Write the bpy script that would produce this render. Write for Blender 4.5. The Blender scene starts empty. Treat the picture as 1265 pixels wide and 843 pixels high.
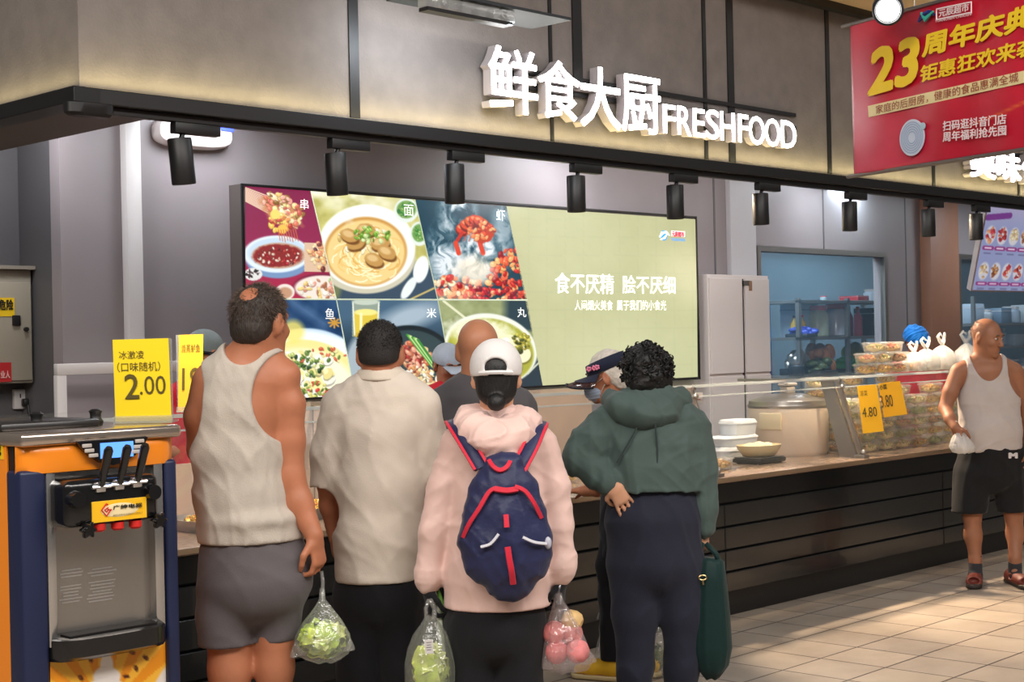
import bpy, bmesh, math, random
import numpy as np
from mathutils import Vector, Matrix

random.seed(7)
sc = bpy.context.scene
COL = sc.collection
PI = math.pi

# ------------------------------------------------------------------ camera
F = 1885.0
H = 1.60
YAW, PIT, ROLL = (math.radians(a) for a in (44.25, -0.1, 1.26))


def _cam(r, u, f):
    c, s = math.cos(PIT), math.sin(PIT)
    f2, u2 = f * c - u * s, u * c + f * s
    c, s = math.cos(ROLL), math.sin(ROLL)
    return (r * c - u2 * s, r * s + u2 * c, f2)


M = np.array([_cam(math.sin(YAW), 0, math.cos(YAW)), _cam(-math.cos(YAW), 0, math.sin(YAW)), _cam(0, 1, 0)])
O = np.array([0.0, 0.0, H])
cd = bpy.data.cameras.new('camera')
cd.sensor_fit = 'HORIZONTAL'
cd.sensor_width = 36.0
cd.lens = F / 1265.0 * 36.0
cd.clip_end = 100
cam = bpy.data.objects.new('camera', cd)
COL.objects.link(cam)
cam.matrix_world = Matrix(((M[0, 0], M[0, 1], -M[0, 2], 0), (M[1, 0], M[1, 1], -M[1, 2], 0), (M[2, 0], M[2, 1], -M[2, 2], H), (0, 0, 0, 1)))
sc.camera = cam


def ray(px, py):
    return M @ np.array([(px - 632.5) / F, -(py - 421.5) / F, 1.0])


def on(px, py, ax, v):
    """Point of the photograph's ray (px, py) on the world plane axis = v."""
    d = ray(px, py)
    return O + d * ((v - O[ax]) / d[ax])


def atd(px, py, d):
    return O + ray(px, py) * d


# ------------------------------------------------------------------ light, world, exposure
sc.view_settings.view_transform = 'Standard'
sc.view_settings.look = 'None'
sc.view_settings.gamma = 1.0
sc.view_settings.use_curve_mapping = False
sc.view_settings.exposure = 0.0
try:
    sc.cycles.use_denoising = True
    sc.cycles.max_bounces = 10
    sc.cycles.transparent_max_bounces = 24
    sc.cycles.sample_clamp_indirect = 4.0
    sc.cycles.caustics_reflective = False
    sc.cycles.caustics_refractive = False
except Exception:
    pass
w = bpy.data.worlds.new('hall_light')
sc.world = w
w.use_nodes = True
bg = w.node_tree.nodes['Background']
bg.inputs[0].default_value = (0.95, 0.90, 0.86, 1)
bg.inputs[1].default_value = 0.12


def aim(o, target):
    d = Vector(target) - o.location
    o.rotation_euler = d.to_track_quat('-Z', 'Y').to_euler()


def area(name, loc, target, sx, sy, power, col=(1, 1, 1), spread=180):
    l = bpy.data.lights.new(name, 'AREA')
    l.shape = 'RECTANGLE'
    l.size, l.size_y, l.energy, l.color = sx, sy, power, col
    l.spread = math.radians(spread)
    o = bpy.data.objects.new(name, l)
    COL.objects.link(o)
    o.location = loc
    aim(o, target)
    return o


def spot(name, loc, target, power, col, deg, blend=0.4, rad=0.03):
    l = bpy.data.lights.new(name, 'SPOT')
    l.energy, l.color, l.spot_size, l.spot_blend, l.shadow_soft_size = power, col, math.radians(deg), blend, rad
    o = bpy.data.objects.new(name, l)
    COL.objects.link(o)
    o.location = loc
    aim(o, target)
    return o


# rows of ceiling lamps over the shop hall, then two added left fills
area('hall_lamp_or_fill', (0.5, 0.2, 5.2), (1.5, 1.2, 0), 6.0, 1.2, 330, (1.0, 0.95, 0.90))
area('hall_lamp_or_fill', (4.6, -0.8, 5.2), (4.6, 0.6, 0), 5.0, 1.2, 270, (1.0, 0.95, 0.90))
area('hall_lamp_or_fill', (12.0, 1.2, 5.2), (11.5, 2.0, 0), 6.0, 1.2, 45, (1.0, 0.95, 0.90))
area('hall_lamp_or_fill', (-2.5, 3.0, 5.0), (3.2, 7.6, 1.2), 4.0, 1.2, 200, (1.0, 0.93, 0.85))  # fill light added to brighten the dark wall at the left
area('kitchen_panel_or_fill', (3.8, 7.1, 2.95), (4.1, 7.8, 1.4), 0.3, 0.3, 12, (0.95, 0.96, 1.0))  # small added fill that lifts the dark left wall corner
# kitchen ceiling panels behind the fascia, cool white, then an added locker fill
area('kitchen_panel_or_fill', (5.0, 6.95, 2.98), (5.0, 7.05, 0), 0.5, 0.5, 15, (0.90, 0.94, 1.0))
area('kitchen_panel_or_fill', (8.0, 6.95, 2.98), (8.0, 7.05, 0), 0.5, 0.5, 15, (0.90, 0.94, 1.0))
area('kitchen_panel_or_fill', (11.3, 6.95, 2.98), (11.3, 7.05, 0), 0.5, 0.5, 13, (0.82, 0.92, 1.0))
area('kitchen_panel_or_fill', (14.0, 6.4, 2.98), (14.0, 6.4, 0), 0.5, 0.5, 26, (0.82, 0.92, 1.0))
area('kitchen_panel_or_fill', (8.9, 5.75, 2.98), (9.6, 7.3, 1.5), 0.6, 0.4, 42, (1.0, 0.97, 0.96))  # extra fill aimed at the locker to brighten it, no ceiling panel
# warm kitchen downlights that throw light over the counter onto the aisle
for x_ in (7.6, 8.9, 10.2, 11.6):
    spot('kitchen_downlight', (x_, 6.55, 2.95), (x_ - 0.3, 3.4, 0), 900, (1.0, 0.76, 0.52), 44, 0.35, 0.06)
# back room behind the kitchen windows
area('back_room_lamp', (11.2, 7.85, 2.95), (11.6, 8.6, 0), 2.2, 0.4, 105, (0.68, 0.87, 1.0))
area('back_room_lamp', (15.4, 7.85, 2.95), (15.8, 8.6, 0), 3.2, 0.4, 60, (0.72, 0.88, 1.0))


# ------------------------------------------------------------------ materials
def lin(c):
    out = []
    for v in c[:3]:
        v = v / 255.0
        out.append(v / 12.92 if v <= 0.04045 else ((v + 0.055) / 1.055) ** 2.4)
    return (out[0], out[1], out[2], 1.0)


_mats = {}


def mat(name, rgb, rough=0.6, metal=0.0, var=0.0, vscale=6.0, bump=0.0, bscale=60.0, emit=0.0, spec=0.5, coat=0.0, sss=0.0, sheen=0.0, stretch=None, alpha=1.0, trans=0.0):
    if name in _mats:
        return _mats[name]
    m = bpy.data.materials.new(name)
    m.use_nodes = True
    nt = m.node_tree
    b = nt.nodes['Principled BSDF']
    c = lin(rgb)
    b.inputs['Base Color'].default_value = c
    b.inputs['Roughness'].default_value = rough
    b.inputs['Metallic'].default_value = metal
    b.inputs['Specular IOR Level'].default_value = spec
    b.inputs['Coat Weight'].default_value = coat
    b.inputs['Sheen Weight'].default_value = sheen
    b.inputs['Alpha'].default_value = alpha
    b.inputs['Transmission Weight'].default_value = trans
    if sss:
        b.inputs['Subsurface Weight'].default_value = sss
        b.inputs['Subsurface Radius'].default_value = (0.012, 0.005, 0.003)
        b.inputs['Subsurface Scale'].default_value = 1.0
    if emit:
        b.inputs['Emission Color'].default_value = c
        b.inputs['Emission Strength'].default_value = emit
    if var or bump:
        tc = nt.nodes.new('ShaderNodeTexCoord')
        mp = nt.nodes.new('ShaderNodeMapping')
        nt.links.new(tc.outputs['Object'], mp.inputs['Vector'])
        if stretch:
            mp.inputs['Scale'].default_value = stretch
        if var:
            n = nt.nodes.new('ShaderNodeTexNoise')
            n.inputs['Scale'].default_value = vscale
            n.inputs['Detail'].default_value = 5
            nt.links.new(mp.outputs[0], n.inputs['Vector'])
            r = nt.nodes.new('ShaderNodeValToRGB')
            r.color_ramp.elements[0].position = 0.3
            r.color_ramp.elements[1].position = 0.7
            r.color_ramp.elements[0].color = tuple(max(0, v * (1 - var)) for v in c[:3]) + (1,)
            r.color_ramp.elements[1].color = tuple(min(1, v * (1 + var)) for v in c[:3]) + (1,)
            nt.links.new(n.outputs['Fac'], r.inputs['Fac'])
            nt.links.new(r.outputs['Color'], b.inputs['Base Color'])
        if bump:
            n2 = nt.nodes.new('ShaderNodeTexNoise')
            n2.inputs['Scale'].default_value = bscale
            n2.inputs['Detail'].default_value = 4
            nt.links.new(mp.outputs[0], n2.inputs['Vector'])
            bp = nt.nodes.new('ShaderNodeBump')
            bp.inputs['Strength'].default_value = bump
            bp.inputs['Distance'].default_value = 0.01
            nt.links.new(n2.outputs['Fac'], bp.inputs['Height'])
            nt.links.new(bp.outputs['Normal'], b.inputs['Normal'])
    _mats[name] = m
    return m


def wrinkled(m, strength=0.35, scale=7.0):
    """Adds broad soft creases under a cloth's weave."""
    nt = m.node_tree
    b = nt.nodes['Principled BSDF']
    tc = nt.nodes.new('ShaderNodeTexCoord')
    mp = nt.nodes.new('ShaderNodeMapping')
    mp.inputs['Scale'].default_value = (1.0, 1.0, 0.6)
    mp.inputs['Rotation'].default_value = (0.2, 0.5, 0.0)
    nt.links.new(tc.outputs['Object'], mp.inputs['Vector'])
    n = nt.nodes.new('ShaderNodeTexNoise')
    n.noise_type = 'RIDGED_MULTIFRACTAL'
    n.inputs['Scale'].default_value = scale
    n.inputs['Detail'].default_value = 2.5
    n.inputs['Distortion'].default_value = 0.8
    nt.links.new(mp.outputs[0], n.inputs['Vector'])
    bp = nt.nodes.new('ShaderNodeBump')
    bp.inputs['Strength'].default_value = strength
    bp.inputs['Distance'].default_value = 0.02
    nt.links.new(n.outputs['Fac'], bp.inputs['Height'])
    old = b.inputs['Normal'].links[0].from_node if b.inputs['Normal'].is_linked else None
    if old is not None:
        nt.links.new(bp.outputs['Normal'], old.inputs['Normal'])
    else:
        nt.links.new(bp.outputs['Normal'], b.inputs['Normal'])
    return m


def film(name, rgb, clear=0.6, rough=0.25, bump=0.3, bscale=25.0, gloss=0.12):
    """Thin plastic film: see-through, partly milky, with a sheen."""
    if name in _mats:
        return _mats[name]
    m = bpy.data.materials.new(name)
    m.use_nodes = True
    nt = m.node_tree
    nt.nodes.clear()
    out = nt.nodes.new('ShaderNodeOutputMaterial')
    tr = nt.nodes.new('ShaderNodeBsdfTransparent')
    df = nt.nodes.new('ShaderNodeBsdfDiffuse')
    tl = nt.nodes.new('ShaderNodeBsdfTranslucent')
    gl = nt.nodes.new('ShaderNodeBsdfGlossy')
    df.inputs[0].default_value = lin(rgb)
    tl.inputs[0].default_value = lin(rgb)
    gl.inputs['Roughness'].default_value = rough
    a = nt.nodes.new('ShaderNodeMixShader')
    a.inputs[0].default_value = 0.5
    nt.links.new(df.outputs[0], a.inputs[1])
    nt.links.new(tl.outputs[0], a.inputs[2])
    b = nt.nodes.new('ShaderNodeMixShader')
    b.inputs[0].default_value = 1 - clear
    nt.links.new(tr.outputs[0], b.inputs[1])
    nt.links.new(a.outputs[0], b.inputs[2])
    c = nt.nodes.new('ShaderNodeMixShader')
    c.inputs[0].default_value = gloss
    nt.links.new(b.outputs[0], c.inputs[1])
    nt.links.new(gl.outputs[0], c.inputs[2])
    nt.links.new(c.outputs[0], out.inputs['Surface'])
    if bump:
        tc = nt.nodes.new('ShaderNodeTexCoord')
        n2 = nt.nodes.new('ShaderNodeTexNoise')
        n2.inputs['Scale'].default_value = bscale
        n2.inputs['Detail'].default_value = 3
        n2.inputs['Distortion'].default_value = 1.0
        nt.links.new(tc.outputs['Object'], n2.inputs['Vector'])
        bp = nt.nodes.new('ShaderNodeBump')
        bp.inputs['Strength'].default_value = bump
        bp.inputs['Distance'].default_value = 0.02
        nt.links.new(n2.outputs['Fac'], bp.inputs['Height'])
        for s in (df, tl, gl):
            nt.links.new(bp.outputs['Normal'], s.inputs['Normal'])
    _mats[name] = m
    return m


def vcol(name, emit=0.0, rough=0.5, spec=0.4):
    """Material that shows the mesh's own printed colours."""
    if name in _mats:
        return _mats[name]
    m = bpy.data.materials.new(name)
    m.use_nodes = True
    nt = m.node_tree
    b = nt.nodes['Principled BSDF']
    a = nt.nodes.new('ShaderNodeAttribute')
    a.attribute_name = 'Col'
    b.inputs['Roughness'].default_value = rough
    b.inputs['Specular IOR Level'].default_value = spec
    if emit:
        b.inputs['Base Color'].default_value = (0.02, 0.02, 0.02, 1)
        nt.links.new(a.outputs['Color'], b.inputs['Emission Color'])
        b.inputs['Emission Strength'].default_value = emit
    else:
        nt.links.new(a.outputs['Color'], b.inputs['Base Color'])
    _mats[name] = m
    return m


# ------------------------------------------------------------------ mesh builder
def tag(o, label=None, cat=None, group=None, kind=None):
    for k, v in (('label', label), ('category', cat), ('group', group), ('kind', kind)):
        if v:
            o[k] = v
    return o


def thing(name, label, cat, loc, rotz=0.0, group=None):
    o = bpy.data.objects.new(name, None)
    o.empty_display_size = 0.1
    COL.objects.link(o)
    o.location = Vector([float(v) for v in loc])
    o.rotation_euler = (0, 0, rotz)
    return tag(o, label, cat, group)


def link(name, me, m, parent=None, smooth=True, angle=40):
    ms = m if isinstance(m, (list, tuple)) else [m]
    for x in ms:
        me.materials.append(x)
    if smooth:
        me.polygons.foreach_set('use_smooth', [True] * len(me.polygons))
        if angle:
            me.set_sharp_from_angle(angle=math.radians(angle))
    o = bpy.data.objects.new(name, me)
    COL.objects.link(o)
    if parent is not None:
        o.parent = parent
    return o


class MB:
    """Collects shapes and links them as one mesh object."""

    def __init__(self, org=(0, 0, 0)):
        self.bm = bmesh.new()
        self.org = Vector([float(v) for v in org])

    def _p(self, p):
        return Vector([float(v) for v in p]) - self.org

    def box(self, c, s, rot=None, bev=0.0, seg=2):
        mt = Matrix.Translation(self._p(c)) @ (rot.to_4x4() if rot is not None else Matrix.Identity(4)) @ Matrix.Diagonal((s[0], s[1], s[2], 1))
        r = bmesh.ops.create_cube(self.bm, size=1.0, matrix=mt)
        if bev:
            es = list({e for v in r['verts'] for e in v.link_edges})
            bmesh.ops.bevel(self.bm, geom=es, offset=bev, segments=seg, profile=0.5, affect='EDGES')
        return self

    def b2(self, lo, hi, bev=0.0, seg=2):
        return self.box([(lo[i] + hi[i]) / 2 for i in range(3)], [abs(hi[i] - lo[i]) for i in range(3)], None, bev, seg)

    def tube(self, pts, r, n=8, caps=True, flat=None):
        pts = [self._p(p) for p in pts]
        rr = r if isinstance(r, (list, tuple)) else [r] * len(pts)
        rings = []
        up = Vector((0, 0, 1))
        prev = None
        for i, p in enumerate(pts):
            a = pts[max(0, i - 1)]
            b = pts[min(len(pts) - 1, i + 1)]
            t = (b - a)
            if t.length < 1e-9:
                t = Vector((0, 0, 1))
            t.normalize()
            if prev is None:
                u = t.cross(up if abs(t.z) < 0.9 else Vector((1, 0, 0))).normalized()
            else:
                u = (prev - t * prev.dot(t)).normalized()
            prev = u
            v = t.cross(u)
            ring = []
            for k in range(n):
                an = 2 * PI * k / n
                ring.append(self.bm.verts.new(p + (u * math.cos(an) + v * math.sin(an)) * rr[i]))
            rings.append(ring)
        for i in range(len(rings) - 1):
            for k in range(n):
                self.bm.faces.new((rings[i][k], rings[i][(k + 1) % n], rings[i + 1][(k + 1) % n], rings[i + 1][k]))
        if caps and n > 2:
            self.bm.faces.new(rings[0][::-1])
            self.bm.faces.new(rings[-1])
        return self

    def lathe(self, prof, c=(0, 0, 0), n=24, sx=1.0, sy=1.0, rot=None, wob=None, caps=True):
        c = self._p(c)
        rings = []
        for j, (r, z) in enumerate(prof):
            ring = []
            for k in range(n):
                an = 2 * PI * k / n
                q = wob(an, j) if wob else 1.0
                v = Vector((math.cos(an) * r * sx * q, math.sin(an) * r * sy * q, z))
                if rot is not None:
                    v = rot @ v
                ring.append(self.bm.verts.new(c + v))
            rings.append(ring)
        for i in range(len(rings) - 1):
            for k in range(n):
                self.bm.faces.new((rings[i][k], rings[i][(k + 1) % n], rings[i + 1][(k + 1) % n], rings[i + 1][k]))
        if caps:
            self.bm.faces.new(rings[0][::-1])
            self.bm.faces.new(rings[-1])
        return self

    def rrect(self, prof, c=(0, 0, 0), n=8, rot=None, pw=4.0, caps=True):
        """Stack of rounded-rectangle rings: (half x, half y, z)."""
        c = self._p(c)
        rings = []
        N = n * 4
        for hx, hy, z in prof:
            ring = []
            for k in range(N):
                an = 2 * PI * k / N
                ca, sa = math.cos(an), math.sin(an)
                q = (abs(ca) ** pw + abs(sa) ** pw) ** (-1.0 / pw)
                v = Vector((ca * q * hx, sa * q * hy, z))
                if rot is not None:
                    v = rot @ v
                ring.append(self.bm.verts.new(c + v))
            rings.append(ring)
        for i in range(len(rings) - 1):
            for k in range(N):
                self.bm.faces.new((rings[i][k], rings[i][(k + 1) % N], rings[i + 1][(k + 1) % N], rings[i + 1][k]))
        if caps:
            self.bm.faces.new(rings[0][::-1])
            self.bm.faces.new(rings[-1])
        return self

    def ell(self, c, r, rot=None, n=16, m=10):
        c = self._p(c)
        mt = Matrix.Translation(c) @ (rot.to_4x4() if rot is not None else Matrix.Identity(4)) @ Matrix.Diagonal((r[0], r[1], r[2], 1))
        bmesh.ops.create_uvsphere(self.bm, u_segments=n, v_segments=m, radius=1.0, matrix=mt)
        return self

    def prism(self, pts, org, ux, uy, un, t):
        """Outline pts (2-D) in the frame ux, uy at org, extruded by t along un."""
        o = self._p(org)
        ux, uy, un = Vector(ux), Vector(uy), Vector(un)
        a = [self.bm.verts.new(o + ux * p[0] + uy * p[1]) for p in pts]
        b = [self.bm.verts.new(o + ux * p[0] + uy * p[1] + un * t) for p in pts]
        n = len(pts)
        self.bm.faces.new(a[::-1])
        self.bm.faces.new(b)
        for k in range(n):
            self.bm.faces.new((a[k], a[(k + 1) % n], b[(k + 1) % n], b[k]))
        return self

    def sheet(self, grid):
        """grid[i][j] of points -> quads."""
        vs = [[self.bm.verts.new(self._p(p)) for p in row] for row in grid]
        for i in range(len(vs) - 1):
            for j in range(len(vs[0]) - 1):
                self.bm.faces.new((vs[i][j], vs[i + 1][j], vs[i + 1][j + 1], vs[i][j + 1]))
        return self

    def build(self, name, m, parent=None, smooth=True, angle=40, loc=None, fixn=True):
        if fixn:
            bmesh.ops.recalc_face_normals(self.bm, faces=self.bm.faces)
        me = bpy.data.meshes.new(name)
        self.bm.to_mesh(me)
        self.bm.free()
        o = link(name, me, m, parent, smooth, angle)
        if parent is None and self.org.length:
            o.location = self.org
        if loc is not None:
            o.location = loc
        return o


def struct(name, mb, m, **k):
    return tag(mb.build(name, m, **k), kind='structure')


def dup(root, loc, rotz=None, label=None, group=None):
    r = root.copy()
    COL.objects.link(r)
    r.location = Vector([float(v) for v in loc])
    if rotz is not None:
        r.rotation_euler = (0, 0, rotz)
    if label:
        r['label'] = label
    if group:
        r['group'] = group
    for ch in list(root.children):
        c = ch.copy()
        COL.objects.link(c)
        c.parent = r
        for g in list(ch.children):
            d = g.copy()
            COL.objects.link(d)
            d.parent = c
    return r


def Rz(a):
    return Matrix.Rotation(a, 3, 'Z')


def Rx(a):
    return Matrix.Rotation(a, 3, 'X')


def Ry(a):
    return Matrix.Rotation(a, 3, 'Y')


# ------------------------------------------------------------------ lettering
def text(name, body, org, ux, uy, w, h, m, parent=None, bold=0.0, depth=0.0, spacing=1.0, shear=0.0):
    """Flat or solid lettering that fills the w x h rectangle whose lower left corner is org."""
    c = bpy.data.curves.new('lettering', 'FONT')
    c.body = body
    c.space_character = spacing
    c.shear = shear
    c.resolution_u = 3
    tmp = bpy.data.objects.new('lettering', c)
    COL.objects.link(tmp)
    bpy.context.view_layer.update()
    me = bpy.data.meshes.new_from_object(tmp.evaluated_get(bpy.context.evaluated_depsgraph_get()))
    bpy.data.objects.remove(tmp)
    bpy.data.curves.remove(c)
    me.materials.clear()
    bm = bmesh.new()
    bm.from_mesh(me)
    xs = [v.co.x for v in bm.verts]
    ys = [v.co.y for v in bm.verts]
    x0, x1, y0, y1 = min(xs), max(xs), min(ys), max(ys)
    ux, uy = Vector([float(v) for v in ux]).normalized(), Vector([float(v) for v in uy]).normalized()
    un = ux.cross(uy)
    o = Vector([float(v) for v in org])
    base = parent.matrix_world.translation if parent is not None else Vector((0, 0, 0))
    if parent is not None:
        base = parent.location
    if bold:
        src = bm.copy()
        tmpm = bpy.data.meshes.new('tmp')
        for i_, (dx, dy) in enumerate(((-1, -1), (1, -1), (-1, 1), (1, 1), (0, -1.3), (0, 1.3), (-1.3, 0), (1.3, 0))):
            c2 = src.copy()
            for v in c2.verts:
                v.co.x += dx * bold
                v.co.y += dy * bold
                v.co.z += 0.0 if depth else 0.00025 * (i_ + 1)
            c2.to_mesh(tmpm)
            c2.free()
            bm.from_mesh(tmpm)
        src.free()
        bpy.data.meshes.remove(tmpm)
    if depth:
        r = bmesh.ops.extrude_face_region(bm, geom=list(bm.faces))
        for g in r['geom']:
            if isinstance(g, bmesh.types.BMVert):
                g.co.z += 1.0
    for v in bm.verts:
        a = (v.co.x - x0) / (x1 - x0) * w
        b = (v.co.y - y0) / (y1 - y0) * h
        v.co = o + ux * a + uy * b + un * (v.co.z * (depth or 1.0)) - base
    if depth:
        bmesh.ops.recalc_face_normals(bm, faces=bm.faces)
    bm.to_mesh(me)
    bm.free()
    return link(name, me, m, parent, smooth=False)


def px_text(name, body, x0, y0, x1, y1, ax, v, m, parent, off=(0, 0, 0), **k):
    """Lettering on the plane axis = v that fills the photograph's box; axis 1 planes run along X."""
    a, b, c = on(x0, (y0 + y1) / 2, ax, v), on(x1, (y0 + y1) / 2, ax, v), None
    xm = (x0 + x1) / 2
    t, d = on(xm, y0, ax, v), on(xm, y1, ax, v)
    wd = float(np.linalg.norm((b - a)[:2]))
    hh = float(t[2] - d[2])
    org = np.array([a[0], a[1], d[2]]) + np.array(off)
    return text(name, body, org, (1, 0, 0), (0, 0, 1), wd, hh, m, parent, **k)
# ------------------------------------------------------------------ smooth solid modelling for bodies and clothes
def V3(p):
    return np.array([float(p[0]), float(p[1]), float(p[2])])


class Sdf:
    """Signed-distance shapes blended into one continuous surface."""

    def __init__(self, h=0.007):
        self.h = h
        self.ops = []

    def _add(self, fn, lo, hi, k, mode):
        self.ops.append((fn, lo, hi, k, mode))
        return self

    def seg(self, a, b, ra, rb, k=0.015, mode='u'):
        a, b = V3(a), V3(b)
        ba = b - a
        L = max(float(ba @ ba), 1e-9)

        def fn(x, y, z):
            px, py, pz = x - a[0], y - a[1], z - a[2]
            t = np.clip((px * ba[0] + py * ba[1] + pz * ba[2]) / L, 0, 1)
            qx, qy, qz = px - ba[0] * t, py - ba[1] * t, pz - ba[2] * t
            return np.sqrt(qx * qx + qy * qy + qz * qz) - (ra + (rb - ra) * t)
        R = max(ra, rb) + k + 3 * self.h
        return self._add(fn, np.minimum(a, b) - R, np.maximum(a, b) + R, k, mode)

    def chain(self, pts, k=0.015):
        """pts: (point, radius) along a limb."""
        for (a, ra), (b, rb) in zip(pts[:-1], pts[1:]):
            self.seg(a, b, ra, rb, k)
        return self

    def eseg(self, a, b, ra, rb, side, k=0.03, mode='u'):
        """Elliptical limb: radii (side, front)."""
        a, b = V3(a), V3(b)
        ba = b - a
        L = max(float(ba @ ba), 1e-9)
        s = V3(side)
        s = s / np.linalg.norm(s)

        def fn(x, y, z):
            px, py, pz = x - a[0], y - a[1], z - a[2]
            t = np.clip((px * ba[0] + py * ba[1] + pz * ba[2]) / L, 0, 1)
            qx, qy, qz = px - ba[0] * t, py - ba[1] * t, pz - ba[2] * t
            sd = qx * s[0] + qy * s[1] + qz * s[2]
            rest = np.maximum(qx * qx + qy * qy + qz * qz - sd * sd, 0)
            rs, rf = ra[0] + (rb[0] - ra[0]) * t, ra[1] + (rb[1] - ra[1]) * t
            k0 = np.sqrt(sd * sd / (rs * rs) + rest / (rf * rf))
            k1 = np.sqrt(sd * sd / rs ** 4 + rest / rf ** 4) + 1e-6
            return np.where(k0 < 0.2, (k0 - 1) * np.minimum(rs, rf), k0 * (k0 - 1) / k1)
        R = max(*ra, *rb) + k + 3 * self.h
        return self._add(fn, np.minimum(a, b) - R, np.maximum(a, b) + R, k, mode)

    def ell(self, c, r, axes=None, k=0.015, mode='u'):
        c = V3(c)
        A = np.eye(3) if axes is None else np.array(axes, float)  # rows: local axes

        def fn(x, y, z):
            px, py, pz = x - c[0], y - c[1], z - c[2]
            q = [A[i, 0] * px + A[i, 1] * py + A[i, 2] * pz for i in range(3)]
            k0 = np.sqrt(sum((q[i] / r[i]) ** 2 for i in range(3)))
            k1 = np.sqrt(sum((q[i] / r[i] ** 2) ** 2 for i in range(3))) + 1e-6
            return np.where(k0 < 0.2, (k0 - 1) * min(r), k0 * (k0 - 1) / k1)
        R = max(r) + k + 3 * self.h
        return self._add(fn, c - R, c + R, k, mode)

    def plane(self, p, n, k=0.0):
        """Keep only the side that n points away from."""
        p, n = V3(p), V3(n)
        n = n / np.linalg.norm(n)
        return self._add(lambda x, y, z: (x - p[0]) * n[0] + (y - p[1]) * n[1] + (z - p[2]) * n[2], None, None, k, 'i')

    def disp(self, fn):
        return self._add(fn, None, None, 0, 'd')

    def mesh(self):
        los = [o[1] for o in self.ops if o[4] == 'u']
        his = [o[2] for o in self.ops if o[4] == 'u']
        lo, hi = np.min(los, 0), np.max(his, 0)
        h = self.h
        n = np.ceil((hi - lo) / h).astype(int) + 2
        ax = [(lo[i] + h * np.arange(n[i])).astype(np.float32) for i in range(3)]
        G = np.full(n, 0.25, np.float32)
        for fn, l, u, k, mode in self.ops:
            if l is None:
                i0, i1 = np.zeros(3, int), n
            else:
                i0 = np.clip(np.floor((l - lo) / h).astype(int), 0, n)
                i1 = np.clip(np.ceil((u - lo) / h).astype(int) + 1, 0, n)
                if np.any(i1 <= i0):
                    continue
            sl = tuple(slice(i0[i], i1[i]) for i in range(3))
            x, y, z = ax[0][sl[0]][:, None, None], ax[1][sl[1]][None, :, None], ax[2][sl[2]][None, None, :]
            d = fn(x, y, z).astype(np.float32)
            g = G[sl]
            if mode == 'd':
                G[sl] = g + np.where(np.abs(g) < 0.06, d, 0)
                continue
            if mode == 'u':
                if k > 0:
                    q = np.maximum(k - np.abs(g - d), 0) / k
                    G[sl] = np.minimum(g, d) - q * q * k * 0.25
                else:
                    G[sl] = np.minimum(g, d)
            else:
                if mode == 's':
                    d = -d
                if k > 0:
                    q = np.maximum(k - np.abs(g - d), 0) / k
                    G[sl] = np.maximum(g, d) + q * q * k * 0.25
                else:
                    G[sl] = np.maximum(g, d)
        G[0], G[-1], G[:, 0], G[:, -1], G[:, :, 0], G[:, :, -1] = 1, 1, 1, 1, 1, 1
        S = G < 0
        c = [S[a:n[0] - 1 + a, b:n[1] - 1 + b, d:n[2] - 1 + d] for a in (0, 1) for b in (0, 1) for d in (0, 1)]
        anyc, allc = c[0].copy(), c[0].copy()
        for q in c[1:]:
            anyc |= q
            allc &= q
        act = anyc & ~allc
        I = np.argwhere(act)
        ids = np.full(act.shape, -1, np.int64)
        ids[act] = np.arange(len(I))
        offs = np.array([(a, b, d) for a in (0, 1) for b in (0, 1) for d in (0, 1)])
        vals = np.stack([G[I[:, 0] + o[0], I[:, 1] + o[1], I[:, 2] + o[2]] for o in offs], 1)
        acc = np.zeros((len(I), 3))
        cnt = np.zeros(len(I))
        for i in range(8):
            for j in range(i + 1, 8):
                if np.abs(offs[i] - offs[j]).sum() != 1:
                    continue
                va, vb = vals[:, i], vals[:, j]
                cr = (va < 0) != (vb < 0)
                t = np.where(cr, va / np.where(cr, va - vb, 1), 0)
                p = offs[i] + (offs[j] - offs[i]) * t[:, None]
                acc += np.where(cr[:, None], p, 0)
                cnt += cr
        verts = lo + h * (I + acc / cnt[:, None])
        quads = []
        for axis in range(3):
            u, v = (axis + 1) % 3, (axis + 2) % 3
            sa = [slice(None)] * 3
            sb = [slice(None)] * 3
            sa[axis], sb[axis] = slice(0, -1), slice(1, None)
            A, B = S[tuple(sa)], S[tuple(sb)]
            E = np.argwhere(A != B)
            ok = (E[:, u] > 0) & (E[:, v] > 0) & (E[:, u] < n[u] - 1) & (E[:, v] < n[v] - 1)
            E = E[ok]
            inside = A[E[:, 0], E[:, 1], E[:, 2]]

            def cell(du, dv):
                q = E.copy()
                q[:, u] += du
                q[:, v] += dv
                return ids[q[:, 0], q[:, 1], q[:, 2]]
            Q = np.stack([cell(-1, -1), cell(0, -1), cell(0, 0), cell(-1, 0)], 1)
            Q[~inside] = Q[~inside][:, ::-1]
            quads.append(Q)
        Q = np.concatenate(quads)
        Q = Q[(Q >= 0).all(1)]
        # two light smoothing passes
        for lam in (0.5, 0.45):
            s = np.zeros_like(verts)
            m = np.zeros(len(verts))
            for i in range(4):
                a, b = Q[:, i], Q[:, (i + 1) % 4]
                np.add.at(s, a, verts[b])
                np.add.at(s, b, verts[a])
                np.add.at(m, a, 1)
                np.add.at(m, b, 1)
            verts = verts * (1 - lam) + lam * s / np.maximum(m, 1)[:, None]
        return verts, Q

    def build(self, name, m, parent=None):
        v, q = self.mesh()
        me = bpy.data.meshes.new(name)
        me.vertices.add(len(v))
        me.vertices.foreach_set('co', v.astype(np.float32).ravel())
        me.loops.add(len(q) * 4)
        me.polygons.add(len(q))
        me.loops.foreach_set('vertex_index', q.astype(np.int32).ravel())
        me.polygons.foreach_set('loop_start', np.arange(0, len(q) * 4, 4, dtype=np.int32))
        me.update(calc_edges=True)
        me.validate()
        return link(name, me, m, parent, True, None)


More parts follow.
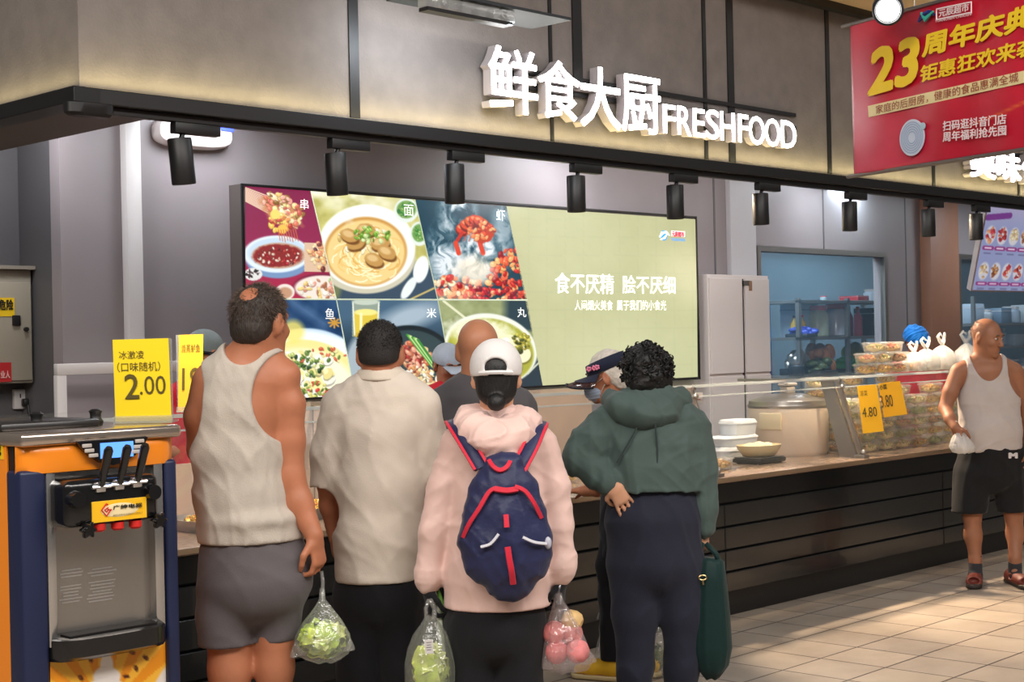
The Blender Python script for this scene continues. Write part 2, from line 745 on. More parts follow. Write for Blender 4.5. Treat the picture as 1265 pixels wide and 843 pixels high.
def folds(amp, seed, fx=20, fy=20, fz=12):
    """Cloth creases: thin warped ridges that only stand out from the cloth."""
    r = np.random.RandomState(seed)
    ph = r.uniform(0, 6.28, 16)
    dr = r.uniform(-1, 1, (5, 3))

    def fn(x, y, z):
        s = 0
        for i in range(5):
            w = np.sin(x * fx * 0.5 * dr[i, 1] + z * fz * 0.6 + y * fy * 0.4 + ph[i + 5])
            m = 0.5 + 0.5 * np.sin(x * fx * 0.31 + z * fz * 0.45 * dr[i, 2] + ph[i + 10])
            a = np.sin(x * fx * dr[i, 0] + y * fy * dr[i, 1] + z * fz * dr[i, 2] + ph[i] + 1.5 * w)
            s = s + m * (1 - np.abs(a)) ** 2.6
        return -amp * np.minimum(s, 1.4) * 0.62
    return fn


class Person:
    """A figure laid out in its own upright frame: x across the view, y away, z up, origin on the floor."""

    def __init__(self, label, px0, depth, group=None):
        b = atd(px0, 421, depth)
        self.d = depth
        self.base = np.array([b[0], b[1], 0.0])
        rx = np.array([M[0, 0], M[1, 0], 0.0])
        self.rx = rx / np.linalg.norm(rx)
        self.fy = np.array([-self.rx[1], self.rx[0], 0.0])
        self.root = thing('person', label, 'person', self.base, math.atan2(self.rx[1], self.rx[0]), group)
        self.s = F / depth
        self.body = Sdf(0.006)

    def loc(self, w):
        q = np.array(w) - self.base
        return np.array([q @ self.rx, q @ self.fy, q[2]])

    def L(self, px, py, dy=0.0):
        return self.loc(atd(px, py, self.d + dy))

    def Z(self, px, z, dy=0.0):
        """Point under photo column px at height z."""
        a = self.L(px, 421, dy)
        b = self.L(px, 900, dy)
        t = (z - a[2]) / (b[2] - a[2])
        return a + (b - a) * t

    def world(self, p):
        return self.base + self.rx * p[0] + self.fy * p[1] + np.array([0, 0, p[2]])

    def r(self, px):
        return px / self.s

    def torso(self, sd, secs, infl=0.0, k=0.03, side=(1, 0, 0)):
        """secs: (left px, right px, y px, front radius m, dy m)."""
        ps = []
        for xl, xr, y, rf, dy in secs:
            c = self.L((xl + xr) / 2, y, dy)
            ps.append((c, (abs(xr - xl) / 2 / self.s + infl, rf + infl)))
        for (a, ra), (b, rb) in zip(ps[:-1], ps[1:]):
            sd.eseg(a, b, ra, rb, side, k)
        return sd

    def limb(self, sd, pts, infl=0.0, k=0.02):
        """pts: (px, py, dy, radius in px)."""
        sd.chain([(self.L(p[0], p[1], p[2]), self.r(p[3]) + infl) for p in pts], k)
        return sd

    def legs(self, sd, left, right, k=0.03):
        for pts in (left, right):
            sd.chain(pts, k)
        return sd

    def frame(self, yaw, pitch=0.0, roll=0.0):
        y, p = math.radians(yaw), math.radians(pitch)
        f = np.array([math.sin(y) * math.cos(p), math.cos(y) * math.cos(p), math.sin(p)])
        r = np.array([math.cos(y), -math.sin(y), 0.0])
        u = np.cross(r, f)
        if roll:
            a = math.radians(roll)
            r, u = r * math.cos(a) + u * math.sin(a), u * math.cos(a) - r * math.sin(a)
        return r, f, u

    def head(self, c, yaw, pitch=0.0, roll=0.0, sc_=1.0, neck=None, neck_r=0.055, ears=True):
        """Skull, jaw, face, ears; c is the middle of the head."""
        r, f, u = self.frame(yaw, pitch, roll)
        A = np.array([r, f, u])
        sd = self.body
        c = V3(c)

        def P(a, b, d):
            return c + (r * a + f * b + u * d) * sc_
        self.hP, self.hA, self.hc, self.hs = P, A, c, sc_
        S = sc_
        sd.ell(P(0, -0.012, 0.03), (0.075 * S, 0.094 * S, 0.085 * S), A, 0.02)
        sd.ell(P(0, 0.030, -0.03), (0.062 * S, 0.064 * S, 0.085 * S), A, 0.03)
        sd.ell(P(0, 0.045, -0.077), (0.044 * S, 0.042 * S, 0.036 * S), A, 0.03)
        sd.seg(P(-0.036, 0.078, 0.030), P(0.036, 0.078, 0.030), 0.012 * S, 0.012 * S, 0.015)
        for q in (-1, 1):
            sd.ell(P(q * 0.032, 0.101, 0.010), (0.017 * S, 0.014 * S, 0.010 * S), A, 0.010, 's')
            sd.ell(P(q * 0.036, 0.066, -0.022), (0.025 * S, 0.022 * S, 0.022 * S), A, 0.015)
        sd.seg(P(0, 0.090, 0.016), P(0, 0.112, -0.026), 0.008 * S, 0.012 * S, 0.008)
        for q in (-1, 1):
            sd.ell(P(q * 0.012, 0.100, -0.030), (0.009 * S, 0.010 * S, 0.007 * S), A, 0.006)
        sd.seg(P(-0.018, 0.088, -0.055), P(0.018, 0.088, -0.055), 0.008 * S, 0.008 * S, 0.006)
        sd.seg(P(-0.016, 0.087, -0.069), P(0.016, 0.087, -0.069), 0.008 * S, 0.008 * S, 0.006)
        sd.ell(P(0, 0.100, -0.062), (0.024 * S, 0.010 * S, 0.0022 * S), A, 0.003, 's')
        sd.ell(P(0, 0.080, -0.098), (0.020 * S, 0.018 * S, 0.015 * S), A, 0.012)
        if ears:
            for q in (-1, 1):
                t = math.radians(22) * q
                e0 = r * math.cos(t) - f * math.sin(t) * 1.0
                e1 = f * math.cos(t) + r * math.sin(t)
                # the ear stands off the skull, its rim behind
                ea = np.array([e0, np.cross(u, e0), u])
                sd.ell(P(q * 0.078, -0.012, -0.004), (0.011 * S, 0.021 * S, 0.033 * S), ea, 0.006)
                sd.ell(P(q * 0.074, -0.010, -0.030), (0.009 * S, 0.011 * S, 0.013 * S), ea, 0.006)
                sd.ell(P(q * 0.090, -0.006, 0.002), (0.007 * S, 0.011 * S, 0.019 * S), ea, 0.004, 's')
        if neck is not None:
            sd.eseg(P(0, -0.02, -0.05), neck, (neck_r, neck_r), (neck_r * 1.12, neck_r * 1.08), r, 0.03)
        return P

    def face_parts(self, brow=(40, 35, 32), lip=None):
        """Eyes and brows as small children of the body."""
        P, A, S = self.hP, self.hA, self.hs
        for q in (-1, 1):
            b = MB()
            rot = Matrix([[A[0][i], A[1][i], A[2][i]] for i in range(3)])
            b.ell(P(q * 0.032, 0.083, 0.010), (0.012 * S, 0.009 * S, 0.006 * S), rot, 12, 8)
            e = b.build('eye', mat('eye_white', (205, 196, 188), 0.25), self.root)
            b = MB()
            b.ell(P(q * 0.032, 0.0905, 0.010), (0.0052 * S, 0.0026 * S, 0.0052 * S), rot, 10, 6)
            b.build('iris', mat('iris_dark', (30, 20, 16), 0.2), e)
            b = MB()
            b.tube([P(q * x, 0.0935 - 0.22 * abs(x - 0.03), 0.030 + z) for x, z in ((0.014, 0), (0.026, 0.004), (0.038, 0.004), (0.050, -0.002))], [0.003 * S, 0.0042 * S, 0.004 * S, 0.0015 * S], 6)
            b.build('eyebrow', mat('brow_%d' % brow[0], brow, 0.9), self.root)

    def hand(self, wrist, d, n, tside, curl=25, S=1.0, spread=0.02, thumb_in=0.4, curls=None):
        """Palm, four bent fingers and a thumb: d to the fingertips, n out of the palm, tside to the thumb."""
        sd = self.body
        w0, d, n, t = V3(wrist), V3(d), V3(n), V3(tside)
        d = d / np.linalg.norm(d)
        t = t - d * (t @ d)
        t /= np.linalg.norm(t)
        n2 = np.cross(d, t)
        n = n2 if n2 @ n > 0 else -n2
        kn = w0 + d * 0.088 * S
        sd.eseg(w0, w0 + d * 0.03 * S, (0.026 * S, 0.019 * S), (0.036 * S, 0.017 * S), t, 0.012)
        sd.eseg(w0 + d * 0.03 * S, kn, (0.036 * S, 0.017 * S), (0.040 * S, 0.014 * S), t, 0.012)
        lens = (0.074, 0.083, 0.077, 0.060)
        for i in range(4):
            off = (1.5 - i) * 0.0205 * S
            a = kn + t * off - d * 0.006 * S
            cu = curl if curls is None else curls[i]
            ang = math.radians(cu * 0.6)
            sp = (1.5 - i) * spread
            fd = d + t * sp
            fd /= np.linalg.norm(fd)
            R = 0.0092 * S if i < 3 else 0.008 * S
            for sgm, fr in enumerate((0.45, 0.30, 0.25)):
                v = fd * math.cos(ang) + n * math.sin(ang)
                b = a + v * lens[i] * fr * S
                sd.seg(a, b, R, R * 0.93, 0.003)
                a, R = b, R * 0.93
                ang += math.radians(cu)
        a = w0 + d * 0.028 * S + t * 0.026 * S + n * 0.004 * S
        v = d * 0.62 + t * 0.72 + n * 0.35
        v /= np.linalg.norm(v)
        b = a + v * 0.040 * S
        sd.seg(a, b, 0.0145 * S, 0.011 * S, 0.008)
        v2 = d * 0.92 + t * (0.35 - thumb_in) + n * 0.45
        v2 /= np.linalg.norm(v2)
        e = b + v2 * 0.030 * S
        sd.seg(b, e, 0.011 * S, 0.0095 * S, 0.003)
        v3 = d * 0.9 + t * (0.1 - thumb_in) + n * 0.6
        v3 /= np.linalg.norm(v3)
        sd.seg(e, e + v3 * 0.024 * S, 0.0095 * S, 0.0075 * S, 0.003)

    def done(self, m, name='body'):
        return self.body.build(name, m, self.root)


def hair_strands(name, skull, m, parent, count, length, rad, keep, seed, down=0.6, jit=0.35, lift=0.55):
    """Short hair: thin tapered hairs rooted on the ellipsoids of the scalp where keep(p) holds."""
    r = np.random.RandomState(seed)
    V, Fc = [], []
    c, R, A = skull
    n = 0
    tries = 0
    while n < count and tries < count * 12:
        tries += 1
        u = r.normal(size=3)
        u /= np.linalg.norm(u)
        q = u * R
        p = c + A[0] * q[0] + A[1] * q[1] + A[2] * q[2]
        nn = u / R
        nrm = A[0] * nn[0] + A[1] * nn[1] + A[2] * nn[2]
        nrm /= np.linalg.norm(nrm)
        pr = keep(np.array(q))
        if r.rand() > pr:
            continue
        dn = np.array([0, 0, -1.0])
        dn = dn - nrm * (dn @ nrm)
        dd = nrm * lift + dn * down + r.normal(size=3) * jit
        dd /= np.linalg.norm(dd)
        L = length * r.uniform(0.6, 1.2)
        sdv = np.cross(dd, r.normal(size=3))
        sdv /= np.linalg.norm(sdv) + 1e-9
        s2 = np.cross(dd, sdv)
        a = p - nrm * 0.003
        mid = p + dd * L * 0.55 + dn * L * 0.05
        tip = p + dd * L + dn * L * 0.25
        b0 = len(V)
        for an in (0, 2.094, 4.189):
            V.append(a + (sdv * math.cos(an) + s2 * math.sin(an)) * rad)
        for an in (0, 2.094, 4.189):
            V.append(mid + (sdv * math.cos(an) + s2 * math.sin(an)) * rad * 0.8)
        V.append(tip)
        for i in range(3):
            j = (i + 1) % 3
            Fc.append((b0 + i, b0 + j, b0 + 3 + j, b0 + 3 + i))
            Fc.append((b0 + 3 + i, b0 + 3 + j, b0 + 6))
        n += 1
    me = bpy.data.meshes.new(name)
    me.from_pydata([tuple(v) for v in V], [], Fc)
    return link(name, me, m, parent, True, None)
# ------------------------------------------------------------------ setting
FY = 5.235     # plane of the fascia ledge and counter front
YW = 7.40      # back wall of the kitchen
FT = 3.72      # top of the fascia


def tile_mat():
    m = bpy.data.materials.new('floor_tiles')
    m.use_nodes = True
    nt = m.node_tree
    b = nt.nodes['Principled BSDF']
    tc = nt.nodes.new('ShaderNodeTexCoord')
    mp = nt.nodes.new('ShaderNodeMapping')
    mp.inputs['Location'].default_value = (-0.02, -0.16, 0)
    mp.inputs['Rotation'].default_value = (0, 0, math.radians(-1.2))
    nt.links.new(tc.outputs['Object'], mp.inputs['Vector'])
    br = nt.nodes.new('ShaderNodeTexBrick')
    br.offset = 0.0
    br.squash = 1.0
    br.inputs['Scale'].default_value = 1.0
    br.inputs['Brick Width'].default_value = 0.345
    br.inputs['Row Height'].default_value = 0.357
    br.inputs['Mortar Size'].default_value = 0.005
    br.inputs['Mortar Smooth'].default_value = 0.1
    br.inputs['Color1'].default_value = lin((176, 162, 146))
    br.inputs['Color2'].default_value = lin((160, 148, 136))
    br.inputs['Mortar'].default_value = lin((52, 42, 36))
    nt.links.new(mp.outputs[0], br.inputs['Vector'])
    n = nt.nodes.new('ShaderNodeTexNoise')
    n.inputs['Scale'].default_value = 3.0
    n.inputs['Detail'].default_value = 8
    n.inputs['Roughness'].default_value = 0.65
    nt.links.new(tc.outputs['Object'], n.inputs['Vector'])
    r = nt.nodes.new('ShaderNodeValToRGB')
    r.color_ramp.elements[0].position = 0.25
    r.color_ramp.elements[0].color = (0.72, 0.70, 0.68, 1)
    r.color_ramp.elements[1].position = 0.65
    r.color_ramp.elements[1].color = (1, 1, 1, 1)
    nt.links.new(n.outputs['Fac'], r.inputs['Fac'])
    mx = nt.nodes.new('ShaderNodeMixRGB')
    mx.blend_type = 'MULTIPLY'
    mx.inputs[0].default_value = 1
    nt.links.new(br.outputs['Color'], mx.inputs[1])
    nt.links.new(r.outputs['Color'], mx.inputs[2])
    nt.links.new(mx.outputs[0], b.inputs['Base Color'])
    mr = nt.nodes.new('ShaderNodeMapRange')
    mr.inputs['To Min'].default_value = 0.30
    mr.inputs['To Max'].default_value = 0.52
    nt.links.new(n.outputs['Fac'], mr.inputs['Value'])
    nt.links.new(mr.outputs[0], b.inputs['Roughness'])
    bp = nt.nodes.new('ShaderNodeBump')
    bp.invert = True
    bp.inputs['Strength'].default_value = 0.35
    bp.inputs['Distance'].default_value = 0.002
    nt.links.new(br.outputs['Fac'], bp.inputs['Height'])
    nt.links.new(bp.outputs['Normal'], b.inputs['Normal'])
    return m


struct('floor', MB().b2((-6, -6, -0.1), (24, 11, 0)), tile_mat(), smooth=False)

M_FASC = mat('fascia_board', (122, 114, 110), 0.72, var=0.10, vscale=9, bump=0.25, bscale=90)
M_BLACK = mat('black_metal', (22, 21, 22), 0.45)
M_BLACKG = mat('black_gloss', (14, 14, 15), 0.18)
M_WALL = mat('wall_panel', (144, 136, 138), 0.42, var=0.04, vscale=3)
M_WALLD = mat('wall_panel_dark', (112, 108, 112), 0.45, var=0.04, vscale=3)
M_WHITE = mat('white_paint', (205, 200, 198), 0.5)
M_STEEL = mat('brushed_steel', (176, 170, 164), 0.30, 0.9, var=0.06, vscale=40, stretch=(1, 1, 18))
M_STEELD = mat('dull_steel', (150, 146, 142), 0.38, 0.85)
M_CREAM = mat('cream_paint', (206, 198, 182), 0.45)

# fascia: front board, left return, ledge, ceiling strip above
fx0 = float(on(97, 60, 1, FY + 0.06)[0])
struct('wall_fascia', MB().b2((fx0, FY + 0.06, 2.60), (20, FY + 0.16, FT)).b2((fx0, FY + 0.16, 2.60), (fx0 + 0.1, YW + 0.6, FT)), M_FASC, smooth=False)
b = MB()
for px, wd in ((437, 0.055), (680, 0.022), (870, 0.03), (902, 0.06), (1022, 0.04), (1150, 0.035), (1255, 0.03)):
    x = float(on(px, 100, 1, FY + 0.06)[0])
    b.b2((x - wd / 2, FY + 0.052, 2.62), (x + wd / 2, FY + 0.062, FT))
x = float(on(713, 100, 1, FY + 0.06)[0])
b.b2((x - 0.035, FY + 0.050, 2.93), (x + 0.035, FY + 0.064, FT))
struct('trim_1', b, M_BLACK, smooth=False)
b = MB()
b.b2((fx0 - 0.06, FY, 2.560), (20, FY + 0.07, 2.622), 0.004)
b.b2((fx0 - 0.06, FY, 2.560), (fx0 + 0.06, YW + 0.6, 2.622), 0.004)
b.b2((fx0 - 0.03, FY + 0.07, 2.565), (20, FY + 0.17, 2.60))
struct('trim_2', b, M_BLACK, smooth=False)
struct('ceiling', MB().b2((fx0 + 0.02, FY + 0.17, 3.05), (20, 10.2, 3.12)), mat('kitchen_ceiling', (150, 150, 152), 0.6), smooth=False)
struct('trim_3', MB().b2((fx0 + 0.06, FY + 0.17, 2.565), (fx0 + 0.42, YW + 0.4, 2.60)), mat('soffit_brown', (92, 82, 78), 0.6), smooth=False)
b = MB().b2((6.8, FY - 0.42, FT - 0.005), (20, FY + 0.2, FT + 0.5))
struct('ceiling.001', b, mat('ceiling_edge', (206, 176, 142), 0.6, var=0.05), smooth=False)
struct('trim_4', MB().b2((6.78, FY - 0.01, FT - 0.05), (20, FY + 0.055, FT)), M_BLACK, smooth=False)

# LED strip on the ledge washing the fascia from below
b = MB().b2((fx0, FY + 0.018, 2.623), (18, FY + 0.034, 2.625))
tag(b.build('light_strip', mat('led_warm', (255, 226, 150), 0.5, emit=0.8), smooth=False), 'thin warm light strip along the black ledge under the sign', 'light strip')
for x_ in (3.9, 5.6, 7.3, 9.0, 10.7, 12.4):
    l = area('ledge_wash', (x_, FY + 0.012, 2.636), (x_, FY + 0.05, 3.2), 1.7, 0.02, 2.8, (1.0, 0.86, 0.42))
l = area('ledge_wash', (fx0 - 0.045, 6.3, 2.636), (fx0 - 0.012, 6.3, 3.2), 0.02, 2.0, 2.0, (1.0, 0.86, 0.42))
l.rotation_euler = (PI, 0, 0)


# ---- back wall with its two kitchen windows
def wx(px, py=300, y=YW):
    return float(on(px, py, 1, y)[0])


xL = wx(75)
w1a, w1b = wx(938, 330), wx(1092, 400)
w2a, w2b = wx(1187, 400), 18.6
zt1, zb1 = float(on(1010, 314, 1, YW)[2]), 0.95
zt2 = float(on(1210, 321, 1, YW)[2])
b = MB()
b.b2((xL, YW, 0), (w1a, YW + 0.10, 3.06))
b.b2((w1a, YW, zt1), (w1b, YW + 0.10, 3.06))
b.b2((w1a, YW, 0), (w1b, YW + 0.10, zb1))
b.b2((w1b, YW, 0), (w2a, YW + 0.10, 3.06))
b.b2((w2a, YW, zt2), (20, YW + 0.10, 3.06))
b.b2((w2a, YW, 0), (20, YW + 0.10, zb1))
struct('wall_back', b, M_WALL, smooth=False)
# the corner at the left and the wall set further back
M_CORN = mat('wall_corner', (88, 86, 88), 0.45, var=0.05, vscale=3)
struct('wall_corner', MB().b2((xL, YW + 0.10, 0), (xL + 0.10, YW + 0.75, 3.06)), M_CORN, smooth=False)
struct('wall_left', MB().b2((1.5, YW + 0.45, 0), (xL, YW + 0.55, 3.06)), M_CORN, smooth=False)
b = MB()
x = wx(35, 300, YW + 0.44)
b.b2((x - 0.04, YW + 0.435, 0.9), (x - 0.015, YW + 0.455, 3.0))
for px in (1017, 1118):
    x = wx(px, 270)
    b.b2((x - 0.008, YW - 0.004, zt1 + 0.05 if px < 1100 else 0.9), (x + 0.008, YW + 0.01, 3.0))
x = wx(883)
b.b2((x - 0.01, YW - 0.004, 1.0), (x + 0.01, YW + 0.01, 3.0))
struct('trim_5', b, mat('panel_seam', (96, 94, 98), 0.5), smooth=False)
# white post at the left, pale post right of the screen
xa, xb_ = wx(150, 280), wx(169, 280)
struct('trim_6', MB().b2((xa, YW - 0.06, 0), (xb_, YW, 3.05), 0.006), M_WHITE)
xa, xb_ = wx(903, 280, YW - 0.05), wx(934, 280, YW - 0.05)
struct('trim_7', MB().b2((xa, YW - 0.05, 0), (xb_, YW, 3.05), 0.005), mat('pale_post', (196, 194, 198), 0.4), smooth=False)
# brown column
xa, xb_ = wx(1152, 400, YW - 0.12), wx(1187, 400, YW - 0.12)
struct('column', MB().b2((xa, YW - 0.12, 0), (xb_, YW, 3.05), 0.01), mat('column_brown', (142, 98, 76), 0.55, var=0.05))

# windows
M_PANE = film('kitchen_glass', (150, 190, 215), clear=0.93, rough=0.05, bump=0.0, gloss=0.05)
for nm, a_, c_, z0, z1 in (('window_1', w1a, w1b, zb1, zt1), ('window_2', w2a, w2b, zb1, zt2)):
    fr = MB()
    t = 0.045
    fr.b2((a_ - t, YW - 0.02, z1), (c_ + t, YW + 0.03, z1 + t)).b2((a_ - t, YW - 0.02, z0 - t), (c_ + t, YW + 0.03, z0))
    fr.b2((a_ - t, YW - 0.02, z0), (a_, YW + 0.03, z1)).b2((c_, YW - 0.02, z0), (c_ + t, YW + 0.03, z1))
    o = struct(nm, fr, M_STEELD, smooth=False)
    MB().b2((a_, YW + 0.045, z0), (c_, YW + 0.051, z1)).build('window_pane', M_PANE, o, smooth=False)
# back room behind the windows
M_BR = mat('back_room_wall', (120, 140, 152), 0.4, var=0.06, vscale=2)
struct('wall_rear', MB().b2((9.0, 9.6, 0), (24, 9.7, 3.06)), M_BR, smooth=False)
for x_ in (9.0, 22.9):
    struct('wall_side', MB().b2((x_, YW + 0.1, 0), (x_ + 0.1, 9.6, 3.06)), M_BR, smooth=False)

# ------------------------------------------------------------------ service counter
CX0, CX1 = 2.75, 17.0
cnt = thing('service_counter', 'long black panelled food counter under the lit sign', 'counter', (6.0, FY, 0))
ORG = (6.0, FY, 0)
M_CP = mat('counter_panel', (27, 29, 30), 0.22, var=0.16, vscale=1.6, coat=0.2)
b = MB(ORG).b2((CX0, FY + 0.03, 0.12), (CX1, FY + 1.03, 0.775))
b.build('carcass', M_BLACK, cnt, smooth=False)
zs = [0.145, 0.262, 0.388, 0.522, 0.655]
seams = [CX0, 4.55, wx(896, 650, FY), 9.6, 12.2, 14.8, CX1]
b = MB(ORG)
for xa, xb_ in zip(seams[:-1], seams[1:]):
    for za, zb_ in zip(zs[:-1], zs[1:]):
        b.b2((xa + 0.004, FY, za + 0.005), (xb_ - 0.004, FY + 0.03, zb_ - 0.005), 0.004, 1)
b.build('front_panel', M_CP, cnt, smooth=False)
MB(ORG).b2((CX0, FY - 0.004, 0.662), (CX1, FY + 0.03, 0.776), 0.003, 1).build('apron', mat('counter_apron', (13, 14, 15), 0.22), cnt, smooth=False)
MB(ORG).b2((CX0, FY + 0.05, 0), (CX1, FY + 0.06, 0.14)).build('kick_board', mat('kick', (20, 20, 21), 0.4), cnt, smooth=False)
wt = MB(ORG).b2((CX0, FY - 0.02, 0.776), (CX1, FY + 1.05, 0.81), 0.006).build('worktop', mat('worktop_stone', (128, 108, 92), 0.2, var=0.28, vscale=45), cnt)
MB(ORG).b2((CX0, FY - 0.026, 0.784), (CX1, FY - 0.02, 0.806)).build('edge_strip', mat('worktop_edge', (176, 150, 122), 0.25, 0.6), wt, smooth=False)

# glass display case: posts, top shelf, slanted front panes, steel back
ZS = 1.33
GX0, P1, P2 = CX0 + 0.2, wx(880, 540, FY + 0.08), wx(1060, 520, FY + 0.08)
case = thing('glass_display_case', 'long slanted glass sneeze guard with a flat glass top on the counter', 'display case', (6.0, FY, 0.81))
OG = (6.0, FY, 0.81)
M_GLASS = film('case_glass', (215, 228, 226), clear=0.98, rough=0.03, bump=0, gloss=0.045)
M_GEDGE = film('glass_edge', (212, 220, 222), clear=0.35, rough=0.1, bump=0, gloss=0.2)
YT0, YT1 = FY + 0.22, FY + 1.02
for xa, xb_ in ((GX0, P1), (P1, P2), (P2, 16.5)):
    MB(OG).b2((xa + 0.006, YT0, ZS - 0.006), (xb_ - 0.006, YT1, ZS + 0.004)).build('glass_top', M_GLASS, case, smooth=False)
    # pane: from the worktop's front edge up and back
    q = [(FY + 0.05, 0.812), (FY + 0.056, 0.812), (YT0 + 0.006, ZS - 0.008), (YT0, ZS - 0.008)]
    MB((0, 0, 0)).prism([(y - FY, z - 0.81) for y, z in q], (xa + 0.008 - 6.0, 0, 0), (0, 1, 0), (0, 0, 1), (1, 0, 0), xb_ - xa - 0.016).build('glass_front', M_GLASS, case, smooth=False)
    MB(OG).b2((xa + 0.006, YT0 - 0.004, ZS - 0.010), (xb_ - 0.006, YT0 + 0.004, ZS + 0.006)).build('glass_edge', M_GEDGE, case, smooth=False)
    MB(OG).b2((xa + 0.006, YT0 - 0.022, ZS - 0.066), (xb_ - 0.006, YT0 - 0.014, ZS - 0.058)).build('glass_edge', M_GEDGE, case, smooth=False)
for k, xp in enumerate((GX0, 4.9, P1, P2, 11.6)):
    b = MB((0, 0, 0))
    wd = 0.014 if k != 3 else 0.016
    q = [(FY + 0.035, 0.81), (FY + 0.075, 0.81), (YT0 + 0.03, ZS - 0.01), (YT0 - 0.005, ZS - 0.01)]
    b.prism([(y - FY, z - 0.81) for y, z in q], (xp - wd / 2 - 6.0, 0, 0), (0, 1, 0), (0, 0, 1), (1, 0, 0), wd)
    b.b2((xp - 0.03 - 6.0, 0.02, 0.0), (xp + 0.03 - 6.0, 0.10, 0.02), 0.004)
    b.b2((xp - 0.012 - 6.0, 0.20, ZS - 0.835), (xp + 0.012 - 6.0, 1.02, ZS - 0.817))
    po = b.build('post', M_STEEL, case, smooth=False)
    b = MB((0, 0, 0))
    b.ell((xp - 6.0, 0.045, 0.035), (0.02, 0.02, 0.02)).ell((xp - 6.0, 0.195, ZS - 0.87), (0.018, 0.018, 0.018))
    b.build('clamp', M_STEEL, po)
# the wide steel side panel at the second post
b = MB((0, 0, 0))
q = [(FY + 0.09, 0.81), (FY + 0.22, 0.81), (FY + 0.36, ZS - 0.012), (YT0 + 0.045, ZS - 0.012)]
b.prism([(y - FY, z - 0.81) for y, z in q], (P2 - 0.006 - 6.0, 0, 0), (0, 1, 0), (0, 0, 1), (1, 0, 0), 0.012)
b.build('side_panel', M_STEELD, case, smooth=False)
b = MB((0, 0, 0))
q = [(FY + 0.09, 0.81), (FY + 0.30, 0.81), (FY + 0.44, ZS - 0.012), (YT0 + 0.045, ZS - 0.012)]
b.prism([(y - FY, z - 0.81) for y, z in q], (P1 - 0.05 - 6.0, 0, 0), (0, 1, 0), (0, 0, 1), (1, 0, 0), 0.008)
b.build('end_panel', mat('end_panel_steel', (196, 150, 126), 0.35, 0.5), case, smooth=False)
MB(OG).b2((GX0, FY + 0.98, 0.812), (4.4, FY + 1.0, 1.06)).b2((4.4, FY + 0.98, 0.812), (P1 - 0.02, FY + 1.0, ZS - 0.008)).build('steel_back', mat('case_back_steel', (190, 170, 156), 0.5, 0.5, var=0.04), case, smooth=False)
b = MB(OG)
for xp in (4.9, 5.7, 6.45):
    b.b2((xp - 0.003, FY + 0.976, 0.82), (xp + 0.003, FY + 0.98, ZS - 0.02))
b.build('back_seam', mat('case_seam', (120, 104, 94), 0.5), case, smooth=False)
# white notice clipped on the glass by the first post
o = thing('notice_card', 'small white notice on the glass beside the first steel post', 'notice', on(857, 492, 1, YT0 + 0.02))
oo = tuple(o.location)
MB(oo).box(oo, (0.17, 0.004, 0.06)).build('card', M_WHITE, o, smooth=False)
b = MB(oo)
for i in range(2):
    b.box((oo[0], oo[1] - 0.003, oo[2] + 0.012 - 0.022 * i), (0.12, 0.001, 0.006))
b.build('printing', mat('red_print', (176, 90, 84), 0.6), o, smooth=False)
# ------------------------------------------------------------------ track with nine spotlights
YTR = FY + 0.055
b = MB((3.3, YTR, 2.53))
b.b2((fx0 + 0.05, YTR - 0.018, 2.530), (18, YTR + 0.018, 2.5595), 0.003)
tag(b.build('lighting_track', M_BLACK, smooth=False), 'black lighting track under the ledge of the fascia', 'lighting track')
o = thing('track_end_cap', 'black rounded cap at the left end of the lighting track', 'end cap', (fx0 + 0.0, YTR - 0.06, 2.535))
b = MB(tuple(o.location))
b.rrect([(0.085, 0.03, -0.03), (0.10, 0.04, -0.018), (0.10, 0.04, 0.018), (0.09, 0.035, 0.022)], (fx0 + 0.0, YTR - 0.06, 2.535), pw=3)
b.build('cap_body', M_BLACK, o)
ORD = ('first', 'second', 'third', 'fourth', 'fifth', 'sixth', 'seventh', 'eighth', 'ninth')
SPX = ((222, 0.10), (414, 0.06), (561, 0.0), (711, 0.0), (833, 0.0), (938, 0.03), (1048, 0.0), (1145, 0.0), (1204, 0.0))
for i, (px, tilt) in enumerate(SPX):
    x = wx(px, 200, YTR)
    lab = '%s black cylinder spotlight from the left on the track' % ORD[i]
    o = thing('track_spotlight', lab, 'spotlight', (x, YTR, 2.53), 0, 'track spotlights under the sign')
    MB().b2((-0.03, -0.022, -0.045), (0.19, 0.022, 0.0), 0.004).build('adapter', M_BLACK, o)
    MB().tube([(0.02, 0, -0.035), (0.005, 0, -0.08)], 0.011, 8).build('stem', M_BLACK, o)
    rot = Ry(-tilt)
    h0 = MB()
    h0.lathe([(0.01, 0.0), (0.046, -0.002), (0.049, -0.006), (0.049, -0.185), (0.047, -0.19), (0.043, -0.19), (0.040, -0.165)], (0, 0, -0.062), 24, rot=rot)
    hb = h0.build('lamp_head', M_BLACK, o)
    c0 = rot @ Vector((0, 0, -0.164)) + Vector((0, 0, -0.062))
    MB().lathe([(0.038, 0.0), (0.038, -0.003)], c0, 20, rot=rot).build('lens', mat('spot_lens', (255, 226, 180), 0.3, emit=3.0), hb)
    tgt = (x + 0.02, FY + 0.62, 0.81)
    spot('spot_beam', (x, YTR + 0.005, 2.24), tgt, 92, (1.0, 0.80, 0.56), 62, 0.6, 0.035)

# ------------------------------------------------------------------ illuminated shop sign
M_LET = mat('letter_glow', (255, 255, 255), 0.4, emit=9.0)
M_LSIDE = mat('letter_side', (166, 156, 156), 0.5)


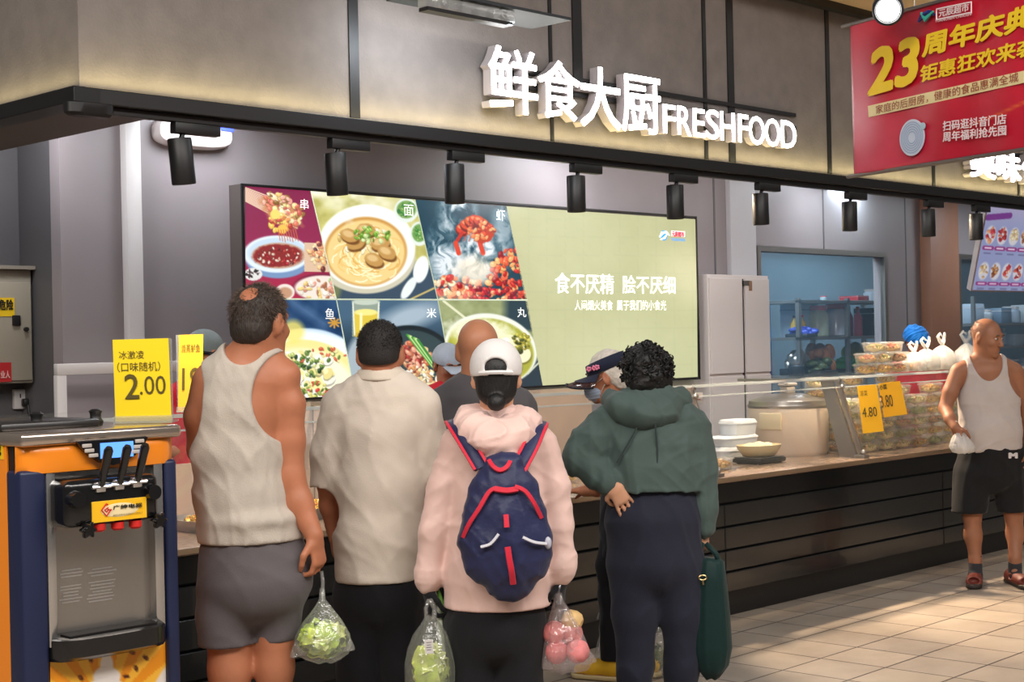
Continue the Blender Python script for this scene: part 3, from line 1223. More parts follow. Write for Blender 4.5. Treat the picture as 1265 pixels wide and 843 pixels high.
def sign_letter(parent, ch, px0, py0, px1, py1, bold=0.03, dep=0.055, y=FY - 0.02):
    a, c_ = on(px0, (py0 + py1) / 2, 1, y), on(px1, (py0 + py1) / 2, 1, y)
    xm = (px0 + px1) / 2
    t, d = on(xm, py0, 1, y), on(xm, py1, 1, y)
    org = np.array([a[0], y + dep, d[2]])
    wd, hh = float(c_[0] - a[0]), float(t[2] - d[2])
    o = text('letter', ch, org, (1, 0, 0), (0, 0, 1), wd, hh, M_LSIDE, parent, bold=bold, depth=dep)
    f = text('letter_face', ch, org + np.array([0, -dep - 0.002, 0]), (1, 0, 0), (0, 0, 1), wd, hh, M_LET, o, bold=bold)
    # the face rides on its letter, whose origin is the sign's
    f.location = (0, 0, 0)
    for v in f.data.vertices:
        v.co -= parent.location
    return o


s0 = thing('shop_sign', 'large glowing white shop sign of Chinese characters and English words on the fascia', 'sign', (6.0, FY + 0.03, 2.7))
for ch, x0, x1, y0, y1 in (('鲜', 604, 663, 60, 139), ('食', 665, 716, 76, 147), ('大', 717, 766, 84, 158), ('厨', 768, 815, 95, 164)):
    sign_letter(s0, ch, x0, y0, x1, y1, 0.008)
for ch, x0, x1, y0, y1 in (('F', 819, 834, 130, 165), ('R', 837, 853, 132, 167), ('E', 856, 870, 135, 169), ('S', 872, 888, 136, 172), ('H', 890, 907, 139, 174), ('F', 912, 924, 142, 176),
                           ('O', 925, 944, 144, 179), ('O', 945, 963, 147, 181), ('D', 965, 983, 150, 183)):
    sign_letter(s0, ch, x0, y0, x1, y1, 0.004, 0.045)
b = MB(tuple(s0.location))
for (x0, x1) in ((604, 983),):
    a, c_ = wx(x0, 110, FY + 0.045), wx(x1, 160, FY + 0.045)
    for z in (2.945, 2.865):
        b.b2((a, FY + 0.04, z + 0.012), (c_, FY + 0.055, z + 0.034))
b.build('mounting_rail', M_BLACK, s0, smooth=False)
s1 = thing('shop_sign', 'second glowing white sign partly hidden behind the red banner', 'sign', (10.6, FY + 0.03, 2.7))
for ch, x0, x1, y0, y1 in (('美', 1199, 1229, 186, 219), ('味', 1232, 1260, 189, 223), ('佳', 1263, 1290, 193, 227)):
    sign_letter(s1, ch, x0, y0, x1, y1, 0.030)
b = MB(tuple(s1.location))
a = wx(1197, 200, FY + 0.045)
for z in (2.93, 2.86):
    b.b2((a, FY + 0.04, z), (12.6, FY + 0.055, z + 0.022))
b.build('mounting_rail', M_BLACK, s1, smooth=False)

# ------------------------------------------------------------------ ceiling fittings in front of the sign
# clear batten lamp fixed under a pale panel, top middle
p = on(560, 8, 1, FY - 0.35)
o = thing('batten_lamp', 'clear ribbed batten lamp hanging at the top edge before the sign', 'lamp', p)
oo = tuple(o.location)
xa, xb_ = wx(521, 2, FY - 0.35), wx(631, 20, FY - 0.35)
z_ = float(on(576, 12, 1, FY - 0.35)[2])
b = MB(oo).b2((xa, FY - 0.38, z_ - 0.028), (xb_, FY - 0.32, z_ + 0.030), 0.008)
b.build('diffuser', film('batten_clear', (225, 228, 230), clear=0.45, rough=0.1, bump=0.2, gloss=0.2), o)
b = MB(oo).b2((xa, FY - 0.39, z_ - 0.045), (xb_ - 0.03, FY - 0.33, z_ - 0.029))
b.build('base_rail', M_BLACK, o, smooth=False)
b = MB(oo)
for i in range(6):
    x = xa + (xb_ - xa) * (i + 0.5) / 6
    b.b2((x - 0.004, FY - 0.37, z_ - 0.02), (x + 0.004, FY - 0.33, z_ + 0.022))
b.build('rib', M_STEELD, o, smooth=False)
b = MB(oo).b2((xa - 0.02, FY - 0.40, z_ + 0.032), (xb_ + 0.36, FY - 0.14, z_ + 0.046))
b.build('mounting_panel', mat('pale_panel', (44, 48, 52), 0.6), o, smooth=False)
b = MB(oo)
for x in (xa + 0.1, xb_ - 0.1):
    b.tube([(x, FY - 0.2, z_ + 0.046), (x, FY - 0.2, z_ + 1.6)], 0.006, 6)
b.build('hanger', M_STEELD, o)

area('batten_light', ((xa + xb_) / 2, FY - 0.35, z_ - 0.06), ((xa + xb_) / 2 + 0.1, FY + 0.06, 2.75), 0.7, 0.05, 7, (0.86, 0.93, 1.0))

# round stage-like spotlight in front of the banner
p = atd(1097, 12, 6.1)
o = thing('ceiling_spotlight', 'lit dark round spotlight hanging before the top of the red banner', 'spotlight', p)
d = Vector([float(v) for v in (atd(1101, 60, 4.6) - p)]).normalized()
rot = Vector((0, 0, 1)).rotation_difference(d).to_matrix()
b = MB()
b.lathe([(0.02, -0.16), (0.055, -0.155), (0.062, -0.14), (0.062, 0.03), (0.058, 0.035), (0.052, 0.035), (0.048, 0.012)], (0, 0, 0), 28, rot=rot)
hb = b.build('lamp_head', mat('lamp_blueblack', (30, 34, 42), 0.35), o)
MB().lathe([(0.046, 0.014), (0.046, 0.018)], (0, 0, 0), 24, rot=rot).build('lens', mat('hot_lens', (255, 255, 250), 0.3, emit=6.0), hb)
MB().tube([(0, 0, 0.03), (0.0, 0.0, 0.16), (0.02, 0.02, 0.9)], 0.012, 8).build('stem', M_BLACK, o)

# white rounded emergency light high on the grey wall
xa, xb_ = wx(187, 165), wx(279, 165)
zc = float(on(232, 166, 1, YW)[2])
o = thing('emergency_light', 'white rounded emergency light with two blue lamps high on the wall', 'emergency light', ((xa + xb_) / 2, YW, zc))
hw = (xb_ - xa) / 2
b = MB()
rot = Rx(PI / 2)
b.rrect([(hw, 0.085, 0.0), (hw, 0.085, 0.05), (hw * 0.96, 0.075, 0.075), (hw * 0.85, 0.055, 0.085)], (0, 0, 0), 10, rot, pw=3.2)
b.build('housing', mat('light_housing', (226, 216, 214), 0.4), o)
for q in (-0.42, 0.80):
    b = MB().box((hw * q, -0.086, 0.042), (0.09, 0.012, 0.036), None, 0.005)
    b.build('lamp', mat('blue_lamp', (70, 90, 255), 0.3, emit=1.2), o)

# ------------------------------------------------------------------ electrical cabinet and socket at the far left
yb = YW + 0.45
xa, xb_ = wx(-30, 400, yb - 0.16), wx(41, 400, yb - 0.16)
zt, zb_ = float(on(20, 333, 1, yb - 0.16)[2]), float(on(20, 474, 1, yb - 0.16)[2])
o = thing('electrical_cabinet', 'beige electrical cabinet with warning labels on the far left wall', 'cabinet', ((xa + xb_) / 2, yb, zb_))
oo = tuple(o.location)
MB(oo).b2((xa, yb - 0.15, zb_), (xb_, yb, zt), 0.008).build('body', mat('cabinet_beige', (150, 142, 128), 0.5), o)
dr = MB(oo).b2((xa + 0.01, yb - 0.165, zb_ + 0.015), (xb_ - 0.012, yb - 0.15, zt - 0.07), 0.005).build('door', mat('cabinet_beige_door', (158, 150, 134), 0.5), o)
b = MB(oo)
x, z = wx(20, 396, yb - 0.17), float(on(20, 396, 1, yb - 0.17)[2])
b.box((x, yb - 0.172, z), (0.045, 0.014, 0.055), None, 0.004)
x, z = wx(32, 407, yb - 0.17), float(on(32, 407, 1, yb - 0.17)[2])
b.tube([(x, yb - 0.165, z), (x, yb - 0.185, z)], 0.012, 12)
b.build('latch', M_BLACK, dr)
MB(oo).b2((xa - 0.02, yb - 0.18, zt), (xb_ + 0.01, yb, zt + 0.02)).build('rain_cap', mat('cabinet_cap', (142, 134, 122), 0.5), o, smooth=False)
lx0, lx1 = wx(-22, 380, yb - 0.167), wx(18, 380, yb - 0.167)
z0, z1 = float(on(10, 391, 1, yb - 0.167)[2]), float(on(10, 368, 1, yb - 0.167)[2])
MB(oo).b2((lx0, yb - 0.168, z0), (lx1, yb - 0.165, z1)).build('warning_label', mat('label_yellow', (236, 196, 30), 0.5), dr, smooth=False)
t_ = text('lettering', '有电危险', (lx0 + 0.01, yb - 0.170, z0 + 0.035), (1, 0, 0), (0, 0, 1), lx1 - lx0 - 0.02, 0.055, mat('ink_black', (20, 18, 16), 0.6), o, bold=0.02)
lx1 = wx(14, 460, yb - 0.167)
lx0 = wx(-14, 460, yb - 0.167)
z0, z1 = float(on(8, 472, 1, yb - 0.167)[2]), float(on(8, 448, 1, yb - 0.167)[2])
MB(oo).b2((lx0, yb - 0.168, z0), (lx1, yb - 0.165, z1)).build('red_label', mat('label_red', (176, 34, 36), 0.5), dr, smooth=False)
text('lettering', '非专业人', (lx0 + 0.01, yb - 0.170, z0 + 0.02), (1, 0, 0), (0, 0, 1), lx1 - lx0 - 0.02, 0.04, mat('ink_pale', (226, 190, 186), 0.6), o, bold=0.01)

x, z = wx(26, 493, yb), float(on(26, 493, 1, yb)[2])
o = thing('wall_socket', 'white wall socket with a black plug below the electrical cabinet', 'socket', (x, yb, z))
MB().b2((-0.055, -0.03, -0.055), (0.055, 0, 0.055), 0.006).build('face_plate', M_WHITE, o)
b = MB()
for q in (-0.02, 0.02):
    b.box((q, -0.031, 0.018), (0.006, 0.003, 0.022))
b.build('slot', M_BLACK, o, smooth=False)
o2 = thing('power_plug', 'black plug and cord pushed into the white socket at far left', 'plug', (x + 0.005, yb - 0.03, z - 0.02))
b = MB().box((0, -0.022, 0), (0.05, 0.04, 0.045), None, 0.01)
b.tube([(0, -0.035, -0.015), (0.0, -0.05, -0.07), (-0.01, -0.05, -0.2), (-0.02, -0.04, -0.6)], 0.008, 8)
b.build('plug_body', M_BLACK, o2)

# low white rail frame in front of the left wall panel
yr = YW - 0.25
o = thing('hatch_rail', 'low white hatch rail and post behind the yellow price sign', 'rail', (wx(70, 480, yr), yr, 0))
oo = tuple(o.location)
za, zb_ = float(on(100, 449, 1, yr)[2]), float(on(100, 463, 1, yr)[2])
MB(oo).b2((wx(66, 455, yr), yr - 0.04, zb_), (wx(262, 455, yr), yr, za), 0.004).build('top_rail', M_WHITE, o)
MB(oo).b2((wx(66, 480, yr), yr - 0.04, 0), (wx(78, 480, yr), yr, zb_), 0.004).build('post', M_WHITE, o)
MB(oo).b2((wx(250, 480, yr), yr - 0.04, 0), (wx(262, 480, yr), yr, zb_), 0.004).build('post', M_WHITE, o)
# ------------------------------------------------------------------ printed pictures painted per vertex
def vnoise(x, y, seed=0):
    xi, yi = np.floor(x).astype(np.int64), np.floor(y).astype(np.int64)
    fx, fy = x - xi, y - yi
    fx, fy = fx * fx * (3 - 2 * fx), fy * fy * (3 - 2 * fy)

    def hsh(a, b):
        n = (a * 374761393 + b * 668265263 + seed * 1442695041) & 0x7fffffff
        n = ((n ^ (n >> 13)) * 1274126177) & 0x7fffffff
        return ((n ^ (n >> 16)) & 0xffff) / 65535.0
    return (hsh(xi, yi) * (1 - fx) + hsh(xi + 1, yi) * fx) * (1 - fy) + (hsh(xi, yi + 1) * (1 - fx) + hsh(xi + 1, yi + 1) * fx) * fy


def fbm(x, y, seed=0, o=3):
    s, a, t = 0, 0.5, 0
    for i in range(o):
        s = s + a * vnoise(x * 2 ** i, y * 2 ** i, seed + i)
        t += a
        a *= 0.55
    return s / t


class Paint:
    """Colours for the points (x, y) of a printed picture."""

    def __init__(self, x, y, rgb):
        self.x, self.y = x, y
        self.c = np.tile(np.array(rgb, float), (len(x), 1))

    def mix(self, m, rgb):
        rgb = np.array(rgb, float)
        m = np.clip(m, 0, 1)[:, None]
        self.c = self.c * (1 - m) + rgb * m
        return self

    def em(self, cx, cy, rx, ry, soft=1.2, ang=0.0, wob=0.0, seed=0):
        a = math.radians(ang)
        dx, dy = self.x - cx, self.y - cy
        u, v = dx * math.cos(a) + dy * math.sin(a), -dx * math.sin(a) + dy * math.cos(a)
        k = np.sqrt((u / rx) ** 2 + (v / ry) ** 2)
        if wob:
            k = k + wob * (fbm(self.x / 5, self.y / 5, seed) - 0.5)
        return np.clip((1 - k) * min(rx, ry) / soft + 0.5, 0, 1)

    def el(self, cx, cy, rx, ry, rgb, soft=1.2, ang=0.0, wob=0.0, seed=0, op=1.0):
        return self.mix(self.em(cx, cy, rx, ry, soft, ang, wob, seed) * op, rgb)

    def line(self, x0, y0, x1, y1, wd, rgb, soft=0.8, op=1.0):
        dx, dy = x1 - x0, y1 - y0
        t = np.clip(((self.x - x0) * dx + (self.y - y0) * dy) / (dx * dx + dy * dy + 1e-9), 0, 1)
        d = np.hypot(self.x - x0 - dx * t, self.y - y0 - dy * t)
        return self.mix(np.clip((wd / 2 - d) / soft + 0.5, 0, 1) * op, rgb)

    def blobs(self, cx, cy, rx, ry, cols, n, size, seed, ang=0.0):
        """Scatter of small food pieces inside an ellipse."""
        r = random.Random(seed)
        a = math.radians(ang)
        for i in range(n):
            q, t = math.sqrt(r.random()), r.random() * 2 * PI
            u, v = q * rx * math.cos(t), q * ry * math.sin(t)
            c = cols[r.randrange(len(cols))]
            j = r.uniform(-16, 16)
            s = size * r.uniform(0.6, 1.3)
            px, py = cx + u * math.cos(a) - v * math.sin(a), cy + u * math.sin(a) + v * math.cos(a)
            an = r.uniform(0, 180)
            asp = r.uniform(0.4, 0.9)
            self.el(px, py + s * 0.22, s, s * asp, [max(0, k * 0.55) for k in c], 1.0, an, 0.3, i, op=0.7)
            self.el(px, py, s, s * asp, [min(255, k + j) for k in c], 1.0, an, 0.3, i)
            self.el(px - s * 0.25, py - s * 0.3, s * 0.42, s * asp * 0.35, [min(255, k + 60) for k in c], 1.0, an, 0.3, i, op=0.75)
        return self

    def strands(self, cx, cy, rx, ry, cols, n, wd, seed):
        r = random.Random(seed)
        for i in range(n):
            t0 = r.random() * 6.28
            q = r.uniform(0.2, 0.95)
            px, py = cx + rx * q * math.cos(t0), cy + ry * q * math.sin(t0)
            an = t0 + 1.57 + r.uniform(-0.7, 0.7)
            c = cols[r.randrange(len(cols))]
            for s in range(3):
                nx, ny = px + math.cos(an) * 5, py + math.sin(an) * 4
                self.line(px, py, nx, ny, wd, c, 0.8)
                px, py = nx, ny
                an += 0.45
        return self

    def grain(self, amt, sc_, seed, m=None):
        n = (fbm(self.x / sc_, self.y / sc_, seed) - 0.5)[:, None] * 2 * amt
        if m is not None:
            n = n * m[:, None]
        self.c = self.c + n
        return self

    def linear(self):
        v = np.clip(self.c, 0, 255) / 255.0
        return np.where(v <= 0.04045, v / 12.92, ((v + 0.055) / 1.055) ** 2.4)


def picture(name, quad, nu, nv, paint, m, parent, plane, org, fix=None):
    """Grid mesh over the photograph's quad (tl, tr, br, bl) on a flat board, coloured by paint(x, y)."""
    tl, tr, br_, bl = [np.array(q, float) for q in quad]
    u, v = np.meshgrid(np.linspace(0, 1, nu), np.linspace(0, 1, nv))
    u, v = u.ravel()[:, None], v.ravel()[:, None]
    pts = (tl * (1 - u) + tr * u) * (1 - v) + (bl * (1 - u) + br_ * u) * v
    x, y = pts[:, 0], pts[:, 1]
    W = np.array([plane(a, c_) for a, c_ in zip(x, y)]) - np.array(org)
    P = paint(x, y)
    me = bpy.data.meshes.new(name)
    idx = np.arange(nu * nv).reshape(nv, nu)
    q = np.stack([idx[:-1, :-1], idx[1:, :-1], idx[1:, 1:], idx[:-1, 1:]], -1).reshape(-1, 4)
    me.vertices.add(len(W))
    me.vertices.foreach_set('co', W.astype(np.float32).ravel())
    me.loops.add(len(q) * 4)
    me.polygons.add(len(q))
    me.loops.foreach_set('vertex_index', q.astype(np.int32).ravel())
    me.polygons.foreach_set('loop_start', np.arange(0, len(q) * 4, 4, dtype=np.int32))
    me.update(calc_edges=True)
    at = me.color_attributes.new('Col', 'FLOAT_COLOR', 'POINT')
    L = P.linear()
    at.data.foreach_set('color', np.concatenate([L, np.ones((len(L), 1))], 1).astype(np.float32).ravel())
    return link(name, me, m, parent, False)


# ---- the lit screen
YB = YW - 0.12
OB = tuple(float(v) for v in on(580, 370, 1, YB))
scr = thing('menu_screen', 'wide lit screen with six food pictures and white slogan on olive', 'screen', OB)


def bp_(px, py, dy=0.0):
    return on(px, py, 1, YB + dy)


bx0, bx1 = wx(303, 370, YB), wx(861, 370, YB)
bz1, bz0 = float(on(580, 249.8, 1, YB)[2]), float(on(671, 476.5, 1, YB)[2])
b = MB(OB).b2((bx0 - 0.012, YB + 0.004, bz0 - 0.012), (bx1 + 0.012, YW, bz1 + 0.012))
b.build('cabinet_frame', mat('screen_frame', (96, 88, 84), 0.4), scr, smooth=False)
b = MB(OB)
for lo, hi in (((bx0 - 0.014, bz1), (bx1 + 0.014, bz1 + 0.014)), ((bx0 - 0.014, bz0 - 0.014), (bx1 + 0.014, bz0)), ((bx0 - 0.014, bz0), (bx0, bz1)), ((bx1, bz0), (bx1 + 0.014, bz1))):
    b.b2((lo[0], YB - 0.008, lo[1]), (hi[0], YB + 0.004, hi[1]))
b.build('bezel', M_BLACK, scr, smooth=False)
M_SCR = vcol('screen_light', emit=1.15, rough=0.25)


def oliv(x, y):
    p = Paint(x, y, (196, 196, 150))
    p.mix(np.clip((x - 620) / 500, 0, 0.4), (182, 184, 138))
    p.el(700, 300, 60, 60, (216, 216, 176), 50, op=0.35)
    p.el(770, 440, 80, 40, (216, 216, 178), 50, op=0.35)
    p.el(845, 290, 30, 30, (172, 172, 126), 30, op=0.4)
    g = (np.mod(x, 22.5) < 1.2) | (np.mod(y, 22.5) < 1.2)
    p.c = p.c * np.where(g, 0.985, 1.0)[:, None]
    p.grain(3, 16, 9)
    return p


def pic_skewers(x, y):
    p = Paint(x, y, (148, 44, 82))
    p.mix(np.clip((y - 300) / 70, 0, 1), (176, 42, 74))
    p.mix(np.clip((300 - y) / 80, 0, 1) * 0.6, (120, 32, 70))
    # bowl of chilli dip
    p.el(344, 322, 40, 22, (120, 150, 190), 2)
    p.el(342, 314, 41, 23, (226, 238, 246), 2)
    p.el(343, 313, 37, 19, (200, 220, 236), 2)
    p.el(344, 316, 33, 16, (196, 156, 130), 2)
    p.el(343, 316, 30, 14, (142, 44, 44), 2, wob=0.2, seed=3)
    p.blobs(345, 317, 27, 11, [(160, 30, 40), (208, 170, 150), (110, 40, 40), (230, 210, 190), (190, 60, 50)], 70, 1.6, 5)
    # skewer sticks and food fan
    for i in range(10):
        p.line(303, 232 + i * 1.8, 340 + i * 3, 246 + i * 4, 1.6, (238, 206, 176))
    p.el(348, 262, 28, 14, (206, 140, 92), 5, 32, 0.5, 4)
    p.blobs(350, 258, 28, 15, [(240, 196, 120), (222, 120, 96), (250, 222, 150), (198, 92, 80), (240, 170, 150), (150, 110, 60), (252, 236, 190)], 95, 3.4, 8, 32)
    p.blobs(346, 276, 14, 12, [(250, 206, 100), (230, 150, 90), (190, 70, 60)], 26, 3.6, 9, 50)
    p.el(340, 265, 6, 6, (252, 220, 116), 1.5)
    p.el(349, 283, 6, 5.5, (246, 196, 90), 1.5)
    for i in range(8):
        p.line(344 + i * 3, 284, 346 + i * 3.2, 297 + (i % 3), 1.0, (206, 110, 70))
    # side plates
    p.el(313, 339, 11, 8, (226, 224, 220), 1.2)
    p.blobs(312, 338, 8, 5, [(60, 40, 44), (110, 90, 96), (30, 26, 30)], 30, 1.3, 3)
    p.mix(((x > 376) & (y > 300) & (y < 336)).astype(float), (222, 190, 160))
    p.blobs(394, 317, 13, 17, [(240, 190, 130), (120, 60, 56), (226, 150, 110), (250, 220, 170), (90, 50, 60)], 44, 3.4, 6)
    p.el(398, 355, 36, 17, (120, 30, 60), 2)
    p.el(398, 356, 34, 15.5, (240, 226, 214), 2)
    p.blobs(398, 357, 30, 12, [(222, 150, 130), (240, 206, 130), (180, 120, 90), (150, 180, 110), (236, 226, 210)], 60, 3.2, 7)
    p.el(352, 361, 12, 10, (236, 224, 214), 1.2)
    p.el(352, 362, 9, 7, (196, 150, 120), 2)
    return p


def pic_noodles(x, y):
    p = Paint(x, y, (196, 190, 110))
    p.grain(30, 14, 3)
    p.mix(np.clip((y - 320) / 14, 0, 1), (58, 78, 96))
    p.mix(np.clip((fbm(x / 26, y / 18, 5) - 0.35) * 3, 0, 1) * np.clip((300 - y) / 60, 0, 1), (250, 248, 226))
    p.el(470, 268, 22, 34, (240, 236, 200), 18, op=0.6)
    p.el(404, 352, 18, 26, (150, 150, 80), 6, op=0.6)
    p.el(452, 318, 61, 45, (206, 200, 176), 2)
    p.el(453, 305, 60, 52, (248, 250, 244), 2.5)
    p.el(452, 311, 51, 43, (206, 150, 74), 3)
    p.el(452, 312, 48, 40, (240, 210, 140), 3)
    p.strands(452, 316, 46, 36, [(252, 234, 178), (238, 200, 120), (250, 240, 200), (226, 178, 96)], 150, 1.8, 4)
    p.blobs(450, 296, 36, 15, [(230, 210, 150), (206, 170, 100), (120, 150, 60), (240, 230, 190)], 50, 3.2, 11)
    for cx, cy, a in ((440, 300, -20), (462, 321, 15), (470, 301, -10), (432, 291, 20), (452, 284, 5), (478, 312, 25)):
        p.el(cx + 1, cy + 4, 12, 7, (120, 76, 34), 1.5, a)
        p.el(cx, cy, 12, 8, (196, 150, 84), 1.5, a, 0.2, int(cx))
        p.el(cx - 2, cy - 2, 7, 4, (226, 190, 130), 2, a)
    p.blobs(458, 291, 22, 11, [(110, 160, 50), (150, 190, 80), (90, 130, 40), (200, 220, 150)], 46, 2.6, 13)
    p.mix(p.em(452, 305, 60, 52, 2) * np.clip((fbm(x / 16, y / 14, 8) - 0.55) * 4, 0, 1) * np.clip((285 - y) / 30, 0, 1), (255, 255, 246))
    p.el(502, 260, 15, 15, (228, 236, 226), 1.5)
    p.el(502, 259, 12, 11, (120, 160, 84), 2)
    p.blobs(502, 259, 10, 9, [(70, 140, 60), (150, 190, 110), (40, 110, 50)], 36, 1.8, 3)
    p.el(518, 289, 12, 15, (228, 236, 226), 1.5)
    p.el(518, 288, 9, 11, (110, 160, 80), 2)
    p.blobs(518, 288, 8, 9, [(70, 140, 60), (150, 190, 110)], 24, 1.7, 4)
    p.el(520, 333, 9, 17, (240, 244, 240), 1.5, 14)
    p.el(505, 356, 6, 16, (232, 238, 236), 1.5, 32)
    p.line(505, 371, 545, 352, 2.2, (196, 176, 110))
    return p


def smoke(p, cx, cy, rx, ry, seed, op=0.9, rgb=(236, 242, 246)):
    n = fbm(p.x / 9 + 2 * vnoise(p.x / 14, p.y / 14, seed), p.y / 14, seed + 3, 4)
    p.mix(p.em(cx, cy, rx, ry, min(rx, ry) * 0.9) * np.clip((n - 0.36) * 3.4, 0, 1) * op, rgb)


def crayfish(p, cx, cy, s, seed, a=0):
    r = random.Random(seed)
    for i in range(7):
        t = i / 6.0
        qx, qy = cx - 14 * s + 26 * s * t, cy + math.sin(t * 3) * -9 * s
        p.el(qx, qy + 2 * s, 6.5 * s, 5.2 * s, (120, 24, 18), 1.3, 30)
        p.el(qx, qy, 6.0 * s, 4.6 * s, (216, 60 + 12 * (i % 3), 36), 1.3, 30, 0.2, i)
        p.el(qx - s, qy - 1.6 * s, 3.2 * s, 1.5 * s, (252, 150, 96), 1.0, 20)
    for q in (0, 1):
        x0, y0 = cx - 14 * s + 24 * q * s, cy + 4 * s
        p.line(x0, y0, x0 - 6 * s, y0 + 10 * s, 3.4 * s, (196, 46, 34))
        p.line(x0 - 6 * s, y0 + 10 * s, x0 - 3 * s, y0 + 20 * s, 4.6 * s, (222, 70, 44))
    for i in range(6):
        p.line(cx - 8 * s + i * 5 * s, cy + 3 * s, cx - 12 * s + i * 5 * s, cy + 12 * s, 1.0, (206, 66, 40))


def pic_crayfish(x, y):
    p = Paint(x, y, (24, 66, 84))
    p.grain(14, 30, 2)
    smoke(p, 552, 318, 22, 40, 4, 0.95)
    smoke(p, 565, 262, 20, 30, 14, 0.9)
    smoke(p, 590, 315, 34, 30, 24, 1.0)
    smoke(p, 623, 270, 14, 40, 33, 0.55)
    crayfish(p, 588, 283, 1.25, 5)
    p.el(597, 290, 12, 11, (196, 60, 34), 2, 0, 0.4, 6)
    p.blobs(594, 284, 16, 12, [(226, 70, 40), (240, 120, 70), (170, 36, 28), (250, 170, 110)], 40, 2.6, 15)
    p.blobs(566, 358, 34, 16, [(206, 50, 50), (240, 130, 90), (250, 200, 150), (170, 30, 40), (252, 226, 190)], 80, 4.2, 21)
    p.blobs(628, 340, 24, 34, [(200, 44, 40), (232, 90, 56), (250, 170, 100), (150, 24, 30)], 110, 3.8, 22, 20)
    p.blobs(610, 364, 40, 9, [(190, 30, 44), (226, 80, 60), (130, 20, 36), (246, 170, 120)], 60, 3.6, 23)
    p.el(585, 334, 24, 17, (255, 240, 214), 14, 0, 0.5, 5, op=0.75)
    p.el(560, 366, 30, 7, (255, 220, 170), 6, op=0.4)
    return p


def pic_fish(x, y):
    p = Paint(x, y, (36, 70, 110))
    p.grain(26, 22, 4)
    p.line(360, 372, 400, 400, 10, (110, 140, 180), 10, 0.5)
    p.el(382, 470, 74, 64, (190, 214, 232), 2.5, 8)
    p.el(390, 430, 56, 20, (238, 246, 250), 6, 10)
    p.el(378, 478, 70, 58, (238, 230, 150), 3, 8)
    p.el(376, 484, 66, 52, (250, 246, 214), 8, 8)
    p.blobs(372, 470, 52, 32, [(252, 250, 236), (246, 238, 200), (240, 226, 150), (255, 255, 246)], 60, 9, 31)
    p.blobs(376, 452, 26, 12, [(60, 90, 40), (110, 140, 60), (40, 70, 40), (190, 200, 120)], 60, 2.4, 33, 20)
    p.blobs(398, 440, 30, 10, [(90, 120, 50), (206, 90, 60), (240, 230, 160)], 30, 2.6, 34)
    p.blobs(392, 482, 20, 10, [(80, 110, 40), (130, 150, 60), (200, 60, 50), (220, 210, 120)], 46, 2.6, 35)
    p.el(362, 410, 14, 14, (246, 226, 110), 8, op=0.8)
    for k in range(8):
        a = k * PI / 4
        p.line(413, 399, 413 + 7 * math.cos(a), 399 + 6 * math.sin(a), 2.2, (206, 150, 60))
    return p


def pic_rice(x, y):
    p = Paint(x, y, (70, 100, 124))
    p.mix(np.clip((y - 392) / 30, 0, 1), (40, 64, 82))
    p.el(505, 392, 40, 14, (190, 204, 214), 14, -18, op=0.8)
    p.el(505, 450, 58, 48, (20, 34, 40), 2)
    p.el(506, 454, 54, 46, (50, 70, 74), 2)
    p.el(452, 455, 26, 44, (220, 230, 232), 6, op=0.7)
    p.blobs(510, 460, 40, 30, [(226, 190, 140), (250, 236, 200), (240, 214, 160), (206, 150, 110)], 70, 5, 41)
    p.blobs(512, 442, 13, 20, [(170, 60, 50), (206, 110, 80), (230, 160, 130), (140, 40, 40)], 60, 3.6, 42, -30)
    for i in range(7):
        p.line(503 + i * 2.2, 414 + i, 533 + i * 2, 452 + i * 1.5, 3.0, ((60, 140, 60), (130, 190, 90), (206, 226, 160))[i % 3])
    p.blobs(520, 462, 18, 12, [(252, 246, 226), (240, 214, 150), (210, 140, 90)], 46, 2.6, 43)
    # glass of tea
    p.mix((np.abs(x - 452) < 17) * ((y > 372) & (y < 416)).astype(float) * 0.6, (196, 200, 160))
    p.mix((np.abs(x - 452) < 14.5) * ((y > 386) & (y < 414)).astype(float), (222, 196, 70))
    p.el(452, 386, 14.5, 4, (246, 232, 140), 1.2)
    p.el(452, 414, 14.5, 4.5, (206, 170, 50), 1.2)
    p.line(436, 374, 438, 414, 1.6, (236, 240, 226))
    p.line(468, 374, 466, 414, 1.6, (236, 240, 226))
    p.line(446, 388, 446, 408, 3.2, (252, 244, 190), 1.5)
    p.el(452, 373, 16.5, 4, (196, 206, 190), 1.2)
    return p


def pic_balls(x, y):
    p = Paint(x, y, (150, 158, 110))
    p.grain(26, 12, 6)
    p.mix(np.clip((x - 618) / 12, 0, 1) * np.clip((412 - y) / 6, 0, 1), (40, 62, 72))
    p.mix(np.clip((y - 440) / 8, 0, 1) * np.clip((x - 630) / 10, 0, 1), (36, 54, 66))
    p.line(548, 372, 586, 402, 3, (226, 226, 190))
    p.el(606, 432, 58, 44, (238, 240, 226), 2, 12)
    p.el(606, 434, 54, 40, (170, 170, 60), 2.5, 12)
    p.el(602, 420, 44, 22, (206, 206, 110), 6, 12)
    p.el(592, 408, 38, 14, (246, 246, 226), 8, 5, 0.6, 3, op=0.8)
    p.el(640, 432, 13, 15, (236, 230, 190), 2)
    for cx, cy, r in ((628, 424, 12), (644, 438, 12), (632, 452, 13), (616, 440, 12), (606, 456, 12)):
        p.el(cx + 1, cy + 2, r, r * 0.9, (120, 116, 40), 1.5)
        p.el(cx, cy, r, r * 0.88, (244, 238, 196), 1.5)
        p.el(cx - 3, cy - 3, r * 0.4, r * 0.3, (255, 255, 240), 2)
    p.blobs(644, 424, 11, 12, [(96, 96, 30), (150, 140, 40), (60, 70, 24), (200, 190, 80)], 46, 2.6, 52)
    p.line(652, 462, 668, 446, 2.0, (206, 210, 190))
    return p


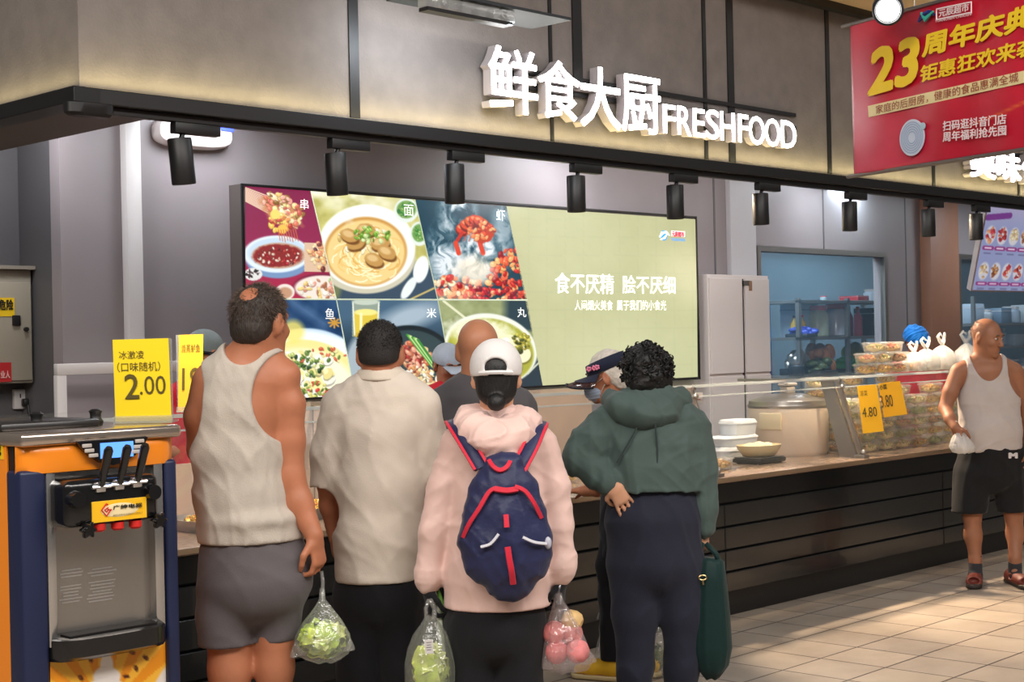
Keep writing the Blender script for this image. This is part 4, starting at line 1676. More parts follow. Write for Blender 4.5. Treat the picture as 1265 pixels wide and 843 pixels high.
T1, T2, T3 = (384, 236.2), (512.5, 246.6), (625.6, 254.9)
M0, M1, M2, M3 = (303.4, 369.5), (415.5, 369.8), (540.8, 370.3), (651, 371)
B1, B2, B3 = (438.8, 490.2), (561, 483), (670.4, 476.5)
pg = lambda a, c_: bp_(a, c_, -0.001)
picture('picture', (T3, (860.5, 271.2), (861.8, 465.8), B3), 150, 110, oliv, M_SCR, scr, pg, OB)
picture('picture', ((303, 230.2), T1, M1, M0), 150, 170, pic_skewers, M_SCR, scr, pg, OB)
picture('picture', (T1, T2, M2, M1), 190, 170, pic_noodles, M_SCR, scr, pg, OB)
picture('picture', (T2, T3, M3, M2), 170, 160, pic_crayfish, M_SCR, scr, pg, OB)
picture('picture', (M0, M1, B1, (303.8, 498.3)), 150, 150, pic_fish, M_SCR, scr, pg, OB)
picture('picture', (M1, M2, B2, B1), 170, 150, pic_rice, M_SCR, scr, pg, OB)
picture('picture', (M2, M3, B3, B2), 170, 150, pic_balls, M_SCR, scr, pg, OB)
b = MB(OB)
pale = mat('screen_divider', (196, 206, 180), 0.4, emit=0.8)
for a, c_ in ((T1, M1), (M1, B1), (T2, M2), (M2, B2)):
    b.tube([bp_(*a, -0.003), bp_(*c_, -0.003)], 0.004, 4)
b.tube([bp_(*M0, -0.003), bp_(*M3, -0.003)], 0.005, 4)
b.build('divider', pale, scr, smooth=False)
M_SW = mat('screen_white', (255, 255, 250), 0.4, emit=1.05)
for ch, x0, y0, x1, y1 in (('串', 371, 246, 381, 259), ('面', 499, 253, 511, 267), ('虾', 613, 259, 624, 273), ('鱼', 402, 381, 413, 394), ('米', 527, 381, 539, 393), ('丸', 639, 380, 650, 392)):
    px_text('lettering', ch, x0, y0, x1, y1, 1, YB - 0.006, M_SW, scr)
px_text('lettering', '食不厌精', 686, 338, 758, 363, 1, YB - 0.004, M_SW, scr, bold=0.004)
px_text('lettering', '脍不厌细', 769, 341, 834, 363, 1, YB - 0.004, M_SW, scr, bold=0.004)
px_text('lettering', '人间烟火美食', 710, 371, 757, 383.5, 1, YB - 0.004, M_SW, scr)
px_text('lettering', '属于我们的小食光', 762, 371, 823, 383.5, 1, YB - 0.004, M_SW, scr)
# round emblem and name plate, upper right of the screen
b = MB(OB)
c_ = bp_(820, 291, -0.003)
b.lathe([(0.040, 0), (0.040, 0.003)], c_, 24, rot=Rx(PI / 2))
b.build('emblem', mat('emblem_blue', (60, 130, 190), 0.4, emit=0.9), scr, smooth=False)
b = MB(OB)
b.tube([bp_(815, 293, -0.008), bp_(818, 288, -0.008), bp_(823, 287, -0.008), bp_(827, 291, -0.008)], [0.006, 0.012, 0.010, 0.003], 6)
b.tube([bp_(816, 296, -0.008), bp_(821, 294, -0.008), bp_(825, 288, -0.008)], [0.004, 0.010, 0.003], 6)
b.build('emblem_mark', mat('emblem_pale', (226, 246, 244), 0.4, emit=1.0), scr)
b = MB(OB)
a, d = bp_(829, 285, -0.002), bp_(846, 293, -0.002)
b.b2((a[0], YB - 0.004, d[2]), (d[0], YB - 0.002, a[2]))
b.build('name_plate', mat('plate_white', (244, 226, 226), 0.4, emit=0.9), scr, smooth=False)
px_text('lettering', '元辰超市', 830, 286.3, 845, 292.5, 1, YB - 0.006, mat('plate_red', (206, 40, 60), 0.5, emit=0.8), scr, bold=0.03)
px_text('lettering', 'YUANCHEN', 829, 294.6, 846, 298, 1, YB - 0.006, mat('plate_blue', (90, 150, 200), 0.5, emit=0.8), scr, bold=0.02)

# ------------------------------------------------------------------ red anniversary banner
NL = atd(1051.5, 120, 6.6)
ba = math.radians(44.25 + 27.0)      # its right side comes towards the camera
ux = -np.array([math.cos(ba), math.sin(ba), 0.0])
un = np.array([-ux[1], ux[0], 0.0])
if np.dot(un, NL - O) > 0:
    un = -un


def bn(px, py, off=0.0):
    d = ray(px, py)
    n = un
    p0 = NL + un * off
    return O + d * (((p0 - O) @ n) / (d @ n))


OBN = tuple(float(v) for v in bn(1150, 100))
ban = thing('hanging_banner', 'red hanging promotion banner with yellow 23 and white writing', 'banner', OBN)


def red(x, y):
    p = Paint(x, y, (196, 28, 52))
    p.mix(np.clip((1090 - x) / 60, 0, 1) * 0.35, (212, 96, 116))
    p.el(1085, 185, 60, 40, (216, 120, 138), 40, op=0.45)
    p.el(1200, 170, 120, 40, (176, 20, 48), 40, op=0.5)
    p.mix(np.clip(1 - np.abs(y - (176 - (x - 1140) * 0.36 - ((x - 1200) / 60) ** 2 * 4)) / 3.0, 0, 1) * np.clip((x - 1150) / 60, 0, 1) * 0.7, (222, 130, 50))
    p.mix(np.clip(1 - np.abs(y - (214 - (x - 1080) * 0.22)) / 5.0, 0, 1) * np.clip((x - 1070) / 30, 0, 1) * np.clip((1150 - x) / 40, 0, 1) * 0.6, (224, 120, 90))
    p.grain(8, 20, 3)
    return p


tl, tr, br_, bl = (1050, 30.5), (1330, -42), (1330, 173.5), (1055, 216)
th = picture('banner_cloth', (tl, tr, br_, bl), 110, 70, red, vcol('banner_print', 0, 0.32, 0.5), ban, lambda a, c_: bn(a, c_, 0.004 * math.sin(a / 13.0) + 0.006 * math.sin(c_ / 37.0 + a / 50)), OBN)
md = th.modifiers.new('thickness', 'SOLIDIFY')
md.thickness = 0.002
b = MB(OBN)
b.tube([bn(1040, 33, 0.0), bn(1330, -42, 0.0)], 0.008, 8)
b.build('top_rod', M_STEELD, ban)
b = MB(OBN)
b.tube([bn(1047, 218.5, 0.0), bn(1330, 175, 0.0)], 0.009, 8)
b.build('bottom_rod', M_STEELD, ban)
b = MB(OBN)
for px in (1130, 1320):
    q = bn(px, 10 if px < 1200 else -39)
    b.tube([q, q + np.array([0, 0, 1.6])], 0.0025, 5)
b.build('hanging_wire', M_STEELD, ban)


def btext(body, a, c_, h, m, bold=0.02, shear=0.0, off=0.014):
    """Writing on the banner along the photograph's base line a -> c_, h pixels tall at its left end."""
    p, q = bn(*a, off), bn(*c_, off)
    t = bn(a[0], a[1] - h, off)
    d = q - p
    return text('lettering', body, p, d, np.cross(un, d / np.linalg.norm(d)) * -1 if np.cross(un, d)[2] < 0 else np.cross(un, d), float(np.linalg.norm(d)), float(np.linalg.norm(t - p)), m, ban, bold=bold, shear=shear)


M_YEL = mat('banner_yellow', (244, 206, 30), 0.5)
M_BW = mat('banner_white', (240, 224, 226), 0.5)
btext('23', (1074, 117), (1136, 99), 52, M_YEL, 0.03, 0.18)
btext('周年庆典', (1140, 70.5), (1276, 34), 27, M_YEL, 0.03, 0.12)
btext('钜惠狂欢来袭', (1138, 102), (1282, 66), 20, M_YEL, 0.02, 0.12)
b = MB(OBN)
q = [bn(*c_, 0.010) for c_ in ((1073, 145), (1275, 100), (1275, 85), (1072, 131))]
vs = [b.bm.verts.new(b._p(p)) for p in q]
b.bm.faces.new(vs)
o = b.build('cream_strip', mat('strip_cream', (232, 214, 160), 0.5), ban, smooth=False)
btext('家庭的后厨房，健康的食品惠满全城', (1082, 141.5), (1258, 101), 11, mat('banner_darkred', (150, 60, 36), 0.5), 0.0)
btext('扫码逛抖音门店', (1165, 162), (1243, 153), 12, M_BW, 0.015)
btext('周年福利抢先囤', (1165, 175.5), (1243, 167), 12, M_BW, 0.015)
b = MB(OBN)
# round pale badge: ring and face
rotb = Vector((0, 0, 1)).rotation_difference(Vector([float(v) for v in un])).to_matrix()
c0 = bn(1127, 170, 0.012)
rr = float(np.linalg.norm(bn(1147, 170) - bn(1107, 170))) / 2
rv = float(np.linalg.norm(bn(1127, 148) - bn(1127, 193))) / 2
b.lathe([(rv, 0.0), (rv, 0.002)], c0, 36, rot=rotb)
bd = b.build('badge', mat('badge_pale', (196, 206, 222), 0.5), ban, smooth=False)
b = MB(OBN)
for i in range(5):
    q = rv * (0.3 + 0.13 * i)
    b.lathe([(q, 0.003), (q + 0.004, 0.003), (q + 0.004, 0.0035), (q, 0.0035), (q, 0.003)], c0 + np.array(un) * 0.0, 30, rot=rotb, caps=False)
b.build('badge_ring', mat('badge_blue', (150, 170, 200), 0.5), ban, smooth=False)
b = MB(OBN)
b.lathe([(rv * 0.2, 0.003), (rv * 0.2, 0.006)], bn(1141, 156, 0.012), 20, rot=rotb)
b.build('badge_dot', mat('badge_teal', (170, 200, 210), 0.5), ban, smooth=False)
# emblem and framed name at the top
b = MB(OBN)
for s_, z_ in ((0.0, 0), (1.0, 1)):
    b.tube([bn(1134 + s_, 27, 0.014), bn(1139, 20, 0.014), bn(1148, 16, 0.014), bn(1155, 18, 0.014)], [0.004, 0.012, 0.014, 0.004], 6)
b.build('emblem', mat('emblem_navy', (50, 60, 130), 0.5), ban)
b = MB(OBN)
b.tube([bn(1138, 16, 0.02), bn(1143, 24, 0.02), bn(1153, 14, 0.02)], [0.006, 0.011, 0.004], 6)
b.build('emblem_leaf', mat('emblem_green', (60, 170, 150), 0.5), ban)
btext('元辰超市', (1160, 21.5), (1197, 13.5), 9.5, M_BW, 0.015)
btext('YUANCHEN CHAOSHI', (1155, 28), (1200, 19), 3.4, M_BW, 0.0)
b = MB(OBN)
b.tube([bn(*c_, 0.013) for c_ in ((1157, 24.5), (1200, 15.5), (1200, 2.5), (1157, 11.5), (1157, 24.5))], 0.0035, 5)
b.build('name_frame', M_BW, ban)

# ------------------------------------------------------------------ tilted hanging menu board at far right
c = [on(1219, 253, 1, FY + 0.25), on(1199, 359.5, 1, FY + 0.62)]
vx = Vector((1, 0, 0))
p0 = Vector([float(v) for v in c[1]])
vy = (Vector([float(v) for v in c[0]]) - p0)
hgt = vy.length
vy.normalize()
lean = vy.x
mb_ = thing('hanging_menu_board', 'tilted lilac menu board with two rows of small dishes at right edge', 'menu board', p0)
vn = vx.cross(vy).normalized()
if vn.y > 0:
    vn = -vn
b = MB()
b.prism([(0, 0), (1.5, 0), (1.5, hgt), (0, hgt)], (0, 0, 0), vx, vy, -vn, 0.04)
b.build('board', mat('board_edge', (206, 206, 214), 0.4), mb_, smooth=False)


def lilac(x, y):
    p = Paint(x, y, (150, 158, 200))
    p.mix(np.clip((y - 80) / 40, 0, 1) * 0.7, (196, 176, 200))
    p.mix(np.clip((x - 40) / 80, 0, 1) * 0.3, (176, 190, 220))
    p.line(4, 96, 40, 101, 8, (120, 60, 140))
    for r_, yy in ((0, 74), (1, 26)):
        for i in range(7):
            cx = 14 + i * 20
            p.el(cx, yy, 8.5, 12, (216, 212, 220), 2)
            p.blobs(cx, yy, 6, 9, [[(190, 50, 60), (226, 150, 110)], [(160, 40, 50), (200, 90, 70)], [(200, 160, 110), (230, 210, 170)], [(140, 80, 50), (190, 130, 80)]][(i + r_ * 2) % 4], 16, 2.6, i + r_ * 9)
            p.line(cx - 7, yy - 17, cx + 7, yy - 17, 5.5, (150, 60, 130))
            p.line(cx - 5, yy - 17, cx + 5, yy - 17, 2, (230, 200, 226))
            p.line(cx - 5, yy - 24, cx + 5, yy - 24, 2.4, (120, 120, 160))
    return p


sx = 150.0 / 1.5
me_o = picture('printed_face', ((0, 110), (150, 110), (150, 0), (0, 0)), 150, 110, lilac, vcol('menu_light', emit=0.75), mb_,
               lambda a, c_: np.array(vx * (0.012 + a / 150 * 1.476) + vy * (0.012 + c_ / 110 * (hgt - 0.024)) + vn * 0.002), (0, 0, 0))
b = MB()
for lo, hi in (((0, 0), (1.5, 0.012)), ((0, hgt - 0.012), (1.5, hgt)), ((0, 0.012), (0.012, hgt - 0.012)), ((1.488, 0.012), (1.5, hgt - 0.012))):
    b.prism([(lo[0], lo[1]), (hi[0], lo[1]), (hi[0], hi[1]), (lo[0], hi[1])], (0, 0, 0), vx, vy, vn, 0.008)
b.build('frame', mat('board_frame', (150, 132, 132), 0.4), mb_, smooth=False)
b = MB()
for q in (0.25, 1.3):
    p = vx * q + vy * hgt
    b.tube([p, (p.x, p.y, p.z + 0.6)], 0.004, 6)
b.build('hanger', M_STEELD, mb_)
# ------------------------------------------------------------------ soft ice cream machine, front left
YM = 4.0


def mq(px, py, y=YM):
    q = on(px, py, 1, y)
    return float(q[0]), float(q[2])


mxl, mxr = mq(30, 700)[0], mq(224, 700)[0]
zr0, zr1 = mq(130, 546)[1], mq(130, 530)[1]     # steel rim
zo0 = mq(130, 579)[1]                          # bottom of the orange band
YK = YM + 0.62
om = ((mxl + mxr) / 2, YM + 0.3, 0.0)
ice = thing('ice_cream_machine', 'orange and navy soft ice cream machine with three black levers', 'ice cream machine', om)
M_OR = mat('machine_orange', (244, 140, 30), 0.35, coat=0.2)
M_NAVY = mat('machine_navy', (26, 34, 66), 0.4)
M_SSF = mat('machine_steel', (172, 166, 160), 0.26, 0.85, var=0.05, vscale=3)
M_PLAS = mat('black_plastic', (16, 16, 17), 0.22, coat=0.3)
zt0, zt1 = mq(130, 808)[1], mq(130, 782)[1]     # drip tray
MB(om).b2((mxl + 0.012, YM + 0.06, 0.06), (mxr - 0.012, YK, zr0)).build('inner_cabinet', M_BLACK, ice, smooth=False)
cw = mq(62, 700)[0] - mxl
for xa in (mxl, mxr - cw * 0.55):
    MB(om).b2((xa, YM + 0.01, 0.06), (xa + (cw if xa == mxl else cw * 0.55), YM + 0.10, zo0 + 0.01), 0.012, 3).build('corner_post', M_NAVY, ice)
for xa in (mxl + 0.004, mxr - 0.012):
    sp = MB(om).b2((xa, YM + 0.10, 0.06), (xa + 0.008, YK, zr0), 0.002).build('side_panel', M_OR, ice, smooth=False)
    if xa < (mxl + mxr) / 2:
        left_panel = sp
b = MB(om)
for i in range(9):
    for j in range(2):
        z = 0.30 + 0.032 * i + 0.40 * 0
        b.b2((mxl + 0.001, YM + 0.22 + 0.17 * j, z), (mxl + 0.0045, YM + 0.35 + 0.17 * j, z + 0.012))
b.build('vent_slot', mat('slot_dark', (40, 24, 14), 0.6), left_panel, smooth=False)
b = MB(om).b2((mxl + 0.002, YM + 0.115, mq(10, 566)[1] - 0.012), (mxl + 0.004, YM + 0.28, mq(10, 566)[1] + 0.048))
b.build('warning_sticker', mat('label_yellow', (236, 196, 30), 0.5), left_panel, smooth=False)
text('lettering', '禁止嬉戏', (mxl + 0.0015, YM + 0.275, mq(10, 566)[1]), (0, -1, 0), (0, 0, 1), 0.15, 0.034, mat('ink_black', (20, 18, 16), 0.6), ice, bold=0.02)
MB(om).b2((mxl + 0.03, YM + 0.045, zt0 - 0.04), (mxr - 0.03, YM + 0.06, zo0 + 0.02)).build('steel_front', M_SSF, ice, smooth=False)
for x0, x1 in ((62, 73), (195, 206)):
    a, c_ = mq(x0, 700)[0], mq(x1, 700)[0]
    MB(om).b2((a, YM + 0.012, zt1 - 0.02), (c_, YM + 0.05, zo0 + 0.01), 0.003).build('steel_trim', mat('bright_steel', (200, 198, 196), 0.2, 0.9), ice)
# faint printed notice on the steel
b = MB(om)
rr_ = random.Random(3)
for (cx, cy, wd, n) in ((98, 706, 34, 3), (97, 726, 30, 6), (136, 704, 36, 3), (136, 720, 36, 4), (134, 736, 36, 3)):
    for i in range(n):
        x, z = mq(cx, cy + i * 4.0)
        hw_ = wd / 2 * 0.0027 * rr_.uniform(0.6, 1.0)
        b.box((x, YM + 0.0445, z), (hw_ * 2, 0.001, 0.0035))
b.build('printed_notice', mat('notice_grey', (142, 136, 130), 0.5), ice, smooth=False)
# orange front band, bulging forward
g = []
for i in range(17):
    t = i / 16.0
    x = mxl + 0.002 + (mxr - mxl - 0.004) * t
    bul = 0.035 * math.sqrt(max(0, 1 - (2 * t - 1) ** 6))
    g.append([(x, YM + 0.05 - bul - 0.008 * q, zo0 + (zr0 - zo0) * z) for z, q in ((0.0, -0.6), (0.03, 0.6), (0.3, 1.0), (0.7, 1.0), (1.0, 1.0))])
b = MB(om).sheet(g)
band = b.build('orange_band', M_OR, ice)
md = band.modifiers.new('thickness', 'SOLIDIFY')
md.thickness = 0.008
md.offset = 0
# dark control panel with display, buttons
yc = YM - 0.018


def cp(px, py, dy=0.0):
    q = on(px, py, 1, yc + dy)
    return (float(q[0]), float(q[2]))


sh = [cp(*q) for q in ((95, 546), (183, 540), (178, 551), (168, 562), (154, 571), (140, 575), (126, 572), (112, 563), (102, 555))]
b = MB(om).prism(sh[::-1], (0, yc, 0), (1, 0, 0), (0, 0, 1), (0, 1, 0), 0.02)
pan = b.build('control_panel', M_PLAS, ice, smooth=False)
a, c_ = cp(124, 567), cp(164, 545)
MB(om).b2((a[0], yc - 0.003, a[1]), (c_[0], yc + 0.002, c_[1])).build('display', mat('lcd_blue', (90, 150, 250), 0.3, emit=1.0), pan, smooth=False)
for px, py in ((107, 551), (110, 557), (115, 563), (172, 545), (170, 552), (168, 558)):
    a = cp(px, py)
    MB(om).box((a[0], yc - 0.002, a[1]), (0.030, 0.006, 0.011), Rz(0), 0.002).build('button', mat('button_grey', (186, 178, 170), 0.4), pan)
# steel rim and top with two hopper lids
b = MB(om).b2((mxl - 0.006, YM - 0.012, zr0), (mxr + 0.006, YK + 0.01, zr1), 0.012, 3)
rim = b.build('steel_rim', mat('rim_steel', (206, 190, 176), 0.22, 0.9), ice)
xm_ = (mxl + mxr) / 2
b = MB(om).b2((mxl + 0.02, YM + 0.16, zr1 - 0.002), (xm_ + 0.09, YK - 0.05, zr1 + 0.024), 0.012, 2)
lid = b.build('hopper_lid', mat('lid_dark', (40, 38, 38), 0.3), ice)
for px, y_ in ((45, YM + 0.24), (118, YM + 0.24)):
    x = wx(px, 512, y_)
    b = MB(om).lathe([(0.022, zr1), (0.024, zr1 + 0.012), (0.017, zr1 + 0.022), (0.017, zr1 + 0.034), (0.021, zr1 + 0.044), (0.012, zr1 + 0.05)], (x, y_, 0), 16)
    b.build('lid_knob', M_BLACK, lid)
# dispensing head
yh = YM - 0.075
a, c_ = cp(81, 652, -0.05), cp(196, 592, -0.05)
hx0, hx1, hz0, hz1 = a[0], c_[0], mq(138, 653, yh)[1], mq(138, 590, yh)[1]
b = MB(om)
b.b2((hx0, yh, hz0 + 0.01), (hx1, YM + 0.05, hz1), 0.024, 4)
head_ = b.build('dispensing_head', M_PLAS, ice)
for x in (hx0 + 0.03, hx1 - 0.03):
    b = MB(om)
    b.lathe([(0.026, -0.03), (0.028, 0.0), (0.022, 0.03)], (x, yh + 0.01, (hz0 + hz1) / 2 + 0.02), 20, rot=Rx(PI / 2))
    b.build('clamp_boss', M_PLAS, head_)
yl = yh - 0.003


def lq(px, py, y=None):
    q = on(px, py, 1, yl if y is None else y)
    return float(q[0]), float(q[2])


a, c_ = lq(114, 647), lq(181, 614)
MB(om).b2((a[0], yl, a[1]), (c_[0], yh + 0.004, c_[1]), 0.001).build('brand_label', mat('label_amber', (246, 190, 30), 0.4), head_, smooth=False)
b = MB(om)
c0 = lq(148, 630)
b.ell((c0[0], yl - 0.0005, c0[1]), (0.062, 0.0012, 0.020))
b.build('label_glow', mat('label_cream', (240, 220, 170), 0.4), head_)
a, c_ = lq(139, 630), lq(175, 621)
text('lettering', '广绅电器', (a[0], yl - 0.003, a[1]), (1, 0, 0), (0, 0, 1), c_[0] - a[0], c_[1] - a[1], mat('ink_black', (20, 18, 16), 0.6), ice, bold=0.006)
a, c_ = lq(139, 637), lq(175, 632.5)
text('lettering', 'GUANGSHEN', (a[0], yl - 0.003, a[1]), (1, 0, 0), (0, 0, 1), c_[0] - a[0], c_[1] - a[1], mat('ink_grey', (120, 104, 70), 0.6), ice, bold=0.01)
# red diamond emblem
b = MB(om)
c0 = lq(131, 630)
d_ = 0.016
k = [(0.3 * d_, 0.9 * d_), (0, d_ * 1.1), (-d_, 0), (0, -d_ * 1.1), (d_, 0), (d_ * 0.3, 0.0)]
b.tube([(c0[0] + q[0], yl - 0.003, c0[1] + q[1]) for q in k], 0.0022, 5)
k = [(0.35 * d_, 0.35 * d_), (-0.35 * d_, 0.0), (0, -0.4 * d_), (0.45 * d_, 0)]
b.tube([(c0[0] + q[0], yl - 0.003, c0[1] + q[1]) for q in k], 0.0020, 5)
b.build('emblem', mat('emblem_red', (206, 34, 40), 0.5), head_)
# levers with steel pivots, red nozzles, star knobs
for (tx, ty, bx, by) in ((135, 553, 125, 600), (158, 551, 148, 597), (180, 549, 170, 594)):
    p0, p1 = on(bx, by, 1, yh - 0.005), on(tx, ty, 1, yh - 0.06)
    b = MB(om).tube([p0, p0 + (p1 - p0) * 0.3, p0 + (p1 - p0) * 0.92, p1], [0.009, 0.0115, 0.0135, 0.009], 12)
    lv = b.build('lever', M_PLAS, ice)
    b = MB(om).box(on(bx - 3, by + 2, 1, yh + 0.005), (0.032, 0.03, 0.03), None, 0.004).tube([p0 + np.array([-0.03, 0, -0.004]), p0 + np.array([0.03, 0, -0.004])], 0.006, 8)
    b.build('pivot', mat('bright_steel', (200, 198, 196), 0.2, 0.9), lv)
    q = on(bx - 3, 652 - (bx - 125) * 0.09, 1, yh + 0.02)
    b = MB(om).lathe([(0.019, 0.012), (0.019, -0.006), (0.013, -0.012)], q, 16)
    b.build('nozzle', mat('nozzle_red', (206, 40, 34), 0.4), head_)
for px, py in ((109, 655), (196, 643)):
    q = on(px, py, 1, yh - 0.005)
    b = MB(om).lathe([(0.016, -0.014), (0.021, -0.008), (0.021, 0.008), (0.016, 0.014)], q, 30, rot=Rx(PI / 2), wob=lambda an, j: 1 + 0.22 * math.cos(6 * an))
    b.build('star_knob', M_PLAS, head_)
# drip tray
b = MB(om)
g = []
for i in range(17):
    t = i / 16.0
    x = mq(62, 790)[0] + (mq(208, 790)[0] - mq(62, 790)[0]) * t
    bul = 0.09 * math.sqrt(max(0, 1 - (2 * t - 1) ** 4)) + 0.01
    g.append([(x, YM + 0.05, zt1 + 0.006), (x, YM + 0.05 - bul * 0.9, zt1 + 0.004), (x, YM + 0.045 - bul, zt1), (x, YM + 0.045 - bul, zt0 + 0.012), (x, YM + 0.05 - bul * 0.9, zt0), (x, YM + 0.05, zt0)])
b.sheet(g)
tr_ = b.build('drip_tray', M_PLAS, ice)
MB(om).b2((mq(82, 780)[0], YM - 0.02, zt1 + 0.005), (mq(190, 780)[0], YM + 0.035, zt1 + 0.010)).build('tray_grid', mat('grid_dark', (52, 50, 50), 0.3, 0.6), tr_, smooth=False)


# printed lower panel: rays, an ice cream swirl, splashes
def rays(x, y):
    p = Paint(x, y, (240, 150, 30))
    an = np.arctan2(y - 880, x - 132)
    p.mix((np.sin(an * 18) > 0).astype(float), (250, 186, 60))
    for cx, cy, rx, ry in ((132, 822, 8, 14), (132, 836, 17, 12), (132, 852, 24, 14), (132, 872, 28, 16)):
        p.el(cx, cy, rx, ry, (240, 232, 226), 2)
        p.el(cx - 3, cy + 5, rx * 0.7, ry * 0.25, (206, 200, 206), 3)
    p.el(200, 860, 14, 46, (232, 220, 210), 2, 22)
    for cx, cy, a in ((105, 806, 30), (112, 815, 60), (163, 806, 20), (168, 826, 70), (180, 813, 40), (156, 836, 10), (100, 838, 50)):
        p.el(cx, cy, 4.2, 2.6, (90, 40, 20), 1, a)
        p.line(cx - 1.5, cy, cx + 1.5, cy, 0.7, (190, 120, 70))
    return p


a, c_ = mq(62, 700)[0], mq(209, 700)[0]
yp = YM + 0.03
picture('lower_panel', ((62, 800), (210, 790), (210, 1130), (62, 1160)), 90, 160, rays, vcol('machine_print', 0, 0.35), ice, lambda q, r_: on(q, r_, 1, yp), om)
b = MB(om)
for x in (mxl + 0.06, mxr - 0.06):
    for y_ in (YM + 0.12, YK - 0.06):
        b.lathe([(0.028, 0.0), (0.028, 0.045), (0.012, 0.06)], (x, y_, 0), 14)
b.build('caster', M_BLACK, ice)

# ------------------------------------------------------------------ yellow price signs
RX = np.array([M[0, 0], M[1, 0], 0.0])
RX /= np.linalg.norm(RX)
FYV = np.array([-RX[1], RX[0], 0.0])
UP = np.array([0, 0, 1.0])
M_CARD = mat('price_yellow', (246, 214, 24), 0.45)
M_INK = mat('ink_olive', (84, 70, 14), 0.6)
M_ACR = film('acrylic', (226, 230, 228), clear=0.7, rough=0.08, bump=0, gloss=0.12)


def price_card(label, depth, tl, tr, br_, bl, lines, stand=None, group=None, m=None, tilt=0.0, name='price_card'):
    """Thin card facing the viewer with lines of writing: (text, x0, y0, x1, y1) in photograph pixels."""
    P = [atd(*q, depth) for q in (tl, tr, br_, bl)]
    base = (P[2] + P[3]) / 2
    o = thing(name, label, 'price sign', base, 0, group)
    ux_ = P[1] - P[0]
    ux_ = ux_ / np.linalg.norm(ux_)
    uy_ = P[0] - P[3]
    uy_ = uy_ / np.linalg.norm(uy_)
    nn = np.cross(ux_, uy_)
    b_ = MB(base)
    fr = [b_.bm.verts.new(b_._p(p)) for p in (P[3], P[2], P[1], P[0])]
    bk = [b_.bm.verts.new(b_._p(p - nn * 0.002)) for p in (P[3], P[2], P[1], P[0])]
    b_.bm.faces.new(fr)
    b_.bm.faces.new(bk[::-1])
    for i in range(4):
        b_.bm.faces.new((fr[i], bk[i], bk[(i + 1) % 4], fr[(i + 1) % 4]))
    b_.build('card', m or M_CARD, o, smooth=False)
    for s_, x0, y0, x1, y1, bo in lines:
        a_, c__, t_ = atd(x0, y1, depth - 0.002), atd(x1, y1, depth - 0.002), atd(x0, y0, depth - 0.002)
        text('lettering', s_, a_, ux_, uy_, float(np.linalg.norm(c__ - a_)), float(np.linalg.norm(t_ - a_)), M_INK, o, bold=bo)
    if stand:
        b_ = MB(base)
        zt_ = stand
        w_ = np.linalg.norm(P[1] - P[0]) / 2 + 0.004
        rot_ = Matrix(((RX[0], FYV[0], 0), (RX[1], FYV[1], 0), (0, 0, 1)))
        hh_ = float(P[0][2]) - zt_
        cc_ = Vector([float(v) for v in base])
        b_.box(cc_ + Vector([float(v) for v in FYV * 0.008]) + Vector((0, 0, -cc_.z + zt_ + hh_ / 2)), (w_ * 2, 0.004, hh_), rot_)
        b_.box(cc_ + Vector([float(v) for v in FYV * 0.03]) + Vector((0, 0, -cc_.z + zt_ + 0.004)), (w_ * 2, 0.09, 0.007), rot_)
        b_.box(cc_ + Vector([float(v) for v in FYV * -0.008]) + Vector((0, 0, -cc_.z + zt_ + 0.012)), (w_ * 2, 0.003, 0.024), rot_)
        b_.build('acrylic_stand', M_ACR, o, smooth=False)
    return o


dsg = float((on(176, 522, 2, zr1 + 0.004) - O) @ M[:, 2])
price_card('yellow 2.00 price sign standing on the ice cream machine', dsg, (139, 420), (208, 418), (212, 523), (143, 526),
           [('冰激凌', 147, 434, 178, 444, 0.0), ('（口味随机）', 145, 448, 198, 460, 0.0), ('2', 155, 463, 172, 493, 0.008), ('.00', 173, 465, 205, 488, 0.0)], stand=zr1 + 0.001)
dsg = float((on(236, 509, 2, ZS + 0.008) - O) @ M[:, 2])
price_card('narrow yellow price sign 19 half hidden by the left man in a tank top', dsg, (221, 414), (251, 413), (250, 509), (220, 509),
           [('清蒸鲈鱼', 224, 426, 247, 436, 0.0), ('19', 225, 455, 247, 482, 0.004)], stand=ZS + 0.006, m=mat('price_amber', (226, 178, 44), 0.45))
# ------------------------------------------------------------------ food tubs
M_TUB = film('tub_plastic', (228, 222, 206), clear=0.72, rough=0.2, bump=0, gloss=0.10)
M_LID = film('tub_lid', (240, 238, 230), clear=0.82, rough=0.12, bump=0.1, gloss=0.12)


